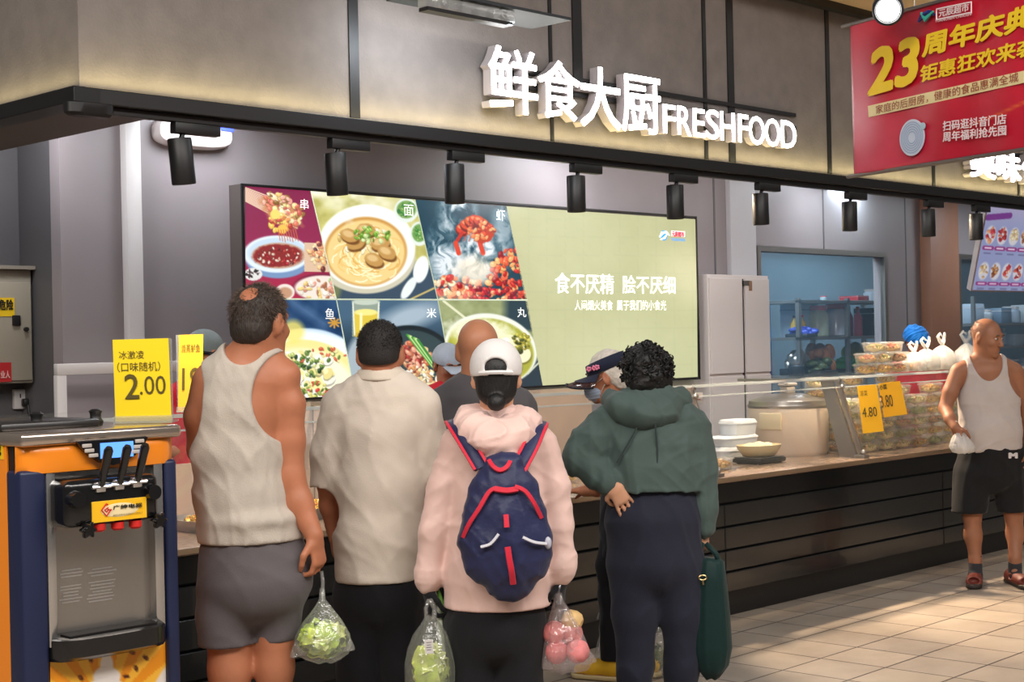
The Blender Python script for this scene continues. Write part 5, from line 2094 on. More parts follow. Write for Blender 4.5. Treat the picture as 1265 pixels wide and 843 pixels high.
def food_mesh(hx, hy, h, cols, seed, n=120):
    """Heap of small pieces on a shallow bed, with printed-on colours of the dish."""
    r = random.Random(seed)
    bm = bmesh.new()
    lay = []

    def put(c, s, col, rot):
        res = bmesh.ops.create_icosphere(bm, subdivisions=1, radius=1.0, matrix=Matrix.Translation(c) @ rot.to_4x4() @ Matrix.Diagonal((s[0], s[1], s[2], 1)))
        lay.append((len(res['verts']), col))
    put(Vector((0, 0, h * 0.45)), (hx * 0.98, hy * 0.98, h * 0.5), cols[0], Matrix.Identity(3))
    for i in range(n):
        q, t = math.sqrt(r.random()), r.random() * 2 * PI
        s = r.uniform(0.007, 0.014)
        c = Vector((hx * 0.9 * q * math.cos(t), hy * 0.9 * q * math.sin(t), h * (0.55 + 0.4 * (1 - q * q)) + r.uniform(-0.003, 0.004)))
        put(c, (s, s * r.uniform(0.5, 1), s * r.uniform(0.3, 0.7)), cols[r.randrange(len(cols))], Matrix.Rotation(r.random() * 6, 3, Vector((r.random(), r.random(), r.random() + 0.1)).normalized()))
    me = bpy.data.meshes.new('food')
    bm.to_mesh(me)
    bm.free()
    at = me.color_attributes.new('Col', 'FLOAT_COLOR', 'POINT')
    cc = []
    for cnt_, col in lay:
        j = r.uniform(0.85, 1.12)
        l = lin([min(255, k * j) for k in col])
        cc += [l] * cnt_
    at.data.foreach_set('color', np.array(cc, np.float32).ravel())
    return me


def tub_proto(label, cols, seed, group, hx=0.098, hy=0.070, h=0.063, lid=True, n=120):
    o = thing('food_tub', label, 'food container', (0, 0, 0), 0, group)
    b_ = MB()
    b_.rrect([(hx * 0.80, hy * 0.80, 0.0), (hx * 0.84, hy * 0.84, 0.003), (hx * 0.95, hy * 0.95, h - 0.006), (hx * 1.02, hy * 1.02, h - 0.004), (hx * 1.02, hy * 1.02, h)], n=7, pw=3.2, caps=True)
    fs = [f for f in b_.bm.faces if f.calc_center_median().z > h - 0.0005 and len(f.verts) > 6]
    bmesh.ops.delete(b_.bm, geom=fs, context='FACES')
    b_.build('tub', M_TUB, o)
    link('food', food_mesh(hx * 0.88, hy * 0.88, h * 0.86, cols, seed, n), vcol('food_colours', 0, 0.45), o, True, None).location = (0, 0, 0.003)
    if lid:
        b_ = MB().rrect([(hx * 1.04, hy * 1.04, h - 0.003), (hx * 1.05, hy * 1.05, h + 0.003), (hx * 0.95, hy * 0.95, h + 0.005), (hx * 0.90, hy * 0.90, h + 0.009)], n=7, pw=3.2)
        b_.build('lid', M_LID, o)
    return o


C_YEL = [(226, 180, 70), (206, 140, 36), (240, 214, 120), (180, 116, 40), (220, 160, 80)]
C_GRN = [(150, 160, 90), (90, 120, 50), (206, 200, 140), (120, 150, 70), (190, 130, 80)]
C_RED = [(206, 160, 90), (160, 50, 30), (190, 84, 44), (130, 36, 26), (226, 190, 120)]
C_BRN = [(190, 140, 90), (120, 76, 44), (216, 170, 110), (90, 60, 40), (206, 120, 70)]
C_MIX = [(226, 206, 150), (236, 150, 80), (150, 160, 90), (240, 226, 190), (206, 190, 110)]
KINDS_ = [('yellow', C_YEL), ('green leafy', C_GRN), ('red spicy', C_RED), ('brown', C_BRN), ('mixed', C_MIX)]
PROTO = {}
FREE = {}
for i, (nm, cols) in enumerate(KINDS_):
    PROTO[nm] = tub_proto('tub of %s food' % nm, cols, 10 + i, 'food tubs')
    FREE[nm] = True


def put_tub(nm, x, y, z, rot, label, group):
    p = PROTO[nm]
    if FREE[nm]:
        FREE[nm] = False
        p.location = Vector((x, y, z))
        p.rotation_euler = (0, 0, rot)
        p['label'], p['group'] = label, group
        return p
    return dup(p, (x, y, z), rot, label, group)


rt = random.Random(5)
TH = 0.074
# on the glass top, right of the white cabinet
yA = FY + 0.40
z0 = ZS + 0.005
xA = wx(1070, 455, yA)
lay = [(0, 0, 'yellow'), (1, 0, 'yellow'), (2, 0, 'red spicy'), (0, 1, 'red spicy'), (1, 1, 'mixed'), (2, 1, 'brown'), (0.55, 2, 'mixed'), (1.55, 2, 'red spicy')]
words_c = ('left', 'middle', 'right')
for k, lv, nm in lay:
    place = ('bottom row', 'second row', 'top row')[lv]
    if lv == 2:
        wh = 'left' if k < 1 else 'right'
    else:
        wh = words_c[int(k)]
    put_tub(nm, xA + 0.218 * k, yA + rt.uniform(-0.01, 0.01), z0 + TH * lv, rt.uniform(-0.06, 0.06), '%s food tub, %s one of the %s on the glass top' % (nm, wh, place), 'tubs stacked on the glass top')
# stacks under the glass at the right
for c_i in range(9):
    x = P2 + 0.20 + 0.222 * c_i
    hgt_ = (5, 5, 5, 6, 5, 6, 5, 6, 5)[c_i]
    for lv in range(hgt_):
        nm = ('green leafy', 'mixed', 'green leafy', 'yellow', 'brown')[rt.randrange(5)] if lv < 4 else ('yellow', 'mixed', 'green leafy')[rt.randrange(3)]
        put_tub(nm, x, FY + 0.27 + 0.012 * (lv > 3), 0.811 + TH * lv, rt.uniform(-0.05, 0.05),
                '%s food tub, number %d up in the %s stack behind slanted glass' % (nm, lv + 1, ORD[c_i]), 'tubs stacked behind the slanted glass')
for c_i in range(5):
    x = P2 + 0.17 + 0.224 * c_i
    for lv in (5, 6):
        if lv == 6 and c_i % 2:
            continue
        nm = ('yellow', 'mixed')[rt.randrange(2)]
        put_tub(nm, x, FY + 0.50, 0.811 + TH * lv, rt.uniform(-0.05, 0.05), '%s food tub on %s tier %d in the rear row behind the slanted glass' % (nm, ORD[c_i], lv + 1), 'tubs stacked in the rear row')
    for lv in range(5):
        nm = ('yellow', 'mixed', 'brown')[rt.randrange(3)]
        put_tub(nm, x, FY + 0.50, 0.811 + TH * lv, rt.uniform(-0.05, 0.05), 'food tub low in the rear row hidden behind the front stacks', 'rear tubs behind the front stacks')
# yellow tubs behind the pot
for q, px in enumerate((1022, 1040)):
    x = wx(px, 530, FY + 0.62)
    for lv in range(4 - q * 0):
        put_tub('yellow', x, FY + 0.62, 0.811 + TH * lv + 0.01, rt.uniform(-0.1, 0.1), 'yellow food tub, number %d up in the %s stack between cooker and steel post' % (lv + 1, ('left', 'right')[q]), 'yellow tubs beside the cooker')

# white carrier bags with tubs inside, on the glass top
M_WBAG = film('white_bag_film', (226, 224, 220), clear=0.18, rough=0.35, bump=0.5, bscale=30, gloss=0.08)


def carrier(label, c, hx, hy, h, seed, m=None, group=None, knot=True, name='plastic_bag', parent_cat='bag'):
    """Crumpled film bag gathered at the top, two tied handle ends."""
    r = random.Random(seed)
    o = thing(name, label, parent_cat, c, r.uniform(-0.2, 0.2), group)
    ph = [r.uniform(0, 6.28) for _ in range(6)]
    b_ = MB()
    prof = [(0.55, 0.0), (0.92, 0.02), (1.0, 0.22), (0.97, 0.45), (0.80, 0.66), (0.46, 0.82), (0.16, 0.92), (0.10, 0.97), (0.16, 1.04), (0.22, 1.12)]
    rings = []
    N = 40
    for j, (q, z) in enumerate(prof):
        ring = []
        for k in range(N):
            an = 2 * PI * k / N
            wv = 1 + 0.05 * math.sin(5 * an + ph[0] + z * 3) + 0.05 * math.sin(9 * an + ph[1]) + (0.10 if j > 3 else 0.03) * math.sin(14 * an + ph[2] + 2 * z)
            ca, sa = math.cos(an), math.sin(an)
            ring.append(b_.bm.verts.new((ca * q * hx * wv, sa * q * hy * wv, z * h + 0.01 * math.sin(7 * an + ph[3]) * (1 if j > 1 else 0) * h * 4)))
        rings.append(ring)
    for i in range(len(rings) - 1):
        for k in range(N):
            b_.bm.faces.new((rings[i][k], rings[i][(k + 1) % N], rings[i + 1][(k + 1) % N], rings[i + 1][k]))
    b_.bm.faces.new(rings[0][::-1])
    b_.build('film', m or M_WBAG, o, True, None)
    if knot:
        for q in (-1, 1):
            b_ = MB()
            pts = [(0, 0, h * 0.95), (q * 0.03, 0.005, h * 1.12), (q * 0.055, 0.01, h * 1.3), (q * 0.04, 0.0, h * 1.42), (q * 0.015, -0.01, h * 1.3)]
            b_.tube(pts, [0.010, 0.014, 0.012, 0.010, 0.006], 7)
            b_.build('handle', m or M_WBAG, o)
    return o


for i, (px, hx, h, lab) in enumerate(((1113, 0.085, 0.15, 'clear bag with a food tub leaning on the tub pyramid'), (1142, 0.125, 0.17, 'left white carrier bag tied around a tub on the glass top'),
                                      (1165, 0.13, 0.19, 'middle white carrier bag tied around a tub on the glass top'), (1192, 0.13, 0.20, 'white carrier bag beside the old man on the glass top'))):
    x = wx(px, 455, FY + 0.40)
    if i == 0:
        x = xA + 0.66
    carrier(lab, (x, FY + 0.40 - 0.02 * (i % 2), z0), hx, 0.085, h, 40 + i, film('clear_bag_film', (232, 234, 234), clear=0.6, rough=0.2, bump=0.5, gloss=0.12) if i == 0 else None, 'carrier bags on the glass top')
    put_tub(('brown', 'mixed', 'yellow', 'red spicy')[i], x, FY + 0.40 - 0.02 * (i % 2), z0 + 0.004, 0.1, 'food tub inside %s' % ('the clear bag next to the pyramid', 'the left white carrier bag', 'the middle white carrier bag', 'the carrier bag beside the old man')[i], 'bagged tubs on the glass top')

# ------------------------------------------------------------------ cooker and things around it
cx, cy = wx(974, 530, FY + 0.66), FY + 0.66
tt = float((np.array([cx, cy, 0.81]) - O) @ M[:, 2])
rad = 49 * tt / F
hc = 69 * tt / F
o = thing('rice_cooker', 'large cream insulated food warmer pot with a steel lid on the counter', 'cooker', (cx, cy, 0.81))
MB().lathe([(rad * 0.93, 0.0), (rad * 0.95, 0.012), (rad * 0.99, 0.03), (rad, hc * 0.80), (rad * 0.985, hc * 0.84)], n=48).build('body', mat('cooker_cream', (226, 206, 184), 0.3, coat=0.2), o)
MB().lathe([(rad * 1.0, hc * 0.84), (rad * 1.01, hc * 0.87), (rad * 1.0, hc * 0.90)], n=48).build('rim', M_STEEL, o)
ld = MB().lathe([(rad * 0.99, hc * 0.90), (rad * 0.98, hc * 0.96), (rad * 0.90, hc * 1.0), (rad * 0.55, hc * 1.07), (rad * 0.2, hc * 1.09), (0.02, hc * 1.095)], n=48).build('lid', M_STEEL, o)
b = MB().b2((-0.055, -0.03, hc * 1.08), (0.055, 0.03, hc * 1.08 + 0.05), 0.012).b2((-0.075, -0.035, hc * 1.08 + 0.05), (0.075, 0.035, hc * 1.08 + 0.075), 0.012)
b.build('lid_handle', mat('handle_grey', (196, 186, 176), 0.35), ld)
MB().lathe([(rad * 0.8, -0.001), (rad * 0.86, 0.006), (rad * 0.80, 0.014)], n=40).build('base_ring', M_BLACK, o)
b = MB()
an_ = math.atan2(-cy, -cx)
b.box((rad * math.cos(an_ - 0.45), rad * math.sin(an_ - 0.45), hc * 0.62), (0.02, 0.16, 0.11), Rz(an_ - 0.45), 0.006)
b.build('warning_plate', mat('cream_plate', (232, 216, 180), 0.4), o)
# cord
p = [on(1020, 558, 2, 0.815), on(1032, 553, 2, 0.816), on(1043, 543, 1, FY + 0.5), on(1041, 525, 1, FY + 0.45), on(1041, 512, 1, FY + 0.42), on(1046, 503, 1, FY + 0.40)]
pts = []
P_ = [Vector([float(v) for v in q]) for q in p]
for i in range(len(P_) - 1):
    a0, a1, a2, a3 = P_[max(0, i - 1)], P_[i], P_[i + 1], P_[min(len(P_) - 1, i + 2)]
    for s in range(6):
        t = s / 6
        pts.append(0.5 * ((2 * a1) + (a2 - a0) * t + (2 * a0 - 5 * a1 + 4 * a2 - a3) * t * t + (3 * a1 - a0 - 3 * a2 + a3) * t ** 3))
pts.append(P_[-1])
o = thing('cooker_cord', 'black cooker cord looping up to a white plug by the steel post', 'cord', P_[0])
MB(P_[0]).tube(pts, 0.006, 8).build('cord', M_BLACK, o)
MB(P_[0]).b2(P_[-1] - Vector((0.03, 0.02, 0.03)), P_[-1] + Vector((0.03, 0.02, 0.06)), 0.008).build('plug', M_WHITE, o)
# foam boxes left of the cooker
M_FOAM = mat('foam_white', (216, 222, 228), 0.6, bump=0.1, bscale=200)
yb_ = FY + 0.66


def foam(label, px0, px1, py0, py1, y, dp):
    xa_, xb2 = wx(px0, py1, y), wx(px1, py1, y)
    zt_, zb2 = float(on((px0 + px1) / 2, py0, 1, y)[2]), float(on((px0 + px1) / 2, py1, 1, y)[2])
    return xa_, xb2, zb2, zt_


for lab, px0, px1, za, zb2 in (('white foam box at the bottom left of the cooker', 882, 926, 0.811, 0.905), ('middle white foam box of the stack left of the cooker', 884, 928, 0.907, 0.975), ('small white foam box on top left of the cooker', 897, 926, 0.977, 1.075)):
    xa_, xb2 = wx(px0, 540, yb_), wx(px1, 540, yb_)
    o = thing('foam_box', lab, 'box', ((xa_ + xb2) / 2, yb_, za), 0, 'foam boxes by the cooker')
    hw_, hh_ = (xb2 - xa_) / 2, zb2 - za
    MB().rrect([(hw_ * 0.92, 0.075, 0), (hw_ * 0.98, 0.082, hh_ * 0.72)], n=6, pw=5).build('base', M_FOAM, o)
    MB().rrect([(hw_, 0.085, hh_ * 0.72), (hw_, 0.085, hh_ * 0.80), (hw_ * 0.9, 0.075, hh_)], n=6, pw=5).build('lid', M_FOAM, o)
# scale with a shallow bowl of buns
q = on(938, 572, 2, 0.81)
o = thing('counter_scale', 'black flat kitchen scale under the bowl of buns', 'scale', q)
MB().b2((-0.14, -0.11, 0.006), (0.14, 0.11, 0.035), 0.008).build('body', M_BLACK, o)
MB().b2((-0.13, -0.10, 0.036), (0.13, 0.10, 0.042), 0.002).build('platform', M_STEELD, o)
b = MB()
for sx_ in (-1, 1):
    for sy_ in (-1, 1):
        b.lathe([(0.014, 0), (0.014, 0.008)], (sx_ * 0.11, sy_ * 0.08, 0), 10)
b.build('foot', M_BLACK, o)
qb = (q[0], q[1], 0.853)
o = thing('serving_bowl', 'shallow cream oval bowl of buns beside the cooker', 'bowl', qb)
MB().lathe([(0.10, 0), (0.125, 0.006), (0.165, 0.05), (0.172, 0.072), (0.166, 0.072), (0.158, 0.05), (0.11, 0.014), (0.02, 0.010)], n=36, sy=0.72).build('bowl', mat('bowl_cream', (226, 206, 160), 0.35), o)
rb = random.Random(2)
for i in range(7):
    an = i * 0.9
    c = (qb[0] + 0.085 * math.cos(an), qb[1] + 0.055 * math.sin(an), qb[2] + 0.058)
    if i == 6:
        c = (qb[0], qb[1], qb[2] + 0.068)
    b = MB().lathe([(0.02, -0.018), (0.040, -0.010), (0.042, 0.004), (0.032, 0.018), (0.01, 0.025)], n=18, wob=lambda a, j: 1 + 0.04 * math.sin(9 * a))
    bo = b.build('steamed_bun', mat('bun_dough', (240, 222, 184), 0.6), loc=Vector([float(v) for v in c]))
    tag(bo, ('bun in the cream bowl, %s from the left' % ORD[i]) if i < 6 else 'bun in the middle of the cream bowl', 'bun', 'buns in the cream bowl')
# tubs at the counter's front edge
q = on(897, 581, 2, 0.81)
put_tub('yellow', q[0], q[1] + 0.05, 0.811, 0.15, 'lidded yellow food tub at the front edge right of the steel post', 'tubs at the counter edge')
q = on(709, 598, 2, 0.81)
tt_ = tub_proto('round clear tub of golden tarts next to the visor woman', [(236, 190, 90), (250, 220, 140), (206, 140, 50), (240, 206, 120)], 77, 'tubs at the counter edge', 0.082, 0.078, 0.07)
tt_.location = Vector((float(q[0]), float(q[1]) + 0.07, 0.811))
q = on(398, 640, 2, 0.81)
for j, (dx, lab) in enumerate(((0.0, 'steel tray of fried yellow food behind the polo shirt man'), (-0.5, 'steel tray of fried yellow food behind the tank top man'))):
    o = thing('food_tray', lab, 'tray', (q[0] + dx, FY + 0.45, 0.811), 0, 'food trays in the left case')
    MB().rrect([(0.20, 0.14, 0), (0.22, 0.16, 0.05), (0.235, 0.175, 0.052), (0.235, 0.175, 0.054), (0.215, 0.155, 0.052), (0.19, 0.13, 0.006)], n=7, pw=7, caps=True).build('tray', M_STEEL, o)
    link('food', food_mesh(0.19, 0.135, 0.075, C_YEL, 90 + j, 220), vcol('food_colours', 0, 0.45), o, True, None)
# price cards leaning on the glass by the second post
for lab, tl, tr, br_, bl, tx in (('yellow 4.80 price card on the glass by the second post', (1059, 477), (1083, 475), (1092, 533), (1066, 536), [('4.80', 1066, 504, 1084, 516, 0.004), ('凉菜', 1063, 483, 1072, 490, 0.0)]),
                                 ('yellow 3.80 price card on the glass right of the other card', (1085, 474), (1112, 471), (1121, 512), (1092, 516), [('3.80', 1089, 489, 1104, 504, 0.004), ('小菜', 1087, 476, 1096, 482, 0.02)])):
    y_ = YT0 - 0.04
    dd = float((on((tl[0] + br_[0]) / 2, 505, 1, FY + 0.09) - O) @ M[:, 2])
    price_card(lab, dd - 0.05, tl, tr, br_, bl, tx, group='price cards on the glass', m=mat('price_orange', (246, 184, 14), 0.5))

# ------------------------------------------------------------------ white locker between the screen and the window
yl0 = YW - 0.16
xa, xb_, xm_ = wx(875, 400, yl0), wx(950, 400, yl0), wx(917.5, 400, yl0)
zt = float(on(912, 340, 1, yl0)[2])
zb_ = float(on(912, 461, 1, yl0)[2])
o = thing('steel_locker', 'tall white two-door locker standing between screen and window', 'locker', ((xa + xb_) / 2, yl0, 0))
oo = tuple(o.location)
M_LOCK = mat('locker_white', (214, 204, 200), 0.4)
MB(oo).b2((xa, yl0, 0), (xb_, YW - 0.002, zt), 0.004).build('body', M_LOCK, o, smooth=False)
for x0, x1, nm in ((xa + 0.008, xm_ - 0.02, 'l'), (xm_ + 0.02, xb_ - 0.012, 'r')):
    d = MB(oo).b2((x0, yl0 - 0.018, zb_), (x1, yl0, zt - 0.03), 0.003).build('door', M_LOCK, o, smooth=False)
    if nm == 'r':
        MB(oo).b2((x0 + 0.05, yl0 - 0.024, zb_ + 0.66), (x0 + 0.09, yl0 - 0.018, zb_ + 0.74), 0.003).build('lock', mat('lock_brass', (150, 116, 92), 0.4, 0.6), d)
    else:
        MB(oo).b2((x0 + 0.44, yl0 - 0.022, zt - 0.085), (x0 + 0.54, yl0 - 0.018, zt - 0.045)).build('name_plate', M_BLACK, d, smooth=False)
MB(oo).b2((xm_ - 0.014, yl0 - 0.004, 0.4), (xm_ + 0.014, yl0, zt - 0.03)).build('gap', M_BLACK, o, smooth=False)
for x0, x1 in ((xa + 0.008, xm_ - 0.02), (xm_ + 0.02, xb_ - 0.012)):
    MB(oo).b2((x0, yl0 - 0.018, 0.05), (x1, yl0, zb_ - 0.02), 0.003).build('lower_door', M_LOCK, o, smooth=False)

# ------------------------------------------------------------------ back room seen through the windows
YS = 8.25


def at(px, py, y=YS):
    q = on(px, py, 1, y)
    return float(q[0]), float(q[2])


o = thing('storage_shelf', 'steel storage shelf behind the window next to the locker', 'shelf', (at(1020, 440)[0], YS, 0))
oo = tuple(o.location)
xs0, xs1 = at(966, 440)[0], at(1092, 440)[0]
sh_z = [at(1020, 372)[1], at(1020, 416)[1], at(1020, 462)[1]]
for z in sh_z:
    MB(oo).b2((xs0, YS - 0.2, z - 0.03), (xs1, YS + 0.25, z), 0.003).build('shelf_board', M_STEELD, o, smooth=False)
for x in (xs0 + 0.02, at(1028, 440)[0], xs1 - 0.02):
    for y_ in (YS - 0.18, YS + 0.22):
        MB(oo).b2((x - 0.02, y_ - 0.02, 0), (x + 0.02, y_ + 0.02, sh_z[0] + 0.02)).build('upright', M_STEELD, o, smooth=False)


def kitem(name, label, cat, px0, px1, py0, py1, kind, m, m2=None, y=YS, group=None):
    xa_, xb2 = at(px0, py1, y)[0], at(px1, py1, y)[0]
    zt_, zb2 = at((px0 + px1) / 2, py0, y)[1], at((px0 + px1) / 2, py1, y)[1]
    zb2 = min(sh_z, key=lambda s: abs(s - zb2))
    hh = max(0.03, zt_ - zb2)
    r_ = (xb2 - xa_) / 2 * 0.72
    o_ = thing(name, label, cat, ((xa_ + xb2) / 2, y, zb2), 0, group)
    if kind == 'jar':
        MB().lathe([(r_ * 0.92, 0), (r_, 0.01), (r_, hh * 0.72), (r_ * 0.8, hh * 0.82), (r_ * 0.78, hh * 0.86)], n=22).build('body', m, o_)
        MB().lathe([(r_ * 0.86, hh * 0.85), (r_ * 0.86, hh), (r_ * 0.8, hh * 1.01)], n=22).build('lid', m2, o_)
    elif kind == 'bottle':
        MB().lathe([(r_, 0), (r_, hh * 0.62), (r_ * 0.4, hh * 0.8), (r_ * 0.36, hh * 0.9)], n=16).build('body', m, o_)
        MB().lathe([(r_ * 0.42, hh * 0.88), (r_ * 0.42, hh)], n=12).build('cap', m2, o_)
    elif kind == 'box':
        MB().b2((-r_ * 1.2, -0.12, 0), (r_ * 1.2, 0.1, hh), 0.006).build('body', m, o_)
        MB().b2((-r_ * 1.22, -0.123, hh * 0.78), (r_ * 1.22, 0.103, hh * 0.82)).build('lid_seam', m2, o_, smooth=False)
    elif kind == 'heap':
        rr = random.Random(int(px0))
        b_ = MB()
        for i in range(14):
            b_.ell((rr.uniform(-r_, r_), rr.uniform(-0.1, 0.06), hh * rr.uniform(0.2, 0.75)), (r_ * rr.uniform(0.3, 0.55), 0.06, hh * rr.uniform(0.15, 0.3)), Rz(rr.random()) @ Ry(rr.uniform(-0.6, 0.6)), 10, 7)
        b_.build('pile', m, o_)
        MB().b2((-r_ * 1.15, -0.13, 0), (r_ * 1.15, 0.12, hh * 0.25), 0.01).build('tray', m2, o_)
    return o_


mk = lambda n, c, **k: mat(n, c, k.pop('rough', 0.4), **k)
RED_, OIL, DARK = mk('lid_red', (206, 40, 50)), mk('oil_yellow', (216, 170, 30), rough=0.2), mk('tin_dark', (40, 44, 50))
kitem('storage_jar', 'left large jar with a red lid behind the kitchen window', 'jar', 999, 1021, 378, 416, 'jar', mk('jar_pale', (170, 176, 150), rough=0.2), RED_, group='red-lidded jars')
kitem('storage_jar', 'right large jar with a red lid behind the kitchen window', 'jar', 1022, 1044, 376, 416, 'jar', mk('jar_grey', (186, 186, 196), rough=0.2), RED_, group='red-lidded jars')
kitem('oil_bottle', 'first yellow oil bottle left of the red-lidded jars', 'bottle', 978, 986, 390, 416, 'bottle', OIL, DARK, group='oil bottles')
kitem('oil_bottle', 'second yellow oil bottle left of the red-lidded jars', 'bottle', 986, 995, 389, 416, 'bottle', OIL, RED_, group='oil bottles')
kitem('food_packet', 'blue packet in front of the oil bottles', 'packet', 981, 998, 400, 416, 'heap', mk('packet_blue', (40, 60, 160)), DARK, y=YS - 0.12)
kitem('storage_box', 'white box behind the bottles on the storage shelf', 'box', 973, 1000, 375, 416, 'box', mk('box_pale', (176, 196, 214)), mk('box_seam', (140, 160, 180)), y=YS + 0.14)
kitem('tool_crate', 'black perforated crate at the right of the storage shelf', 'crate', 1064, 1088, 381, 416, 'box', mk('crate_black', (36, 36, 40)), M_STEELD)
kitem('cloth_roll', 'pink rolled cloth beside the black perforated crate', 'cloth', 1056, 1064, 379, 403, 'bottle', mk('cloth_pink', (206, 90, 110), rough=0.8), RED_)
kitem('cloth_roll', 'dark red rolled cloth beside the right red-lidded jar', 'cloth', 1045, 1053, 378, 412, 'bottle', mk('cloth_maroon', (150, 40, 50), rough=0.8), DARK)
kitem('small_jar', 'small clear jar on the top shelf above the left jar', 'jar', 1014, 1021, 366, 374, 'jar', mk('jar_clear', (180, 200, 206), rough=0.2), RED_)
kitem('small_box', 'red and white box on the top shelf board', 'box', 1046, 1062, 366, 373, 'box', RED_, M_WHITE)
kitem('plastic_jug', 'white plastic jug at the right end of the top shelf', 'jug', 1069, 1082, 358, 374, 'jar', mk('jug_white', (200, 214, 226)), M_WHITE)
kitem('foil_bundle', 'crumpled foil bundle on the lower storage shelf', 'foil', 974, 992, 430, 452, 'heap', M_STEEL, DARK)
kitem('stock_pot', 'dark pot on the lower shelf under the foil', 'pot', 976, 992, 448, 462, 'jar', DARK, M_STEELD, y=YS - 0.14)
kitem('food_crate', 'crate of orange food on the lower storage shelf', 'crate', 997, 1022, 420, 440, 'heap', mk('heap_orange', (190, 120, 70)), mk('crate_dark', (50, 46, 44)))
kitem('food_crate', 'dark crate of leaves on the lower storage shelf', 'crate', 996, 1024, 442, 462, 'heap', mk('heap_olive', (70, 80, 40)), mk('crate_dark', (50, 46, 44)), y=YS - 0.12)
kitem('vegetable_crate', 'crate of bright green vegetables right of the shelf upright', 'crate', 1032, 1056, 438, 462, 'heap', mk('heap_green', (60, 150, 50)), mk('crate_dark', (50, 46, 44)))
kitem('vegetable_crate', 'crate of yellow green vegetables under the red cloths', 'crate', 1040, 1060, 420, 438, 'heap', mk('heap_lime', (150, 150, 60)), mk('crate_dark', (50, 46, 44)), y=YS + 0.1)
# blue door frame strip at the left of the window
o = thing('shelf_partition', 'blue partition board at the left end of the storage shelf', 'partition', (at(968, 440)[0], YS + 0.3, 0))
MB().b2((-0.02, 0, 0), (0.24, 0.03, at(968, 373)[1])).build('board', mk('board_blue', (60, 130, 190)), o, smooth=False)
# right window: shelves with white goods
o = thing('storage_shelf', 'steel shelf behind the far right window', 'shelf', (at(1215, 440)[0], YS, 0))
oo = tuple(o.location)
xs2, xs3 = at(1186, 440)[0], at(1290, 440)[0]
SZ2 = [at(1215, 400)[1], at(1215, 428)[1], at(1215, 462)[1]]
for z in SZ2:
    MB(oo).b2((xs2, YS - 0.2, z - 0.03), (xs3, YS + 0.25, z), 0.003).build('shelf_board', M_STEELD, o, smooth=False)
for x in (xs2 + 0.02, xs3 - 0.02):
    MB(oo).b2((x - 0.02, YS - 0.18, 0), (x + 0.02, YS - 0.14, SZ2[0] + 0.3)).build('upright', M_STEELD, o, smooth=False)
sh_z = SZ2
i = 0
for row, (y0, y1) in enumerate(((376, 400), (405, 428), (440, 462))):
    for k in range(5):
        px = 1190 + k * 17
        kitem('storage_tub', 'pale storage tub, %s along the %s shelf behind the far right window' % (ORD[k], ('top', 'middle', 'lower')[row]), 'tub', px, px + 15, y0 + (k * 7 + row * 5) % 9, y1, ('box', 'jar')[(k + row) % 2],
              mk('goods_%d' % ((k + row) % 3), ((176, 190, 206), (200, 206, 214), (110, 130, 150))[(k + row) % 3]), M_WHITE, group='storage tubs behind the far right window')
# ------------------------------------------------------------------ people
def skin(name, rgb):
    return mat(name, rgb, 0.5, var=0.07, vscale=14, bump=0.05, bscale=180, sss=0.06, spec=0.35)


def cloth(name, rgb, rough=0.85, var=0.05, bump=0.12, bscale=220, sheen=0.1, wr=0.22, **k):
    new = name not in _mats
    m = mat(name, rgb, rough, var=var, vscale=10, bump=bump, bscale=bscale, sheen=sheen, spec=0.25, **k)
    return wrinkled(m, wr) if new and wr else m


SK_TAN = skin('skin_tan', (172, 110, 80))
SK_TAN2 = skin('skin_tan_second', (178, 116, 86))
SK_BALD = skin('skin_brown', (176, 120, 90))
SK_OLD = skin('skin_old', (154, 104, 78))
SK_FEM = skin('skin_light', (214, 160, 128))
M_BLKC = cloth('black_cloth', (20, 20, 24))
M_HAIR = mat('hair_black', (12, 10, 10), 0.55, var=0.2, vscale=60, bump=0.3, bscale=150, stretch=(1, 1, 0.3))


def shoes(P, pts, m, L=0.26, S=1.0):
    """pts: (ankle point, direction) -> shoes on the floor."""
    for a, d in pts:
        sd = Sdf(0.007)
        d = V3(d) / np.linalg.norm(d)
        f = np.array([a[0], a[1], 0.0])
        sd.eseg(f + d * -0.05 + [0, 0, 0.045], f + d * (L * 0.35) + [0, 0, 0.045], (0.042 * S, 0.05 * S), (0.050 * S, 0.042 * S), np.cross(d, [0, 0, 1]), 0.02)
        sd.eseg(f + d * (L * 0.35) + [0, 0, 0.04], f + d * (L * 0.62) + [0, 0, 0.032], (0.050 * S, 0.04 * S), (0.040 * S, 0.028 * S), np.cross(d, [0, 0, 1]), 0.02)
        sd.seg(f + [0, 0, 0.05], f + [0, 0, 0.10], 0.045 * S, 0.042 * S, 0.02)
        sd.plane([0, 0, 0.003], [0, 0, -1])
        sd.build('shoe', m, P.root)


def feet(P, pts, L=0.24):
    for a, d in pts:
        d = V3(d) / np.linalg.norm(d)
        f = np.array([a[0], a[1], 0.0])
        P.body.eseg(f + d * -0.03 + [0, 0, 0.04], f + d * L * 0.55 + [0, 0, 0.028], (0.033, 0.034), (0.040, 0.02), np.cross(d, [0, 0, 1]), 0.02)


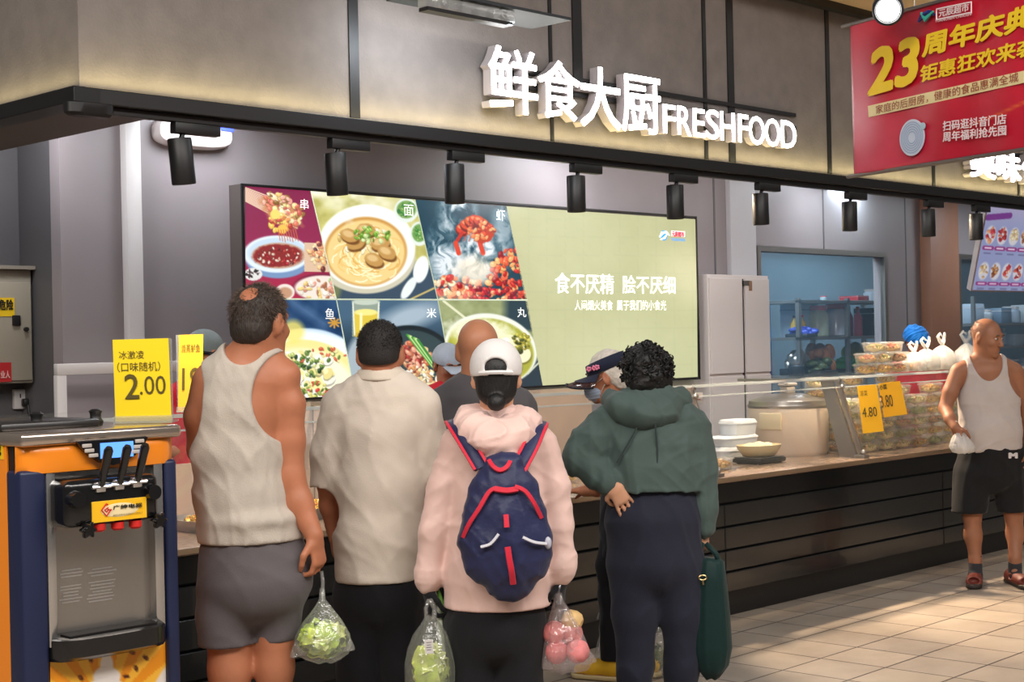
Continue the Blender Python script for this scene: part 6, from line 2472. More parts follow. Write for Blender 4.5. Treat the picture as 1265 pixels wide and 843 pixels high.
# ================= left man: grey tank top, shorts, lettuce bag in his right hand
A = Person('man in grey tank top and grey shorts seen from behind, beside the ice cream machine', 312, 4.95)
secA = [(276, 340, 446, .068, 0), (256, 356, 470, .095, 0), (246, 351, 505, .112, 0), (243, 347, 560, .115, 0), (246, 352, 612, .118, 0), (251, 368, 660, .118, 0), (256, 374, 692, .118, 0)]
A.torso(A.body, secA)
trapA = [((312, 432), (266, 462), .040, .050), ((316, 432), (352, 464), .040, .052)]
for a, c_, r0, r1 in trapA:
    A.body.seg(A.L(*a), A.L(*c_), r0, r1, 0.03)
A.head(A.L(322, 399), 27, -6, 0, 1.04, A.L(308, 452), 0.060)
A.limb(A.body, [(347, 470, 0, 19), (357, 500, 0, 19.5), (358, 545, 0, 18.5), (360, 588, -.01, 16), (370, 622, -.02, 16.5), (388, 662, -.05, 11.5)])
# shoulder blade and spine
A.hand(A.L(388, 660, -.05), (0.16, 0.05, -1), (-0.85, 0.35, 0), (-0.35, -0.9, 0), 48, 1.06, 0.015)
A.limb(A.body, [(258, 472, 0, 21), (248, 515, .01, 20), (249, 556, .05, 17), (262, 560, .18, 15), (288, 548, .30, 11)])
A.hand(A.L(288, 548, .30), (0.6, 0.75, 0.3), (0, 0.3, 1), (-0.5, 0.4, 0.4), 35, 1.0)
for px, t_, r0 in ((282, -0.0, .066), (338, 0.02, .058)):
    A.body.chain([(A.L(px, 740, t_), r0 * 1.25), (A.Z(px + 2, 0.56, t_), r0), (A.Z(px + 1, 0.46, t_), r0 * .86), (A.Z(px, 0.33, t_ - .015), r0 * .90), (A.Z(px, 0.12, t_), .036), (A.Z(px, 0.06, t_), .036)], 0.03)
fa = [(A.Z(282, 0, 0), (-0.15, 1, 0)), (A.Z(338, 0, .02), (0.25, 1, 0))]
feet(A, fa)
A.done(SK_TAN)
shoes(A, fa, cloth('grey_shoe', (80, 80, 84)))
g = Sdf(0.006)
A.torso(g, secA, 0.009)
for a, c_, r0, r1 in trapA:
    g.seg(A.L(*a), A.L(*c_), r0 + .007, r1 + .007, 0.03)
g.ell(A.L(311, 640, -.01), (.160, .135, .045), None, 0.02)
g.disp(folds(0.008, 4, 34, 14, 18))
g.disp(folds(0.005, 9, 70, 30, 14))
g.ell(A.L(361, 490), (44 / A.s, .5, 57 / A.s), None, 0.004, 's')
g.ell(A.L(224, 490), (33 / A.s, .5, 64 / A.s), None, 0.004, 's')
g.ell(A.L(305, 425), (26 / A.s, .5, 26 / A.s), None, 0.004, 's')
g.plane(A.L(312, 668), (0.02, 0, -1))
g.build('tank_top', cloth('heather_grey', (182, 172, 160), bump=0.2), A.root)
b = MB()
hm = []
for i in range(40):
    an = 2 * PI * i / 39
    hm.append(A.L(311, 664) + np.array([math.cos(an) * .168, math.sin(an) * .142, 0.003 * math.sin(4 * an)]))
g = Sdf(0.008)
g.eseg(A.L(312, 676), A.L(316, 715), (.162, .128), (.182, .15), (1, 0, 0), 0.03)
g.chain([(A.L(282, 700), .093), (A.L(277, 760, -.01), .086), (A.L(279, 800, -.01), .085)], 0.03)
g.chain([(A.L(350, 700), .085), (A.L(342, 760, .02), .070), (A.L(338, 806, .02), .060)], 0.03)
g.disp(folds(0.008, 21, 30, 18, 14))
g.plane(A.L(312, 795), (0.03, 0, -1))
g.build('shorts', cloth('shorts_grey', (92, 86, 88)), A.root)
P_, Ah, S_ = A.hP, A.hA, A.hs
g = Sdf(0.005)
g.ell(P_(0, -0.012, 0.03), (0.0815, 0.099, 0.092), Ah, 0.01)
g.ell(P_(0, -0.055, -0.03), (0.067, 0.050, 0.05), Ah, 0.03)
g.plane(P_(0, 0.045, 0.02), Ah[1] * 0.9 - Ah[2] * 0.5, 0.01)
g.plane(P_(0, -0.03, -0.058), Ah[1] * 0.55 - Ah[2], 0.01)
for q in (-1, 1):
    g.ell(P_(q * 0.088, -0.004, -0.012), (.026, .028, .040), Ah, 0.004, 's')
g.ell(P_(0.012, -0.086, 0.092), (.030, .030, .034), Ah, 0.012, 's')
g.disp(folds(0.004, 3, 160, 160, 110))
hA = g.build('hair', mat('hair_greying', (44, 34, 28), 0.6, var=0.35, vscale=90, bump=0.5, bscale=160, stretch=(1, 1, 0.25)), A.root)
hair_strands('hair_strand', (P_(0, -0.012, 0.03), np.array([.080, .097, .090]), Ah), mat('hair_grey_strand', (92, 76, 66), 0.5), hA, 2600, 0.022, 0.0009,
             lambda q: (0.0 if (q[1] > 0.045 and q[2] < 0.03) or q[2] < -0.062 or (abs(q[0]) > .065 and q[2] < -0.02) else (0.15 if (q[2] > .035 and q[1] < -0.03 and abs(q[0]) < .030) else 1.0)), 5)

# ================= second man: beige polo
B = Person('man in loose beige polo shirt and black trousers seen from behind', 468, 5.42)
secB = [(448, 494, 468, .062, 0), (420, 526, 490, .098, 0), (414, 530, 530, .12, 0), (414, 528, 600, .128, 0), (415, 524, 660, .13, 0), (416, 522, 712, .13, 0)]
B.torso(B.body, secB, -0.014)
B.head(B.L(470, 437), 4, -4, 0, 1.0, B.L(471, 475), 0.060)
B.limb(B.body, [(420, 508, 0, 18), (408, 560, 0, 17), (405, 592, 0, 14.5), (408, 625, .04, 13), (412, 655, .06, 9.5)])
B.hand(B.L(412, 654, .06), (0.05, 0.15, -1), (1, 0, 0), (0, 1, 0), 22, 1.0)
B.limb(B.body, [(520, 508, 0, 18), (530, 555, 0, 17), (533, 592, .02, 14), (531, 625, .08, 13), (527, 652, .14, 9.5)])
B.hand(B.L(527, 652, .14), (0, 0.2, -1), (-1, 0, 0), (0, 1, 0), 22, 1.0)
for px in (442, 495):
    B.body.chain([(B.L(px, 720), .075), (B.Z(px, 0.45), .055), (B.Z(px, 0.1), .038), (B.Z(px, 0.05), .036)], 0.03)
fb = [(B.Z(442, 0), (-.1, 1, 0)), (B.Z(495, 0), (.1, 1, 0))]
feet(B, fb)
B.done(SK_TAN2)
shoes(B, fb, cloth('dark_shoe', (36, 34, 34)))
g = Sdf(0.007)
B.torso(g, secB, 0.004)
g.seg(B.L(471, 482), B.L(424, 502), .048, .066, 0.03)
g.seg(B.L(471, 482), B.L(519, 502), .048, .066, 0.03)
g.chain([(B.L(421, 506), .070), (B.L(408, 560), .062), (B.L(402, 604), .056)], 0.03)
g.chain([(B.L(519, 504), .070), (B.L(530, 550), .066), (B.L(536, 586), .060)], 0.03)
g.eseg(B.L(471, 478), B.L(471, 462), (.078, .075), (.070, .066), (1, 0, 0), 0.012)
g.disp(folds(0.009, 15, 26, 12, 14))
g.disp(folds(0.005, 33, 50, 20, 22))
g.ell(B.L(471, 452, .01), (.064, .062, .036), None, 0.003, 's')
g.plane(B.L(468, 716), (0.02, 0, -1))
aL, aR = B.L(402, 600), B.L(535, 581)
# sleeves end squarely: cut only the sleeve
g.ell(B.L(397, 632), (.085, .12, 33 / B.s), None, 0.002, 's')
g.ell(B.L(549, 612), (.075, .12, 33 / B.s), None, 0.002, 's')
g.build('polo_shirt', cloth('polo_beige', (208, 196, 182), bump=0.15), B.root)
b = MB()
rows = []
for i in range(33):
    an = 2 * PI * i / 32
    rows.append([B.L(471, 470) + np.array([math.cos(an) * (.083 + .014 * z), math.sin(an) * (.082 + .014 * z), 0.030 - .036 * z + .006 * math.cos(an * 2) - 0.014 * math.sin(an)]) for z in (0, 0.35, 0.8, 1.0)])
cb = MB().sheet(rows).build('collar', cloth('polo_beige_collar', (210, 197, 180)), B.root)
md = cb.modifiers.new('t', 'SOLIDIFY')
md.thickness = 0.004
g = Sdf(0.009)
g.eseg(B.L(468, 700), B.L(467, 735), (.150, .125), (.150, .13), (1, 0, 0), 0.03)
for px in (442, 495):
    g.chain([(B.L(px, 735), .083), (B.Z(px, 0.45), .072), (B.Z(px, 0.06), .066)], 0.03)
g.disp(folds(0.012, 44, 20, 20, 10))
g.build('trousers', M_BLKC, B.root)
P_, Ah = B.hP, B.hA
g = Sdf(0.005)
g.ell(P_(0, -0.012, 0.03), (0.078, 0.097, 0.0885), Ah, 0.01)
g.ell(P_(0, -0.05, -0.02), (0.066, 0.052, 0.05), Ah, 0.03)
g.plane(P_(0, 0.05, 0.03), Ah[1] * 0.9 - Ah[2] * 0.4, 0.01)
g.plane(P_(0, -0.06, -0.040), Ah[1] * 0.3 - Ah[2], 0.01)
for q in (-1, 1):
    g.ell(P_(q * 0.088, -0.004, -0.018), (.026, .032, .044), Ah, 0.004, 's')
hB = g.build('hair', mat('hair_cropped', (30, 25, 23), 0.7, var=0.3, vscale=120, bump=0.4, bscale=260), B.root)
hair_strands('hair_strand', (P_(0, -0.012, 0.03), np.array([.077, .096, .0875]), Ah), M_HAIR, hB, 2600, 0.009, 0.0008,
             lambda q: 0.0 if (q[1] > 0.045 and q[2] < 0.03) or q[2] < -0.055 or (abs(q[0]) > .062 and q[2] < -0.02) else 1.0, 6, lift=0.9)

# ================= woman in the pink jacket with white cap
C = Person('woman in pale pink jacket and white cap with a navy backpack', 613, 5.15)
secC = [(590, 640, 520, .060, 0), (570, 662, 536, .092, 0), (560, 672, 560, .112, 0), (558, 672, 610, .12, 0), (556, 674, 660, .122, 0), (551, 677, 710, .130, 0), (549, 679, 748, .135, 0)]
C.torso(C.body, secC, -0.025)
C.head(C.L(613, 466), 0, -6, 0, 0.98, C.L(613, 520), 0.050)
limCL = [(566, 552, 0, 21), (551, 600, 0, 21), (536, 655, -.01, 18), (531, 700, 0, 16), (529, 722, 0, 12)]
limCR = [(668, 552, 0, 20), (684, 600, 0, 20), (689, 650, 0, 18), (693, 690, 0, 16), (692, 712, 0, 12)]
for q in (limCL, limCR):
    C.limb(C.body, [(a, c_, d, r_ * .6) for a, c_, d, r_ in q])
for px in (585, 642):
    C.body.chain([(C.L(px, 760), .07), (C.Z(px, 0.45), .052), (C.Z(px, 0.08), .036)], 0.03)
fc = [(C.Z(585, 0), (-.1, 1, 0)), (C.Z(642, 0), (.1, 1, 0))]
feet(C, fc)
keep = C.body
C.done(SK_FEM)
C.body = Sdf(0.005)
C.limb(C.body, [(530, 716, 0, 10), (529, 728, 0, 9.5)])
C.hand(C.L(529, 724, 0), (0.06, 0.05, -1), (0.9, 0.3, 0), (0.3, -0.9, 0), 55, 0.92, 0.01)
C.body.build('glove', M_BLKC, C.root)
C.body = Sdf(0.005)
C.limb(C.body, [(693, 706, 0, 10), (693, 718, 0, 9.5)])
C.hand(C.L(693, 714, 0), (-0.05, 0.05, -1), (-0.9, 0.3, 0), (-0.3, -0.9, 0), 55, 0.92, 0.01)
C.body.build('glove', M_BLKC, C.root)
C.body = keep
shoes(C, fc, M_BLKC)
M_PINK = cloth('pink_nylon', (224, 190, 180), rough=0.5, sheen=0.2, bump=0.08)
g = Sdf(0.006)
C.torso(g, secC, 0.001)
g.plane(C.L(613, 750), (0.0, 0, -1))
g.seg(C.L(613, 522), C.L(572, 548), .055, .064, 0.03)
g.seg(C.L(613, 522), C.L(664, 548), .055, .060, 0.03)
C.limb(g, limCL[:-1] + [(530, 712, 0, 18), (529, 721, 0, 14)], -0.002)
C.limb(g, limCR[:-1] + [(693, 700, 0, 19), (692, 712, 0, 14)], -0.002)
g.disp(folds(0.007, 52, 30, 16, 20))
g.disp(folds(0.005, 53, 60, 30, 46))
g.plane(C.L(613, 749), (0.0, 0, -1))
g.ell(C.L(613, 500, 0.02), (.058, .060, .06), None, 0.005, 's')
g.build('jacket', M_PINK, C.root)
g = Sdf(0.005)
ring = []
for a, c_, dy, r_ in ((586, 514, .03, 11), (580, 522, -.03, 16), (588, 534, -.09, 19), (604, 545, -.13, 19), (622, 546, -.13, 19), (640, 536, -.10, 18), (650, 522, -.04, 15), (643, 513, .03, 11)):
    ring.append((C.L(a, c_, dy), r_ / C.s))
g.chain(ring, 0.03)
g.ell(C.L(614, 540, -.09), (.070, .055, .055), None, 0.03)
ring2 = [(C.L(a, c_, dy), r_ / C.s) for a, c_, dy, r_ in ((590, 510, .0, 9), (597, 522, -.075, 9), (614, 532, -.10, 9), (632, 523, -.08, 9), (640, 510, 0, 9))]
g.chain(ring2, 0.012)
g.disp(folds(0.016, 61, 40, 40, 26))
g.ell(C.L(614, 505, -.01), (.050, .056, .055), None, 0.006, 's')
g.build('hood', M_PINK, C.root)
g = Sdf(0.009)
g.eseg(C.L(614, 725), C.L(612, 775), (.158, .125), (.160, .13), (1, 0, 0), 0.03)
for px in (581, 643):
    g.chain([(C.L(px, 770), .085), (C.Z(px, 0.42), .072), (C.Z(px, 0.06), .062)], 0.03)
g.disp(folds(0.010, 71, 20, 20, 10))
g.build('trousers', M_BLKC, C.root)
P_, Ah = C.hP, C.hA
g = Sdf(0.005)
g.ell(P_(0, -0.018, 0.02), (0.080, 0.097, 0.085), Ah, 0.01)
g.ell(P_(0, -0.055, -0.05), (0.066, 0.045, 0.055), Ah, 0.03)
g.ell(P_(0, -0.108, -0.095), (0.030, 0.026, 0.028), Ah, 0.012)
g.plane(P_(0, 0.035, 0.0), Ah[1] * 0.9 - Ah[2] * 0.3, 0.01)
for q in (-1, 1):
    g.ell(P_(q * 0.09, 0.0, -0.03), (.028, .034, .05), Ah, 0.006, 's')
g.disp(folds(0.003, 5, 120, 120, 30))
g.build('hair', M_HAIR, C.root)
g = Sdf(0.005)
g.ell(P_(0, -0.014, 0.034), (0.089, 0.109, 0.096), Ah, 0.01)
g.plane(P_(0, -0.02, 0.000), Ah[1] * 0.06 - Ah[2], 0.004)
g.ell(P_(0, -0.118, 0.024), (0.038, 0.05, 0.030), Ah, 0.003, 's')
g.eseg(P_(0, 0.07, 0.014), P_(0, 0.155, -0.004), (0.078, .006), (0.060, .006), Ah[0], 0.006)
cap = g.build('cap', cloth('cap_white', (232, 228, 226), bump=0.5, bscale=420, var=0.03, wr=0), C.root)
b = MB()
b.tube([P_(q * 0.088, -0.014 - 0.108 * math.sqrt(max(0, 1 - q * q)) * 1.0, 0.006) for q in np.linspace(-0.62, 0.62, 13)], 0.0075, 6)
b.build('cap_strap', cloth('strap_white', (222, 218, 216)), cap)

# ---- her backpack
BP = thing('backpack', 'navy drawstring backpack with red piping on the pink jacket woman', 'backpack', C.world(C.L(622, 660, -.18)), math.atan2(C.rx[1], C.rx[0]))
bpo = C.L(622, 660, -.18)


def kp(px, py, dy=-.18):
    return C.L(px, py, dy) - bpo


M_NAVY2 = cloth('backpack_navy', (38, 42, 76), rough=0.45, bump=0.15, bscale=60, wr=0.6)
M_REDP = cloth('piping_red', (206, 40, 62), rough=0.6)
g = Sdf(0.006)
prev = None
for xl, xr, y, rf in ((600, 645, 574, .040), (585, 660, 602, .060), (577, 670, 635, .078), (571, 678, 668, .088), (577, 677, 695, .085), (604, 656, 720, .060)):
    cur = (kp((xl + xr) / 2, y), ((xr - xl) / 2 / C.s, rf))
    if prev:
        g.eseg(prev[0], cur[0], prev[1], cur[1], (1, 0, 0), 0.03)
    prev = cur
g.disp(folds(0.009, 81, 34, 10, 22))
g.disp(folds(0.004, 82, 70, 30, 40))
g.build('pack_body', M_NAVY2, BP)


def ribbon(name, pts, wd, th, m, par):
    """Flat strap through pts, width across the view."""
    P = [Vector([float(v) for v in p]) for p in pts]
    Q = []
    for i in range(len(P) - 1):
        a0, a1, a2, a3 = P[max(0, i - 1)], P[i], P[i + 1], P[min(len(P) - 1, i + 2)]
        for s in range(5):
            t = s / 5
            Q.append(0.5 * ((2 * a1) + (a2 - a0) * t + (2 * a0 - 5 * a1 + 4 * a2 - a3) * t * t + (3 * a1 - a0 - 3 * a2 + a3) * t ** 3))
    Q.append(P[-1])
    b_ = MB()
    rings = []
    for i, p in enumerate(Q):
        t = (Q[min(i + 1, len(Q) - 1)] - Q[max(0, i - 1)]).normalized()
        s = t.cross(Vector((0, -1, 0.35))).normalized()
        n = s.cross(t).normalized()
        rings.append([b_.bm.verts.new(p + s * a * wd / 2 + n * c_ * th / 2) for a, c_ in ((-1, -1), (-0.8, 1), (0.8, 1), (1, -1))])
    for i in range(len(rings) - 1):
        for k in range(4):
            b_.bm.faces.new((rings[i][k], rings[i][(k + 1) % 4], rings[i + 1][(k + 1) % 4], rings[i + 1][k]))
    b_.bm.faces.new(rings[0][::-1])
    b_.bm.faces.new(rings[-1])
    return b_.build(name, m, par, True, 60)


for pts, off in ((((559, 519, .00), (563, 525, -.085), (577, 548, -.150), (595, 578, -.195)), 1), (((668, 521, .00), (665, 528, -.085), (655, 552, -.150), (640, 580, -.195)), -1)):
    st = ribbon('shoulder_strap', [kp(*p) for p in pts], .048, .008, M_NAVY2, BP)
    ribbon('strap_edge', [kp(p[0] - 8 * off, p[1] + 3, p[2] - .003) for p in pts], .011, .012, M_REDP, st)
    ribbon('strap_edge', [kp(p[0] + 8 * off, p[1] - 3, p[2] - .003) for p in pts], .011, .012, M_REDP, st)
ribbon('red_loop', [kp(604, 569, -0.207), kp(610, 577, -0.232), kp(618, 581, -0.237), kp(626, 577, -0.232), kp(631, 569, -0.207)], .016, .01, M_REDP, BP)
ribbon('piping', [kp(572, 664, -0.232), kp(579, 648, -0.252), (kp(592, 628, -0.262)), kp(604, 608, -0.259), kp(614, 603, -0.257)], .015, .008, M_REDP, BP)
ribbon('piping', [kp(611, 604, -0.257), kp(626, 606, -0.263), kp(640, 604, -0.257)], .020, .008, M_REDP, BP)
ribbon('piping', [kp(636, 601, -0.257), kp(649, 607, -0.259), kp(660, 622, -0.257), kp(669, 640, -0.232)], .015, .008, M_REDP, BP)
ribbon('zip_flap', [kp(627, 676, -0.297), kp(629, 690, -0.298), kp(632, 706, -0.289), kp(634, 722, -0.262)], .020, .006, M_REDP, BP)
ribbon('zip_pull', [kp(625, 636, -0.283), kp(626, 652, -0.293)], .018, .008, M_REDP, BP)
M_WSTR = cloth('reflective_white', (206, 206, 214), rough=0.4)
ribbon('pocket_edge', [kp(594, 676, -0.287), kp(606, 672, -0.295), kp(616, 660, -0.295)], .010, .006, M_WSTR, BP)
ribbon('pocket_edge', [kp(646, 664, -0.291), kp(660, 670, -0.279), kp(675, 672, -0.247)], .010, .006, M_WSTR, BP)
b = MB().ell(kp(677, 671, -0.232), (.012, .01, .02))
b.build('toggle', mat('toggle_grey', (176, 176, 190), 0.4), BP)

# ================= bald man
D = Person('bald man in a dark grey T-shirt behind the woman with the white cap', 592, 5.85)
secD = [(572, 612, 474, .062, 0), (545, 638, 490, .095, 0), (537, 650, 530, .115, 0), (537, 650, 600, .12, 0), (538, 648, 700, .125, 0)]
D.torso(D.body, secD, -.01)
D.head(D.L(591, 433), 4, -5, 0, 1.03, D.L(591, 474), 0.060)
for pts in ([(543, 505, 0, 19), (535, 560, 0, 16), (538, 610, .08, 13), (560, 625, .24, 9)], [(642, 505, 0, 19), (652, 560, 0, 16), (648, 610, .08, 13), (628, 625, .24, 9)]):
    D.limb(D.body, pts)
D.hand(D.L(560, 625, .24), (.4, .9, 0), (0, 0, -1), (1, 0, 0), 30)
D.hand(D.L(628, 625, .24), (-.4, .9, 0), (0, 0, -1), (-1, 0, 0), 30)
for px in (568, 616):
    D.body.chain([(D.L(px, 720), .075), (D.Z(px, 0.45), .055), (D.Z(px, 0.08), .038)], 0.03)
fd_ = [(D.Z(568, 0), (-.1, 1, 0)), (D.Z(616, 0), (.1, 1, 0))]
feet(D, fd_)
D.done(SK_BALD)
shoes(D, fd_, M_BLKC)
g = Sdf(0.008)
D.torso(g, secD, 0.005)
g.seg(D.L(591, 478), D.L(550, 500), .055, .064, 0.03)
g.seg(D.L(591, 478), D.L(634, 500), .055, .064, 0.03)
g.chain([(D.L(545, 505), .068), (D.L(536, 565), .06)], 0.03)
g.chain([(D.L(640, 505), .068), (D.L(651, 565), .06)], 0.03)
g.disp(folds(0.010, 91, 20, 14, 12))
g.ell(D.L(591, 462, .01), (.062, .062, .04), None, 0.004, 's')
g.plane(D.L(591, 715), (0, 0, -1))
g.build('t_shirt', cloth('tee_grey', (74, 72, 74)), D.root)
g = Sdf(0.010)
g.eseg(D.L(592, 700), D.L(592, 735), (.155, .125), (.155, .13), (1, 0, 0), 0.03)
for px in (568, 616):
    g.chain([(D.L(px, 735), .083), (D.Z(px, 0.06), .064)], 0.03)
g.build('trousers', M_BLKC, D.root)

# ================= visor woman at the counter, in profile
E = Person('woman with navy sun visor and face mask leaning on the counter', 762, 7.2)
secE = [(758, 786, 500, .06, .03), (745, 800, 522, .095, .02), (742, 802, 570, .11, 0), (744, 800, 630, .115, 0), (742, 798, 680, .12, 0)]
E.torso(E.body, secE, -.01)
E.head(E.L(751, 466, .02), -72, -11, 0, 1.0, E.L(772, 508, .02), 0.048)
E.limb(E.body, [(756, 520, .05, 15), (752, 565, .10, 13.5), (754, 592, .15, 11.5), (738, 604, .32, 10), (722, 607, .44, 7.5)])
E.hand(E.L(722, 606, .44), (-0.75, 0.6, -0.08), (0, 0, -1), (0.5, 0.5, 0), 14, 0.95, 0.04)
E.limb(E.body, [(797, 525, -.02, 15), (806, 570, 0, 13), (800, 610, .12, 11), (785, 620, .28, 8)])
E.hand(E.L(785, 620, .28), (-.4, .8, 0), (0, 0, -1), (-1, 0, 0), 30, 0.9)
for px in (758, 790):
    E.body.chain([(E.L(px, 690), .075), (E.Z(px, 0.45), .055), (E.Z(px, 0.08), .036)], 0.03)
fe = [(E.Z(757, 0, 0), (-.75, .35, 0)), (E.Z(792, 0, .1), (-.6, .5, 0))]
feet(E, fe)
E.done(SK_TAN2)
E.face_parts((60, 50, 46))
for k, (a, d) in enumerate(fe):
    d = V3(d) / np.linalg.norm(d)
    f = np.array([a[0], a[1], 0.0])
    sd = Sdf(0.006)
    sd.eseg(f + d * -0.06 + [0, 0, 0.06], f + d * 0.10 + [0, 0, 0.055], (0.042, 0.045), (0.046, 0.042), np.cross(d, [0, 0, 1]), 0.02)
    sd.eseg(f + d * 0.10 + [0, 0, 0.05], f + d * 0.17 + [0, 0, 0.042], (0.046, 0.040), (0.036, 0.024), np.cross(d, [0, 0, 1]), 0.02)
    sd.seg(f + [0, 0, 0.06], f + [0, 0, 0.10], 0.045, 0.042, 0.02)
    sd.plane([0, 0, 0.024], [0, 0, -1])
    sh_ = sd.build('shoe', cloth('shoe_yellow', (226, 176, 40), rough=0.6), E.root)
    sd = Sdf(0.005)
    sd.eseg(f + d * -0.06 + [0, 0, 0.02], f + d * 0.17 + [0, 0, 0.02], (0.050, 0.05), (0.044, 0.04), np.cross(d, [0, 0, 1]), 0.02)
    sd.plane([0, 0, 0.003], [0, 0, -1])
    sd.plane([0, 0, 0.026], [0, 0, 1])
    sd.build('sole', mat('sole_cream', (206, 186, 140), 0.6), sh_)
g = Sdf(0.008)
E.torso(g, secE, 0.004)
E.limb(g, [(756, 520, .05, 16), (752, 560, .10, 14.5), (753, 582, .14, 12.5)], 0.004)
E.limb(g, [(797, 525, -.02, 16), (806, 570, 0, 14)], 0.004)
g.seg(E.L(772, 502, .02), E.L(757, 520, .04), .05, .058, 0.03)
g.disp(folds(0.010, 95, 22, 14, 12))
g.ell(E.L(768, 492, .03), (.055, .055, .035), None, 0.004, 's')
g.build('blouse', cloth('blouse_black', (30, 30, 36)), E.root)
g = Sdf(0.009)
g.eseg(E.L(771, 670), E.L(771, 700), (.115, .11), (.12, .12), (1, 0, 0), 0.03)
for px, dy in ((758, 0), (790, .08)):
    g.chain([(E.L(px, 700, dy), .080), (E.Z(px, 0.4, dy), .068), (E.Z(px, 0.11, dy), .058)], 0.03)
g.plane([0, 0, 0.10], [0, 0, -1])
g.disp(folds(0.010, 96, 22, 14, 12))
g.build('trousers', M_BLKC, E.root)
P_, Ah = E.hP, E.hA
g = Sdf(0.005)
g.ell(P_(0, -0.016, 0.036), (0.084, 0.102, 0.092), Ah, 0.01)
g.ell(P_(0, -0.07, -0.03), (0.066, 0.045, 0.055), Ah, 0.03)
g.plane(P_(0, 0.05, 0.035), Ah[1] * 0.9 - Ah[2] * 0.5, 0.01)
for q in (-1, 1):
    g.ell(P_(q * 0.09, 0.01, -0.02), (.03, .04, .05), Ah, 0.006, 's')
g.disp(folds(0.006, 6, 90, 90, 60))
g.build('hair', mat('hair_white', (206, 196, 184), 0.6, var=0.2, vscale=40, bump=0.4, bscale=120), E.root)
# visor: headband and curved brim with a clear rim
b = MB()
rows = []
for i in range(41):
    an = -PI * 0.86 + 2 * PI * 0.86 * i / 40
    x, y = math.sin(an) * 0.092, math.cos(an) * 0.110 - 0.012
    rows.append([P_(x * (1 - 0.02 * z), y * (1 - 0.02 * z), 0.030 + 0.058 * z - 0.02 * math.cos(an)) for z in (0, 0.5, 1)])
b.sheet(rows)
vs_ = b.build('visor_band', cloth('visor_navy', (34, 38, 58)), E.root)
md = vs_.modifiers.new('t', 'SOLIDIFY')
md.thickness = 0.005
rows = []
rim_pts = []
for i in range(25):
    an = -PI * 0.42 + PI * 0.84 * i / 24
    row = []
    for z in (0, 0.3, 0.6, 1.0):
        row.append(P_(math.sin(an) * (0.092 + 0.055 * z), math.cos(an) * (0.108 + 0.11 * z) - 0.012, 0.018 - 0.010 * z - 0.050 * z * abs(math.sin(an)) ** 1.5))
    rows.append(row)
    rim_pts.append(row[-1])
o = MB().sheet(rows).build('visor_brim', film('visor_film', (96, 62, 60), clear=0.35, rough=0.15, bump=0, gloss=0.15), vs_)
md = o.modifiers.new('t', 'SOLIDIFY')
md.thickness = 0.002
MB().tube(rim_pts, 0.005, 6).build('brim_edge', cloth('visor_edge', (24, 26, 34)), vs_)
o = MB().sheet([[p for p in r_[:3]] for r_ in rows]).build('brim_cloth', cloth('visor_navy', (34, 38, 58)), vs_)
o.location = tuple(float(v) for v in Ah[2] * 0.004)
for x_, y_ in ((-0.075, 0.06), (-0.092, 0.015), (-0.089, 0.03)):
    b = MB()
    c_ = P_(x_, y_, 0.052)
    for k in range(5):
        an = 2 * PI * k / 5
        b.ell(c_ + Ah[1] * 0.008 * math.cos(an) + Ah[2] * 0.008 * math.sin(an) + Ah[0] * -0.012, (0.006, 0.006, 0.006), None, 8, 6)
    b.build('flower_print', cloth('flower_pink', (226, 130, 160)), vs_)
g = Sdf(0.004)
g.ell(P_(0, 0.052, -0.058), (0.062, 0.072, 0.050), Ah, 0.01)
g.ell(P_(0, 0.075, -0.045), (0.034, 0.050, 0.045), Ah, 0.02)
g.plane(P_(0, 0.03, -0.05), -Ah[1] - Ah[2] * 0.2, 0.004)
g.plane(P_(0, 0.10, -0.012), Ah[2] + Ah[1] * 0.3, 0.004)
g.disp(lambda x, y, z: 0.0018 * np.sin((x * Ah[2][0] + y * Ah[2][1] + z * Ah[2][2]) * 420))
mk_ = g.build('face_mask', cloth('mask_blue', (176, 192, 214), bump=0.1), E.root)
b = MB()
for q in (-1, 1):
    b.tube([P_(q * 0.055, 0.05, -0.02), P_(q * 0.076, 0.02, -0.008), P_(q * 0.082, -0.01, 0.01)], 0.0018, 5)
    b.tube([P_(q * 0.058, 0.04, -0.075), P_(q * 0.076, 0.01, -0.04), P_(q * 0.082, -0.014, -0.02)], 0.0018, 5)
b.build('ear_loop', M_WHITE, mk_)

# ================= woman in the green hooded jacket, hand on her hip
G = Person('woman with curly black hair and dark green hooded jacket, hand on hip', 812, 6.5)
secG = [(776, 832, 498, .070, 0), (754, 856, 516, .10, 0), (750, 862, 548, .12, 0), (752, 862, 600, .13, 0), (750, 866, 640, .135, 0), (752, 867, 690, .14, 0)]
G.torso(G.body, secG, -.025)
G.head(G.L(797, 461), -12, -4, 0, 0.98, G.L(800, 502), 0.050)
limGL = [(756, 522, 0, 21), (733, 548, -.02, 21), (717, 566, -.03, 19), (735, 585, -.06, 16), (755, 598, -.11, 12)]
limGR = [(857, 530, 0, 20), (865, 580, 0, 19), (868, 625, 0, 17), (868, 650, 0, 13)]
G.limb(G.body, [(a, c_, d, r_ * .62) for a, c_, d, r_ in limGL])
G.limb(G.body, [(a, c_, d, r_ * .62) for a, c_, d, r_ in limGR])
G.hand(G.L(756, 598, -.135), (0.50, 0.14, -0.85), (0.15, 1, 0.1), (-0.8, 0.05, -0.45), 7, 0.98, 0.11)
G.hand(G.L(868, 650, 0), (0.0, 0.0, -1), (-0.6, 0.7, 0), (-0.6, -0.5, 0), 50, 0.95, 0.01)
for px in (784, 842):
    G.body.chain([(G.L(px, 710), .08), (G.Z(px, 0.45), .055), (G.Z(px, 0.08), .036)], 0.03)
fg = [(G.Z(784, 0), (-.15, 1, 0)), (G.Z(842, 0), (.1, 1, 0))]
feet(G, fg)
G.done(SK_FEM)
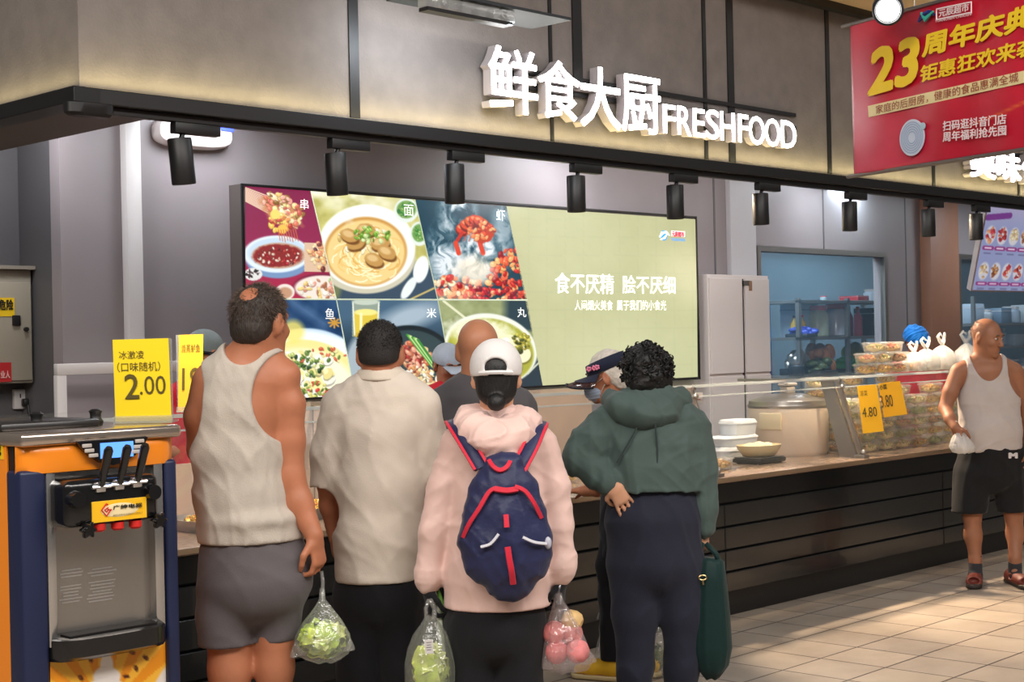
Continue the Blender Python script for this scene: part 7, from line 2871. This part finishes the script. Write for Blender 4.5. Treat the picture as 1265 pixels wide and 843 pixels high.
shoes(G, fg, M_BLKC)
M_GRN = cloth('jacket_green', (74, 90, 86), rough=0.75)
g = Sdf(0.006)
sj = [(776, 832, 498, .075, 0), (752, 858, 516, .108, 0), (747, 865, 548, .135, 0), (748, 867, 580, .15, 0), (747, 869, 612, .155, 0)]
G.torso(g, sj, 0.002)
g.plane(G.L(808, 603), (-0.03, 0, -1))
G.limb(g, [(756, 522, 0, 23), (732, 547, -.02, 23), (716, 565, -.03, 19), (736, 585, -.06, 16.5), (752, 596, -.10, 15)], 0.002)
G.limb(g, limGR, 0.002)
g.seg(G.L(803, 500), G.L(762, 520), .06, .07, 0.03)
g.seg(G.L(803, 500), G.L(852, 525), .06, .068, 0.03)
g.disp(folds(0.014, 101, 26, 12, 6))
g.disp(folds(0.008, 102, 50, 26, 26))
g.build('jacket', M_GRN, G.root)
g = Sdf(0.006)
g.chain([(G.L(754, 494, .02), .040), (G.L(768, 503, -.075), .050), (G.L(795, 512, -.12), .052), (G.L(822, 506, -.095), .050), (G.L(841, 492, .0), .046)], 0.04)
g.eseg(G.L(800, 512, -.06), G.L(802, 486, -.035), (.125, .075), (.098, .075), (1, 0, 0), 0.04)
g.disp(folds(0.014, 111, 30, 20, 22))
g.ell(G.L(798, 470, .0), (.088, .092, .075), None, 0.01, 's')
g.build('hood', M_GRN, G.root)
b = MB()
b.tube([G.L(808, 508, -.155), G.L(812, 555, -.150), G.L(812, 600, -.158)], 0.004, 6)
b.tube([G.L(762, 572, -.135), G.L(775, 550, -.150), G.L(787, 528, -.150)], 0.004, 6)
b.build('seam', cloth('seam_green', (52, 62, 60)), G.root)
g = Sdf(0.008)
g.eseg(G.L(808, 590), G.L(808, 640), (.185, .125), (.200, .145), (1, 0, 0), 0.03)
g.eseg(G.L(808, 640), G.L(809, 692), (.200, .145), (.200, .15), (1, 0, 0), 0.03)
g.chain([(G.L(783, 700), .115), (G.L(784, 760), .092), (G.Z(784, 0.2), .072), (G.Z(784, 0.05), .070)], 0.03)
g.chain([(G.L(838, 700), .110), (G.L(842, 760), .086), (G.Z(842, 0.2), .068), (G.Z(842, 0.05), .066)], 0.03)
g.disp(folds(0.012, 121, 20, 18, 10))
g.build('trousers', cloth('trousers_navy', (38, 40, 54)), G.root)
P_, Ah = G.hP, G.hA
g = Sdf(0.005)
g.ell(P_(0, -0.018, 0.024), (0.100, 0.108, 0.100), Ah, 0.02)
g.ell(P_(0, -0.050, -0.040), (0.096, 0.068, 0.060), Ah, 0.03)
g.plane(P_(0, 0.05, 0.02), Ah[1] * 0.9 - Ah[2] * 0.5, 0.01)
g.disp(folds(0.010, 131, 60, 60, 50))
g.disp(folds(0.006, 132, 120, 120, 100))
hg = g.build('hair', M_HAIR, G.root)
b = MB()
rc = random.Random(9)
for i in range(260):
    u = Vector((rc.gauss(0, 1), rc.gauss(-0.3, 1), rc.gauss(0.1, 1))).normalized()
    if u.y > 0.45 or u.z < -0.75:
        continue
    c_ = P_(u.x * 0.108, u.y * 0.114 - 0.02, u.z * 0.106 + 0.018)
    rr = rc.uniform(0.009, 0.017)
    ax = Vector((rc.gauss(0, 1), rc.gauss(0, 1), rc.gauss(0, 1))).normalized()
    e1 = ax.orthogonal().normalized()
    e2 = ax.cross(e1)
    ph = rc.uniform(0, 6.28)
    pts = [Vector([float(v) for v in c_]) + (e1 * math.cos(ph + k * 0.7) + e2 * math.sin(ph + k * 0.7)) * rr * (1 - 0.04 * k) + ax * 0.0022 * k for k in range(11)]
    b.tube(pts, [0.0035] * 9 + [0.0025, 0.001], 5)
b.build('curl', M_HAIR, hg)

# ================= old man walking at right, white tank top
K = Person('old man in white tank top and black shorts walking towards the viewer', 1222, 9.75)
secK = [(1202, 1232, 446, .06, 0), (1188, 1250, 458, .088, 0), (1187, 1257, 490, .105, 0), (1188, 1259, 530, .118, -.01), (1193, 1257, 560, .105, 0), (1193, 1257, 585, .105, 0)]
K.torso(K.body, secK)
K.body.seg(K.L(1217, 438), K.L(1188, 457), .042, .050, 0.03)
K.body.seg(K.L(1217, 438), K.L(1251, 457), .042, .050, 0.03)
K.head(K.L(1219, 417, -.03), 138, -14, 0, 1.03, K.L(1217, 449, .01), 0.056)
K.limb(K.body, [(1184, 460, 0, 10.5), (1174, 485, -.02, 9.5), (1168, 504, -.03, 8), (1174, 518, -.14, 7), (1180, 528, -.20, 5.4)])
K.hand(K.L(1179.5, 526, -.19), (0.25, -0.2, -1), (0.8, 0.5, 0), (0.5, -0.8, 0), 55, 1.0, 0.01)
K.limb(K.body, [(1254, 460, 0, 10.5), (1263, 488, .03, 9.5), (1268, 512, .04, 8), (1270, 535, 0, 7), (1270, 553, -.04, 5.4)])
K.hand(K.L(1270, 552, -.04), (-.05, -.1, -1), (-1, .2, 0), (-.2, -1, 0), 25, 1.0)
K.body.chain([(K.L(1200, 600), .075), (K.L(1201, 636), .056), (K.L(1202, 662, .01), .054), (K.L(1205, 692), .036), (K.L(1205, 712), .036)], 0.03)
K.body.chain([(K.L(1250, 600), .075), (K.L(1252, 634), .056), (K.L(1254, 660, .01), .054), (K.L(1254, 690, -.05), .036), (K.L(1254, 708, -.06), .036)], 0.03)
fk = [(K.Z(1205, 0, 0), (-.35, -1, 0)), (K.Z(1253, 0, -.05), (.05, -1, 0))]
feet(K, fk, 0.25)
K.done(SK_OLD)
K.face_parts((90, 76, 66))
g = Sdf(0.006)
K.torso(g, secK[:-2] + [(1190, 1260, 563, .122, 0)], 0.010)
g.seg(K.L(1217, 438), K.L(1188, 457), .048, .056, 0.03)
g.seg(K.L(1217, 438), K.L(1251, 457), .048, .056, 0.03)
g.disp(folds(0.009, 141, 24, 14, 18))
g.ell(K.L(1175, 456), (17 / K.s, .5, 33 / K.s), None, 0.004, 's')
g.ell(K.L(1259, 456), (19 / K.s, .5, 35 / K.s), None, 0.004, 's')
g.ell(K.L(1216, 440), (19 / K.s, .5, 31 / K.s), None, 0.004, 's')
g.plane(K.L(1222, 557), (0.06, 0, -1))
g.build('tank_top', cloth('tank_white', (188, 178, 174)), K.root)
g = Sdf(0.008)
g.eseg(K.L(1224, 560), K.L(1223, 585), (.200, .132), (.215, .14), (1, 0, 0), 0.03)
g.chain([(K.L(1201, 585), .110), (K.L(1198, 640), .108)], 0.02)
g.chain([(K.L(1248, 585), .100), (K.L(1251, 640), .098)], 0.02)
g.disp(folds(0.012, 151, 22, 14, 10))
g.plane(K.L(1222, 633), (0.0, 0, -1))
g.build('shorts', cloth('shorts_black', (22, 22, 24)), K.root)
text('shorts_emblem', 'M', K.L(1247, 566, -.138), (1, -0.25, 0), (0, 0, 1), .045, .03, M_WHITE, None, bold=0.06).parent = K.root
b = MB()
for (px, dy) in ((1205, 0), (1254, -.05)):
    g = Sdf(0.006)
    g.chain([(K.L(px, 686, dy), .041), (K.L(px, 700, dy), .041), (K.Z(px, 0.05, dy), .046)], 0.01)
    g.eseg(K.Z(px, 0.045, dy), K.Z(px, 0.04, dy) + V3(fk[0 if px < 1230 else 1][1]) * 0.13, (.040, .038), (.043, .026), (1, 0, 0), 0.02)
    g.plane([0, 0, 0.02], [0, 0, -1])
    g.plane(K.L(px, 686, dy), (0, 0, 1))
    g.build('sock', cloth('sock_grey', (52, 52, 56)), K.root)
M_SAN = mat('sandal_leather', (110, 46, 34), 0.5, var=0.1)
for a, d in fk:
    d = V3(d) / np.linalg.norm(d)
    s = np.cross(d, [0, 0, 1])
    f = np.array([a[0], a[1], 0.0])
    sd = Sdf(0.006)
    sd.eseg(f - d * 0.06 + [0, 0, 0.015], f + d * 0.20 + [0, 0, 0.015], (0.044, 0.05), (0.050, 0.05), s, 0.01)
    sd.plane([0, 0, 0.003], [0, 0, -1])
    sd.plane([0, 0, 0.030], [0, 0, 1])
    so = sd.build('sandal_sole', mat('sole_dark', (40, 28, 24), 0.6), K.root)
    sd = Sdf(0.005)
    sd.eseg(f - d * 0.05 + [0, 0, 0.045], f + d * 0.18 + [0, 0, 0.040], (0.046, 0.052), (0.052, 0.036), s, 0.01)
    sd.plane([0, 0, 0.022], [0, 0, -1])
    sd.ell(f + d * 0.045 + [0, 0, 0.095], (0.034, 0.036, 0.060), None, 0.006, 's')
    for q in (-1, 1):
        sd.ell(f + d * 0.045 + s * q * 0.055 + [0, 0, 0.055], (0.030, 0.030, 0.018), None, 0.004, 's')
    sd.ell(f + d * 0.21 + [0, 0, 0.05], (0.035, 0.035, 0.022), None, 0.004, 's')
    sd.build('sandal_strap', M_SAN, so)
P_, Ah = K.hP, K.hA
hair_strands('hair', (P_(0, -0.012, 0.03), np.array([.077, .096, .087]) * 1.03, Ah), mat('hair_stubble', (120, 108, 100), 0.6), K.root, 1800, 0.006, 0.0006,
             lambda q: 0.0 if (q[1] > 0.05) or q[2] < -0.045 or q[2] > 0.06 else 0.9, 8, lift=0.8)


# ================= food servers behind the counter
def server(label, px, d, cpy, yaw, pitch, capm, tee, capkind, hs=1.0, skinm=SK_TAN2):
    S = Person(label, px, d)
    s = S.s
    cy_ = cpy
    top = S.L(px, cy_)[2]
    S.head(S.L(px, cy_), yaw, pitch, 0, hs, S.L(px, cy_ + 0.16 * s, .01), 0.052)
    sh = cy_ + 0.20 * s
    sec = [(px - .06 * s, px + .06 * s, cy_ + .15 * s, .06, 0), (px - .17 * s, px + .17 * s, sh, .09, 0), (px - .17 * s, px + .17 * s, sh + .18 * s, .11, 0), (px - .16 * s, px + .16 * s, sh + .42 * s, .115, 0), (px - .16 * s, px + .16 * s, sh + .60 * s, .12, 0)]
    S.torso(S.body, sec, -.012)
    f = np.array([math.sin(math.radians(yaw)), math.cos(math.radians(yaw)), 0])
    r = np.array([math.cos(math.radians(yaw)), -math.sin(math.radians(yaw)), 0])
    base = S.L(px, sh)
    arms = []
    for q in (-1, 1):
        a0 = base + np.array([q * .19, 0, -.03])
        a1 = a0 + np.array([q * .04, 0, -.26]) + f * .03
        a2 = a1 + f * .20 + np.array([-q * .05, 0, -.02])
        S.body.chain([(a0, .045), (a1, .038), (a2, .026)], 0.02)
        S.hand(a2, f + np.array([-q * .3, 0, -.2]), np.array([0, 0, -1]), np.array([-q, 0, 0.2]), 35, 0.95)
        arms.append((a0, a1, a2))
    for q in (-1, 1):
        S.body.chain([(S.Z(px, .85) + [q * .09, 0, 0], .08), (S.Z(px, .45) + [q * .09, 0, 0], .055), (S.Z(px, .06) + [q * .09, 0, 0], .04)], 0.03)
    S.done(skinm)
    S.face_parts()
    g = Sdf(0.008)
    S.torso(g, sec, 0.006)
    for a0, a1, a2 in arms:
        g.seg(S.L(px, cy_ + .16 * s), a0, .055, .062, .03)
        g.chain([(a0, .064), (a0 + (a1 - a0) * .8, .056)], .03)
    g.disp(folds(0.009, int(px), 22, 14, 12))
    g.ell(S.L(px, cy_ + .13 * s), (.058, .06, .045), None, .004, 's')
    g.plane(S.L(px, sh + .62 * s), (0, 0, -1))
    g.build('uniform_shirt', tee, S.root)
    g = Sdf(0.010)
    for q in (-1, 1):
        g.chain([(S.Z(px, .92) + [q * .08, 0, 0], .10), (S.Z(px, .05) + [q * .09, 0, 0], .068)], .04)
    g.build('trousers', M_BLKC, S.root)
    for q in (-1, 1):
        sd = Sdf(0.008)
        ft = S.Z(px, 0) + np.array([q * .09, 0, 0])
        sd.eseg(ft - f * .05 + [0, 0, .045], ft + f * .16 + [0, 0, .035], (.045, .045), (.042, .03), r, .02)
        sd.plane([0, 0, .003], [0, 0, -1])
        sd.build('shoe', M_BLKC, S.root)
    P_, Ah = S.hP, S.hA
    g = Sdf(0.005)
    g.ell(P_(0, -0.02, 0.02), (0.080, 0.096, 0.085), Ah, 0.01)
    g.ell(P_(0, -0.05, -0.03), (0.064, 0.05, 0.05), Ah, 0.03)
    g.plane(P_(0, 0.04, 0.02), Ah[1] * 0.9 - Ah[2] * 0.4, 0.01)
    g.build('hair', M_HAIR, S.root)
    g = Sdf(0.005)
    if capkind == 'puff':
        g.ell(P_(0, -0.03, 0.055), (0.098, 0.125, 0.085), Ah, 0.01)
        g.disp(folds(0.016, 7, 70, 70, 60))
        g.plane(P_(0, 0, 0.012), -Ah[2] + Ah[1] * .25, 0.004)
        g.build('hair_cap', capm, S.root)
    else:
        g.ell(P_(0, -0.014, 0.036), (0.090, 0.108, 0.094), Ah, 0.01)
        g.plane(P_(0, 0, 0.012), -Ah[2], 0.004)
        cp_ = g.build('cap', capm, S.root)
        g = Sdf(0.005)
        g.eseg(P_(0, 0.08, 0.018), P_(0, 0.165, 0.004), (0.080, .008), (0.064, .008), Ah[0], 0.006)
        g.build('cap_brim', capm if capkind != 'dark_brim' else cloth('brim_black', (24, 24, 28)), cp_)
        if capkind == 'dark_brim':
            b_ = MB()
            b_.tube([P_(math.sin(t) * .091, math.cos(t) * .109 - .014, .020) for t in np.linspace(0, 2 * PI, 40)], 0.009, 6)
            b_.build('cap_band', cloth('brim_black', (24, 24, 28)), cp_)
    return S


M_VEND = cloth('uniform_red', (200, 28, 48), rough=0.7)
server('food server in red with a pale mesh cap behind the bald man', 553, 9.2, 451, 150, -20, cloth('cap_mesh', (190, 200, 214), bump=0.6, bscale=300), M_VEND, 'cap', 1.02)
server('food server in red with a dark-rimmed cap behind the narrow price sign', 254, 7.97, 438, 120, -12, cloth('cap_grey_mesh', (120, 130, 130), bump=0.6, bscale=300), M_VEND, 'dark_brim', 1.02)
server('food server in red with a blue hair cap behind the tub pyramid', 1132, 13.1, 424, 165, -25, cloth('cap_blue', (40, 140, 230), rough=0.6, bump=0.3, bscale=60), M_VEND, 'puff', 1.0)
# ------------------------------------------------------------------ carried bags and what is in them
M_BAG = film('thin_bag_film', (230, 234, 230), clear=0.79, rough=0.15, bump=0.7, bscale=22, gloss=0.10)
M_BAGP = film('pink_bag_film', (236, 222, 222), clear=0.80, rough=0.15, bump=0.7, bscale=22, gloss=0.10)


def frame_at(px, py, d):
    w_ = atd(px, py, d)
    return w_


def film_bag(label, px, py, d, secs, depth_r, m, seed, corners=(), strap=None, group=None, name='plastic_bag', N=44, cat='bag', wr=0.07):
    """Bag hung at (px, py); secs: (left px, right px, y px, wrinkle) from the neck to the bottom."""
    s = F / d
    org = atd(px, py, d)
    o = thing(name, label, cat, org, math.atan2(RX[1], RX[0]), group)
    r = random.Random(seed)
    ph = [r.uniform(0, 6.28) for _ in range(5)]

    def L(a, c_, dy=0.0):
        q = atd(a, c_, d + dy) - org
        return np.array([q @ RX, q @ FYV, q[2]])
    b_ = MB()
    rings = []
    for j, (xl, xr, y, wv) in enumerate(secs):
        c = L((xl + xr) / 2, y)
        rx_, ry_ = (xr - xl) / 2 / s, min((xr - xl) / 2 / s, depth_r)
        ring = []
        for k in range(N):
            an = 2 * PI * k / N
            q = 1 + wv * (0.5 * math.sin(11 * an + ph[0] + j * .25) + 0.5 * math.sin(17 * an + ph[1] - j * .2))
            ring.append(b_.bm.verts.new((c[0] + math.cos(an) * rx_ * q, c[1] + math.sin(an) * ry_ * q, c[2] + 0.004 * math.sin(5 * an + ph[2]))))
        rings.append(ring)
    for i in range(len(rings) - 1):
        for k in range(N):
            b_.bm.faces.new((rings[i][k], rings[i][(k + 1) % N], rings[i + 1][(k + 1) % N], rings[i + 1][k]))
    b_.bm.faces.new(rings[0][::-1])
    b_.bm.faces.new(rings[-1])
    b_.build('film', m, o, True, None)
    for (ax, ay, tx, ty, w_) in corners:
        a, t = L(ax, ay), L(tx, ty)
        b_ = MB()
        b_.lathe([(w_, 0), (w_ * .8, .3), (w_ * .42, .75), (w_ * .1, 1.0)], n=14, sy=0.35)
        M3 = Matrix([[1, 0, 0], [0, 1, 0], [0, 0, 1]])
        dv = Vector([float(v) for v in (t - a)])
        rot_ = Vector((0, 0, 1)).rotation_difference(dv.normalized()).to_matrix()
        for v in b_.bm.verts:
            v.co = rot_ @ Vector((v.co.x, v.co.y, v.co.z * dv.length)) + Vector([float(q) for q in a])
        b_.build('film_corner', m, o, True, None)
    if strap:
        b_ = MB()
        for pts, r_ in strap:
            b_.tube([L(*p) for p in pts], r_, 7)
        b_.build('handle', m, o, True, None)
    o['_L'] = 0
    del o['_L']
    return o, L, org


def lettuce(label, px, py, d, rx_, rz_, seed, cols=((206, 222, 100), (226, 236, 150), (180, 206, 76))):
    """Loose head of frilly leaves."""
    r = random.Random(seed)
    org = atd(px, py, d)
    bm = bmesh.new()
    cc = []
    for i in range(46):
        u = Vector((r.gauss(0, 1), r.gauss(0, 1), r.gauss(0, 1))).normalized()
        t1 = u.orthogonal().normalized()
        t2 = u.cross(t1)
        a0 = r.uniform(0, 6.28)
        t1, t2 = t1 * math.cos(a0) + t2 * math.sin(a0), t2 * math.cos(a0) - t1 * math.sin(a0)
        q = r.uniform(0.45, 0.92)
        sz = r.uniform(0.35, 0.6)
        base = cols[r.randrange(len(cols))]
        n_, m_ = 12, 5
        vs = []
        ph = r.uniform(0, 6)
        for a in range(m_):
            row = []
            for c_ in range(n_):
                an = 2 * PI * c_ / n_
                rad = a / (m_ - 1) * sz
                fr = math.sin(4 * an + ph) * 0.14 * (a / (m_ - 1)) ** 2 + math.sin(7 * an) * 0.07 * (a / (m_ - 1)) ** 3
                p = u * (q + fr - 0.42 * rad * rad) + t1 * math.cos(an) * rad + t2 * math.sin(an) * rad * 0.8
                if p.length > 1:
                    p = p.normalized() * (0.97 + 0.03 * r.random())
                row.append(bm.verts.new((p.x * rx_, p.y * rx_ * 0.8, p.z * rz_)))
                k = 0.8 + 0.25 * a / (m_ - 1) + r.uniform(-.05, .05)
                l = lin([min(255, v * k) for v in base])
                cc.append(l)
            vs.append(row)
        for a in range(m_ - 1):
            for c_ in range(n_):
                bm.faces.new((vs[a][c_], vs[a][(c_ + 1) % n_], vs[a + 1][(c_ + 1) % n_], vs[a + 1][c_]))
    res = bmesh.ops.create_uvsphere(bm, u_segments=16, v_segments=10, radius=1, matrix=Matrix.Diagonal((rx_ * .7, rx_ * .55, rz_ * .7, 1)))
    cc += [lin(cols[2])] * len(res['verts'])
    me = bpy.data.meshes.new('lettuce')
    bm.to_mesh(me)
    bm.free()
    at_ = me.color_attributes.new('Col', 'FLOAT_COLOR', 'POINT')
    at_.data.foreach_set('color', np.array(cc, np.float32).ravel())
    o = link('lettuce', me, vcol('leaf_colours', 0, 0.5), None, True, None)
    o.location = Vector([float(v) for v in org])
    return tag(o, label, 'lettuce', 'lettuces in bags')


# lettuce bag of the tank top man
film_bag('clear bag of lettuce hanging from the hand of the man in tank top', 398, 738, 4.92,
         [(395, 401, 728, 0), (394, 402, 742, .1), (388, 409, 752, .2), (376, 421, 768, .14), (367, 431, 785, .08), (364, 434, 798, .05), (370, 430, 810, .05), (388, 414, 817, .05)], .085, M_BAG, 3,
         corners=((372, 800, 359, 813, .028), (428, 797, 438, 803, .025)), strap=[([(397, 706, 0), (399, 720, 0), (398, 740, 0)], .006)])
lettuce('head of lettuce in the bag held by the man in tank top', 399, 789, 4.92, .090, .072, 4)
# lettuce bag of the pink jacket woman, with a long leek in it
film_bag('clear bag of lettuce hanging from the left hand of the pink jacket woman', 531, 772, 5.08,
         [(526, 538, 762, .1), (522, 544, 772, .2), (513, 552, 785, .15), (505, 558, 803, .08), (501, 562, 822, .05), (501, 562, 845, .05), (510, 555, 865, .05), (525, 540, 872, 0)], .085, M_BAG, 5,
         strap=[([(530, 741, 0), (526, 752, -.01), (527, 766, 0)], .007), ([(531, 741, 0), (537, 752, .01), (536, 766, 0)], .009)])
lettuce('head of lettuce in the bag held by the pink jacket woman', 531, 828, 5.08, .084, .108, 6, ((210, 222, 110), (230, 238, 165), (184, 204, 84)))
P0 = atd(546, 800, 5.16)
o = thing('leek', 'long green leek beside the pink jacket hem in the lettuce bag', 'leek', P0)
MB(P0).tube([atd(540, 722, 5.16), atd(545, 745, 5.16), atd(550, 775, 5.16), atd(555, 815, 5.16)], [.003, .010, .012, .010], 8).build('leaf', mat('leek_green', (96, 150, 60), 0.5, var=0.2), o)
MB(P0).tube([atd(536, 726, 5.15), atd(541, 750, 5.15), atd(545, 785, 5.15), atd(549, 820, 5.15)], [.003, .009, .012, .012], 8).build('stalk', mat('leek_white', (214, 220, 200), 0.5), o)
P0 = atd(530, 799, 4.985)
o = thing('price_sticker', 'white price sticker on the bag held by the pink jacket woman', 'sticker', P0, math.atan2(RX[1], RX[0]))
MB().box((0, -0.004, 0), (.028, .0012, .046), Ry(-0.06)).build('sticker', M_WHITE, o, smooth=False)
b = MB()
for i in range(4):
    b.box((0, -0.0052, .014 - .008 * i), (.018 - .004 * (i % 2), .0006, .0025), Ry(-0.06))
b.build('printing', mat('print_grey', (130, 130, 130), 0.6), o, smooth=False)
# bag of peaches
film_bag('clear pink bag of peaches hanging from the right hand of the pink jacket woman', 690, 742, 5.12,
         [(685, 694, 733, 0), (684, 696, 744, .15), (681, 704, 756, .2), (676, 716, 775, .15), (672, 725, 797, .10), (669, 731, 815, .06), (672, 728, 825, .05), (682, 712, 829, .03)], .075, M_BAGP, 8,
         corners=((722, 812, 737, 817, .03), (680, 818, 667, 826, .03)), strap=[([(692, 722, 0), (689, 733, 0), (690, 744, 0)], .006)])
for i, (px, py, dy, col, lab) in enumerate(((688, 806, -.02, (206, 112, 112), 'lower left peach in the pink bag'), (714, 805, -.04, (216, 130, 130), 'lower right peach in the pink bag'), (684, 782, .0, (206, 118, 114), 'upper left peach in the pink bag'),
                                         (706, 784, .02, (204, 116, 110), 'upper middle peach in the pink bag'), (707, 768, .03, (216, 178, 118), 'pale yellow peach high in the pink bag'))):
    p = atd(px, py, 5.12 + dy)
    b = MB().lathe([(0.003, -.036), (.020, -.035), (.034, -.022), (.039, 0.0), (.035, .020), (.022, .032), (.006, .028), (.001, .026)], n=28, wob=lambda an, j: 1 - 0.10 * math.exp(-(((an + PI) % (2 * PI) - PI) / 0.22) ** 2))
    o = b.build('peach', mat('peach_skin_%d' % i, col, 0.6, var=0.25, vscale=16), loc=Vector([float(v) for v in p]))
    o.rotation_euler = (0.5 * i, 0.3, -2.2 + i * .7)
    tag(o, lab, 'peach', 'peaches in the pink bag')
# green tote of the hooded woman
film_bag('dark green cloth shopping bag hanging from the hand of the green jacket woman', 876, 700, 6.48,
         [(862, 890, 690, .02), (860, 894, 694, .05), (857, 897, 720, .06), (854, 901, 760, .05), (853, 904, 800, .04), (858, 900, 822, .03), (870, 888, 838, .02)], .060,
         cloth('bag_green', (14, 44, 42), rough=0.6, bump=0.15, bscale=40), 12, strap=[([(862, 694, -.04), (862, 684, -.03), (868, 672, 0)], .012), ([(890, 698, -.02), (884, 684, -.02), (872, 672, 0)], .012)], name='shopping_bag')
pz = atd(868, 714, 6.41)
o = thing('bag_clip', 'small brass clip on the dark green shopping bag', 'clip', pz, math.atan2(RX[1], RX[0]))
MB().tube([(.016 * math.cos(t), 0, .010 * math.sin(t)) for t in np.linspace(0, 2 * PI, 17)], .0032, 6).tube([(0, 0, -.01), (0.002, 0, -.03)], .004, 6).build('clip_ring', mat('brass', (196, 170, 120), 0.3, 0.9), o)
# bags standing on the floor behind the visor woman's shoes
for lab, px, d, secs, seed in (('small clear bag on the floor behind the yellow shoe', 743, 7.45,
                                [(741, 746, 768, .1), (740, 747, 776, .2), (741, 746, 784, .2), (738, 749, 795, .15), (734, 752, 812, .1), (735, 751, 822, .1)], 21),
                               ('clear bag of greens on the floor behind the legs of the green jacket woman', 812, 7.25,
                                [(808, 815, 768, .1), (806, 818, 776, .2), (800, 824, 790, .15), (796, 828, 808, .1), (796, 828, 826, .08), (800, 824, 835, .05)], 22)):
    zf = float(atd(px, secs[-1][2], d)[2])
    lo, hi = 4.0, 9.0
    for _ in range(40):
        md_ = (lo + hi) / 2
        if float(atd(px, secs[-1][2], md_)[2]) > 0.004:
            lo = md_
        else:
            hi = md_
    film_bag(lab, px, secs[0][2], md_, secs, .07, M_BAG, seed, strap=[([(px, secs[0][2] + 2, 0), (px + 4, secs[0][2] - 8, 0), (px - 3, secs[0][2] - 10, 0), (px - 5, secs[0][2] - 2, 0)], .005)])
    if seed == 22:
        lettuce('bunch of dark greens in the bag behind the legs of the green jacket woman', 812, 812, md_, .045, .07, 33, ((96, 110, 60), (120, 116, 70), (70, 84, 44)))
# the old man's small white bag
film_bag('small white plastic bag in the hand of the old man', 1184, 534, 9.55,
         [(1182, 1187, 529, .1), (1180, 1191, 535, .2), (1176, 1198, 543, .12), (1173, 1205, 552, .08), (1176, 1203, 558, .05), (1184, 1196, 560, .02)], .07, film('white_opaque_bag', (240, 238, 236), clear=0.12, rough=0.3, bump=0.5, gloss=0.08), 30,
         strap=[([(1181, 520, -.0), (1183, 526, 0), (1184, 532, 0)], .006)])
bpy.context.view_layer.update()
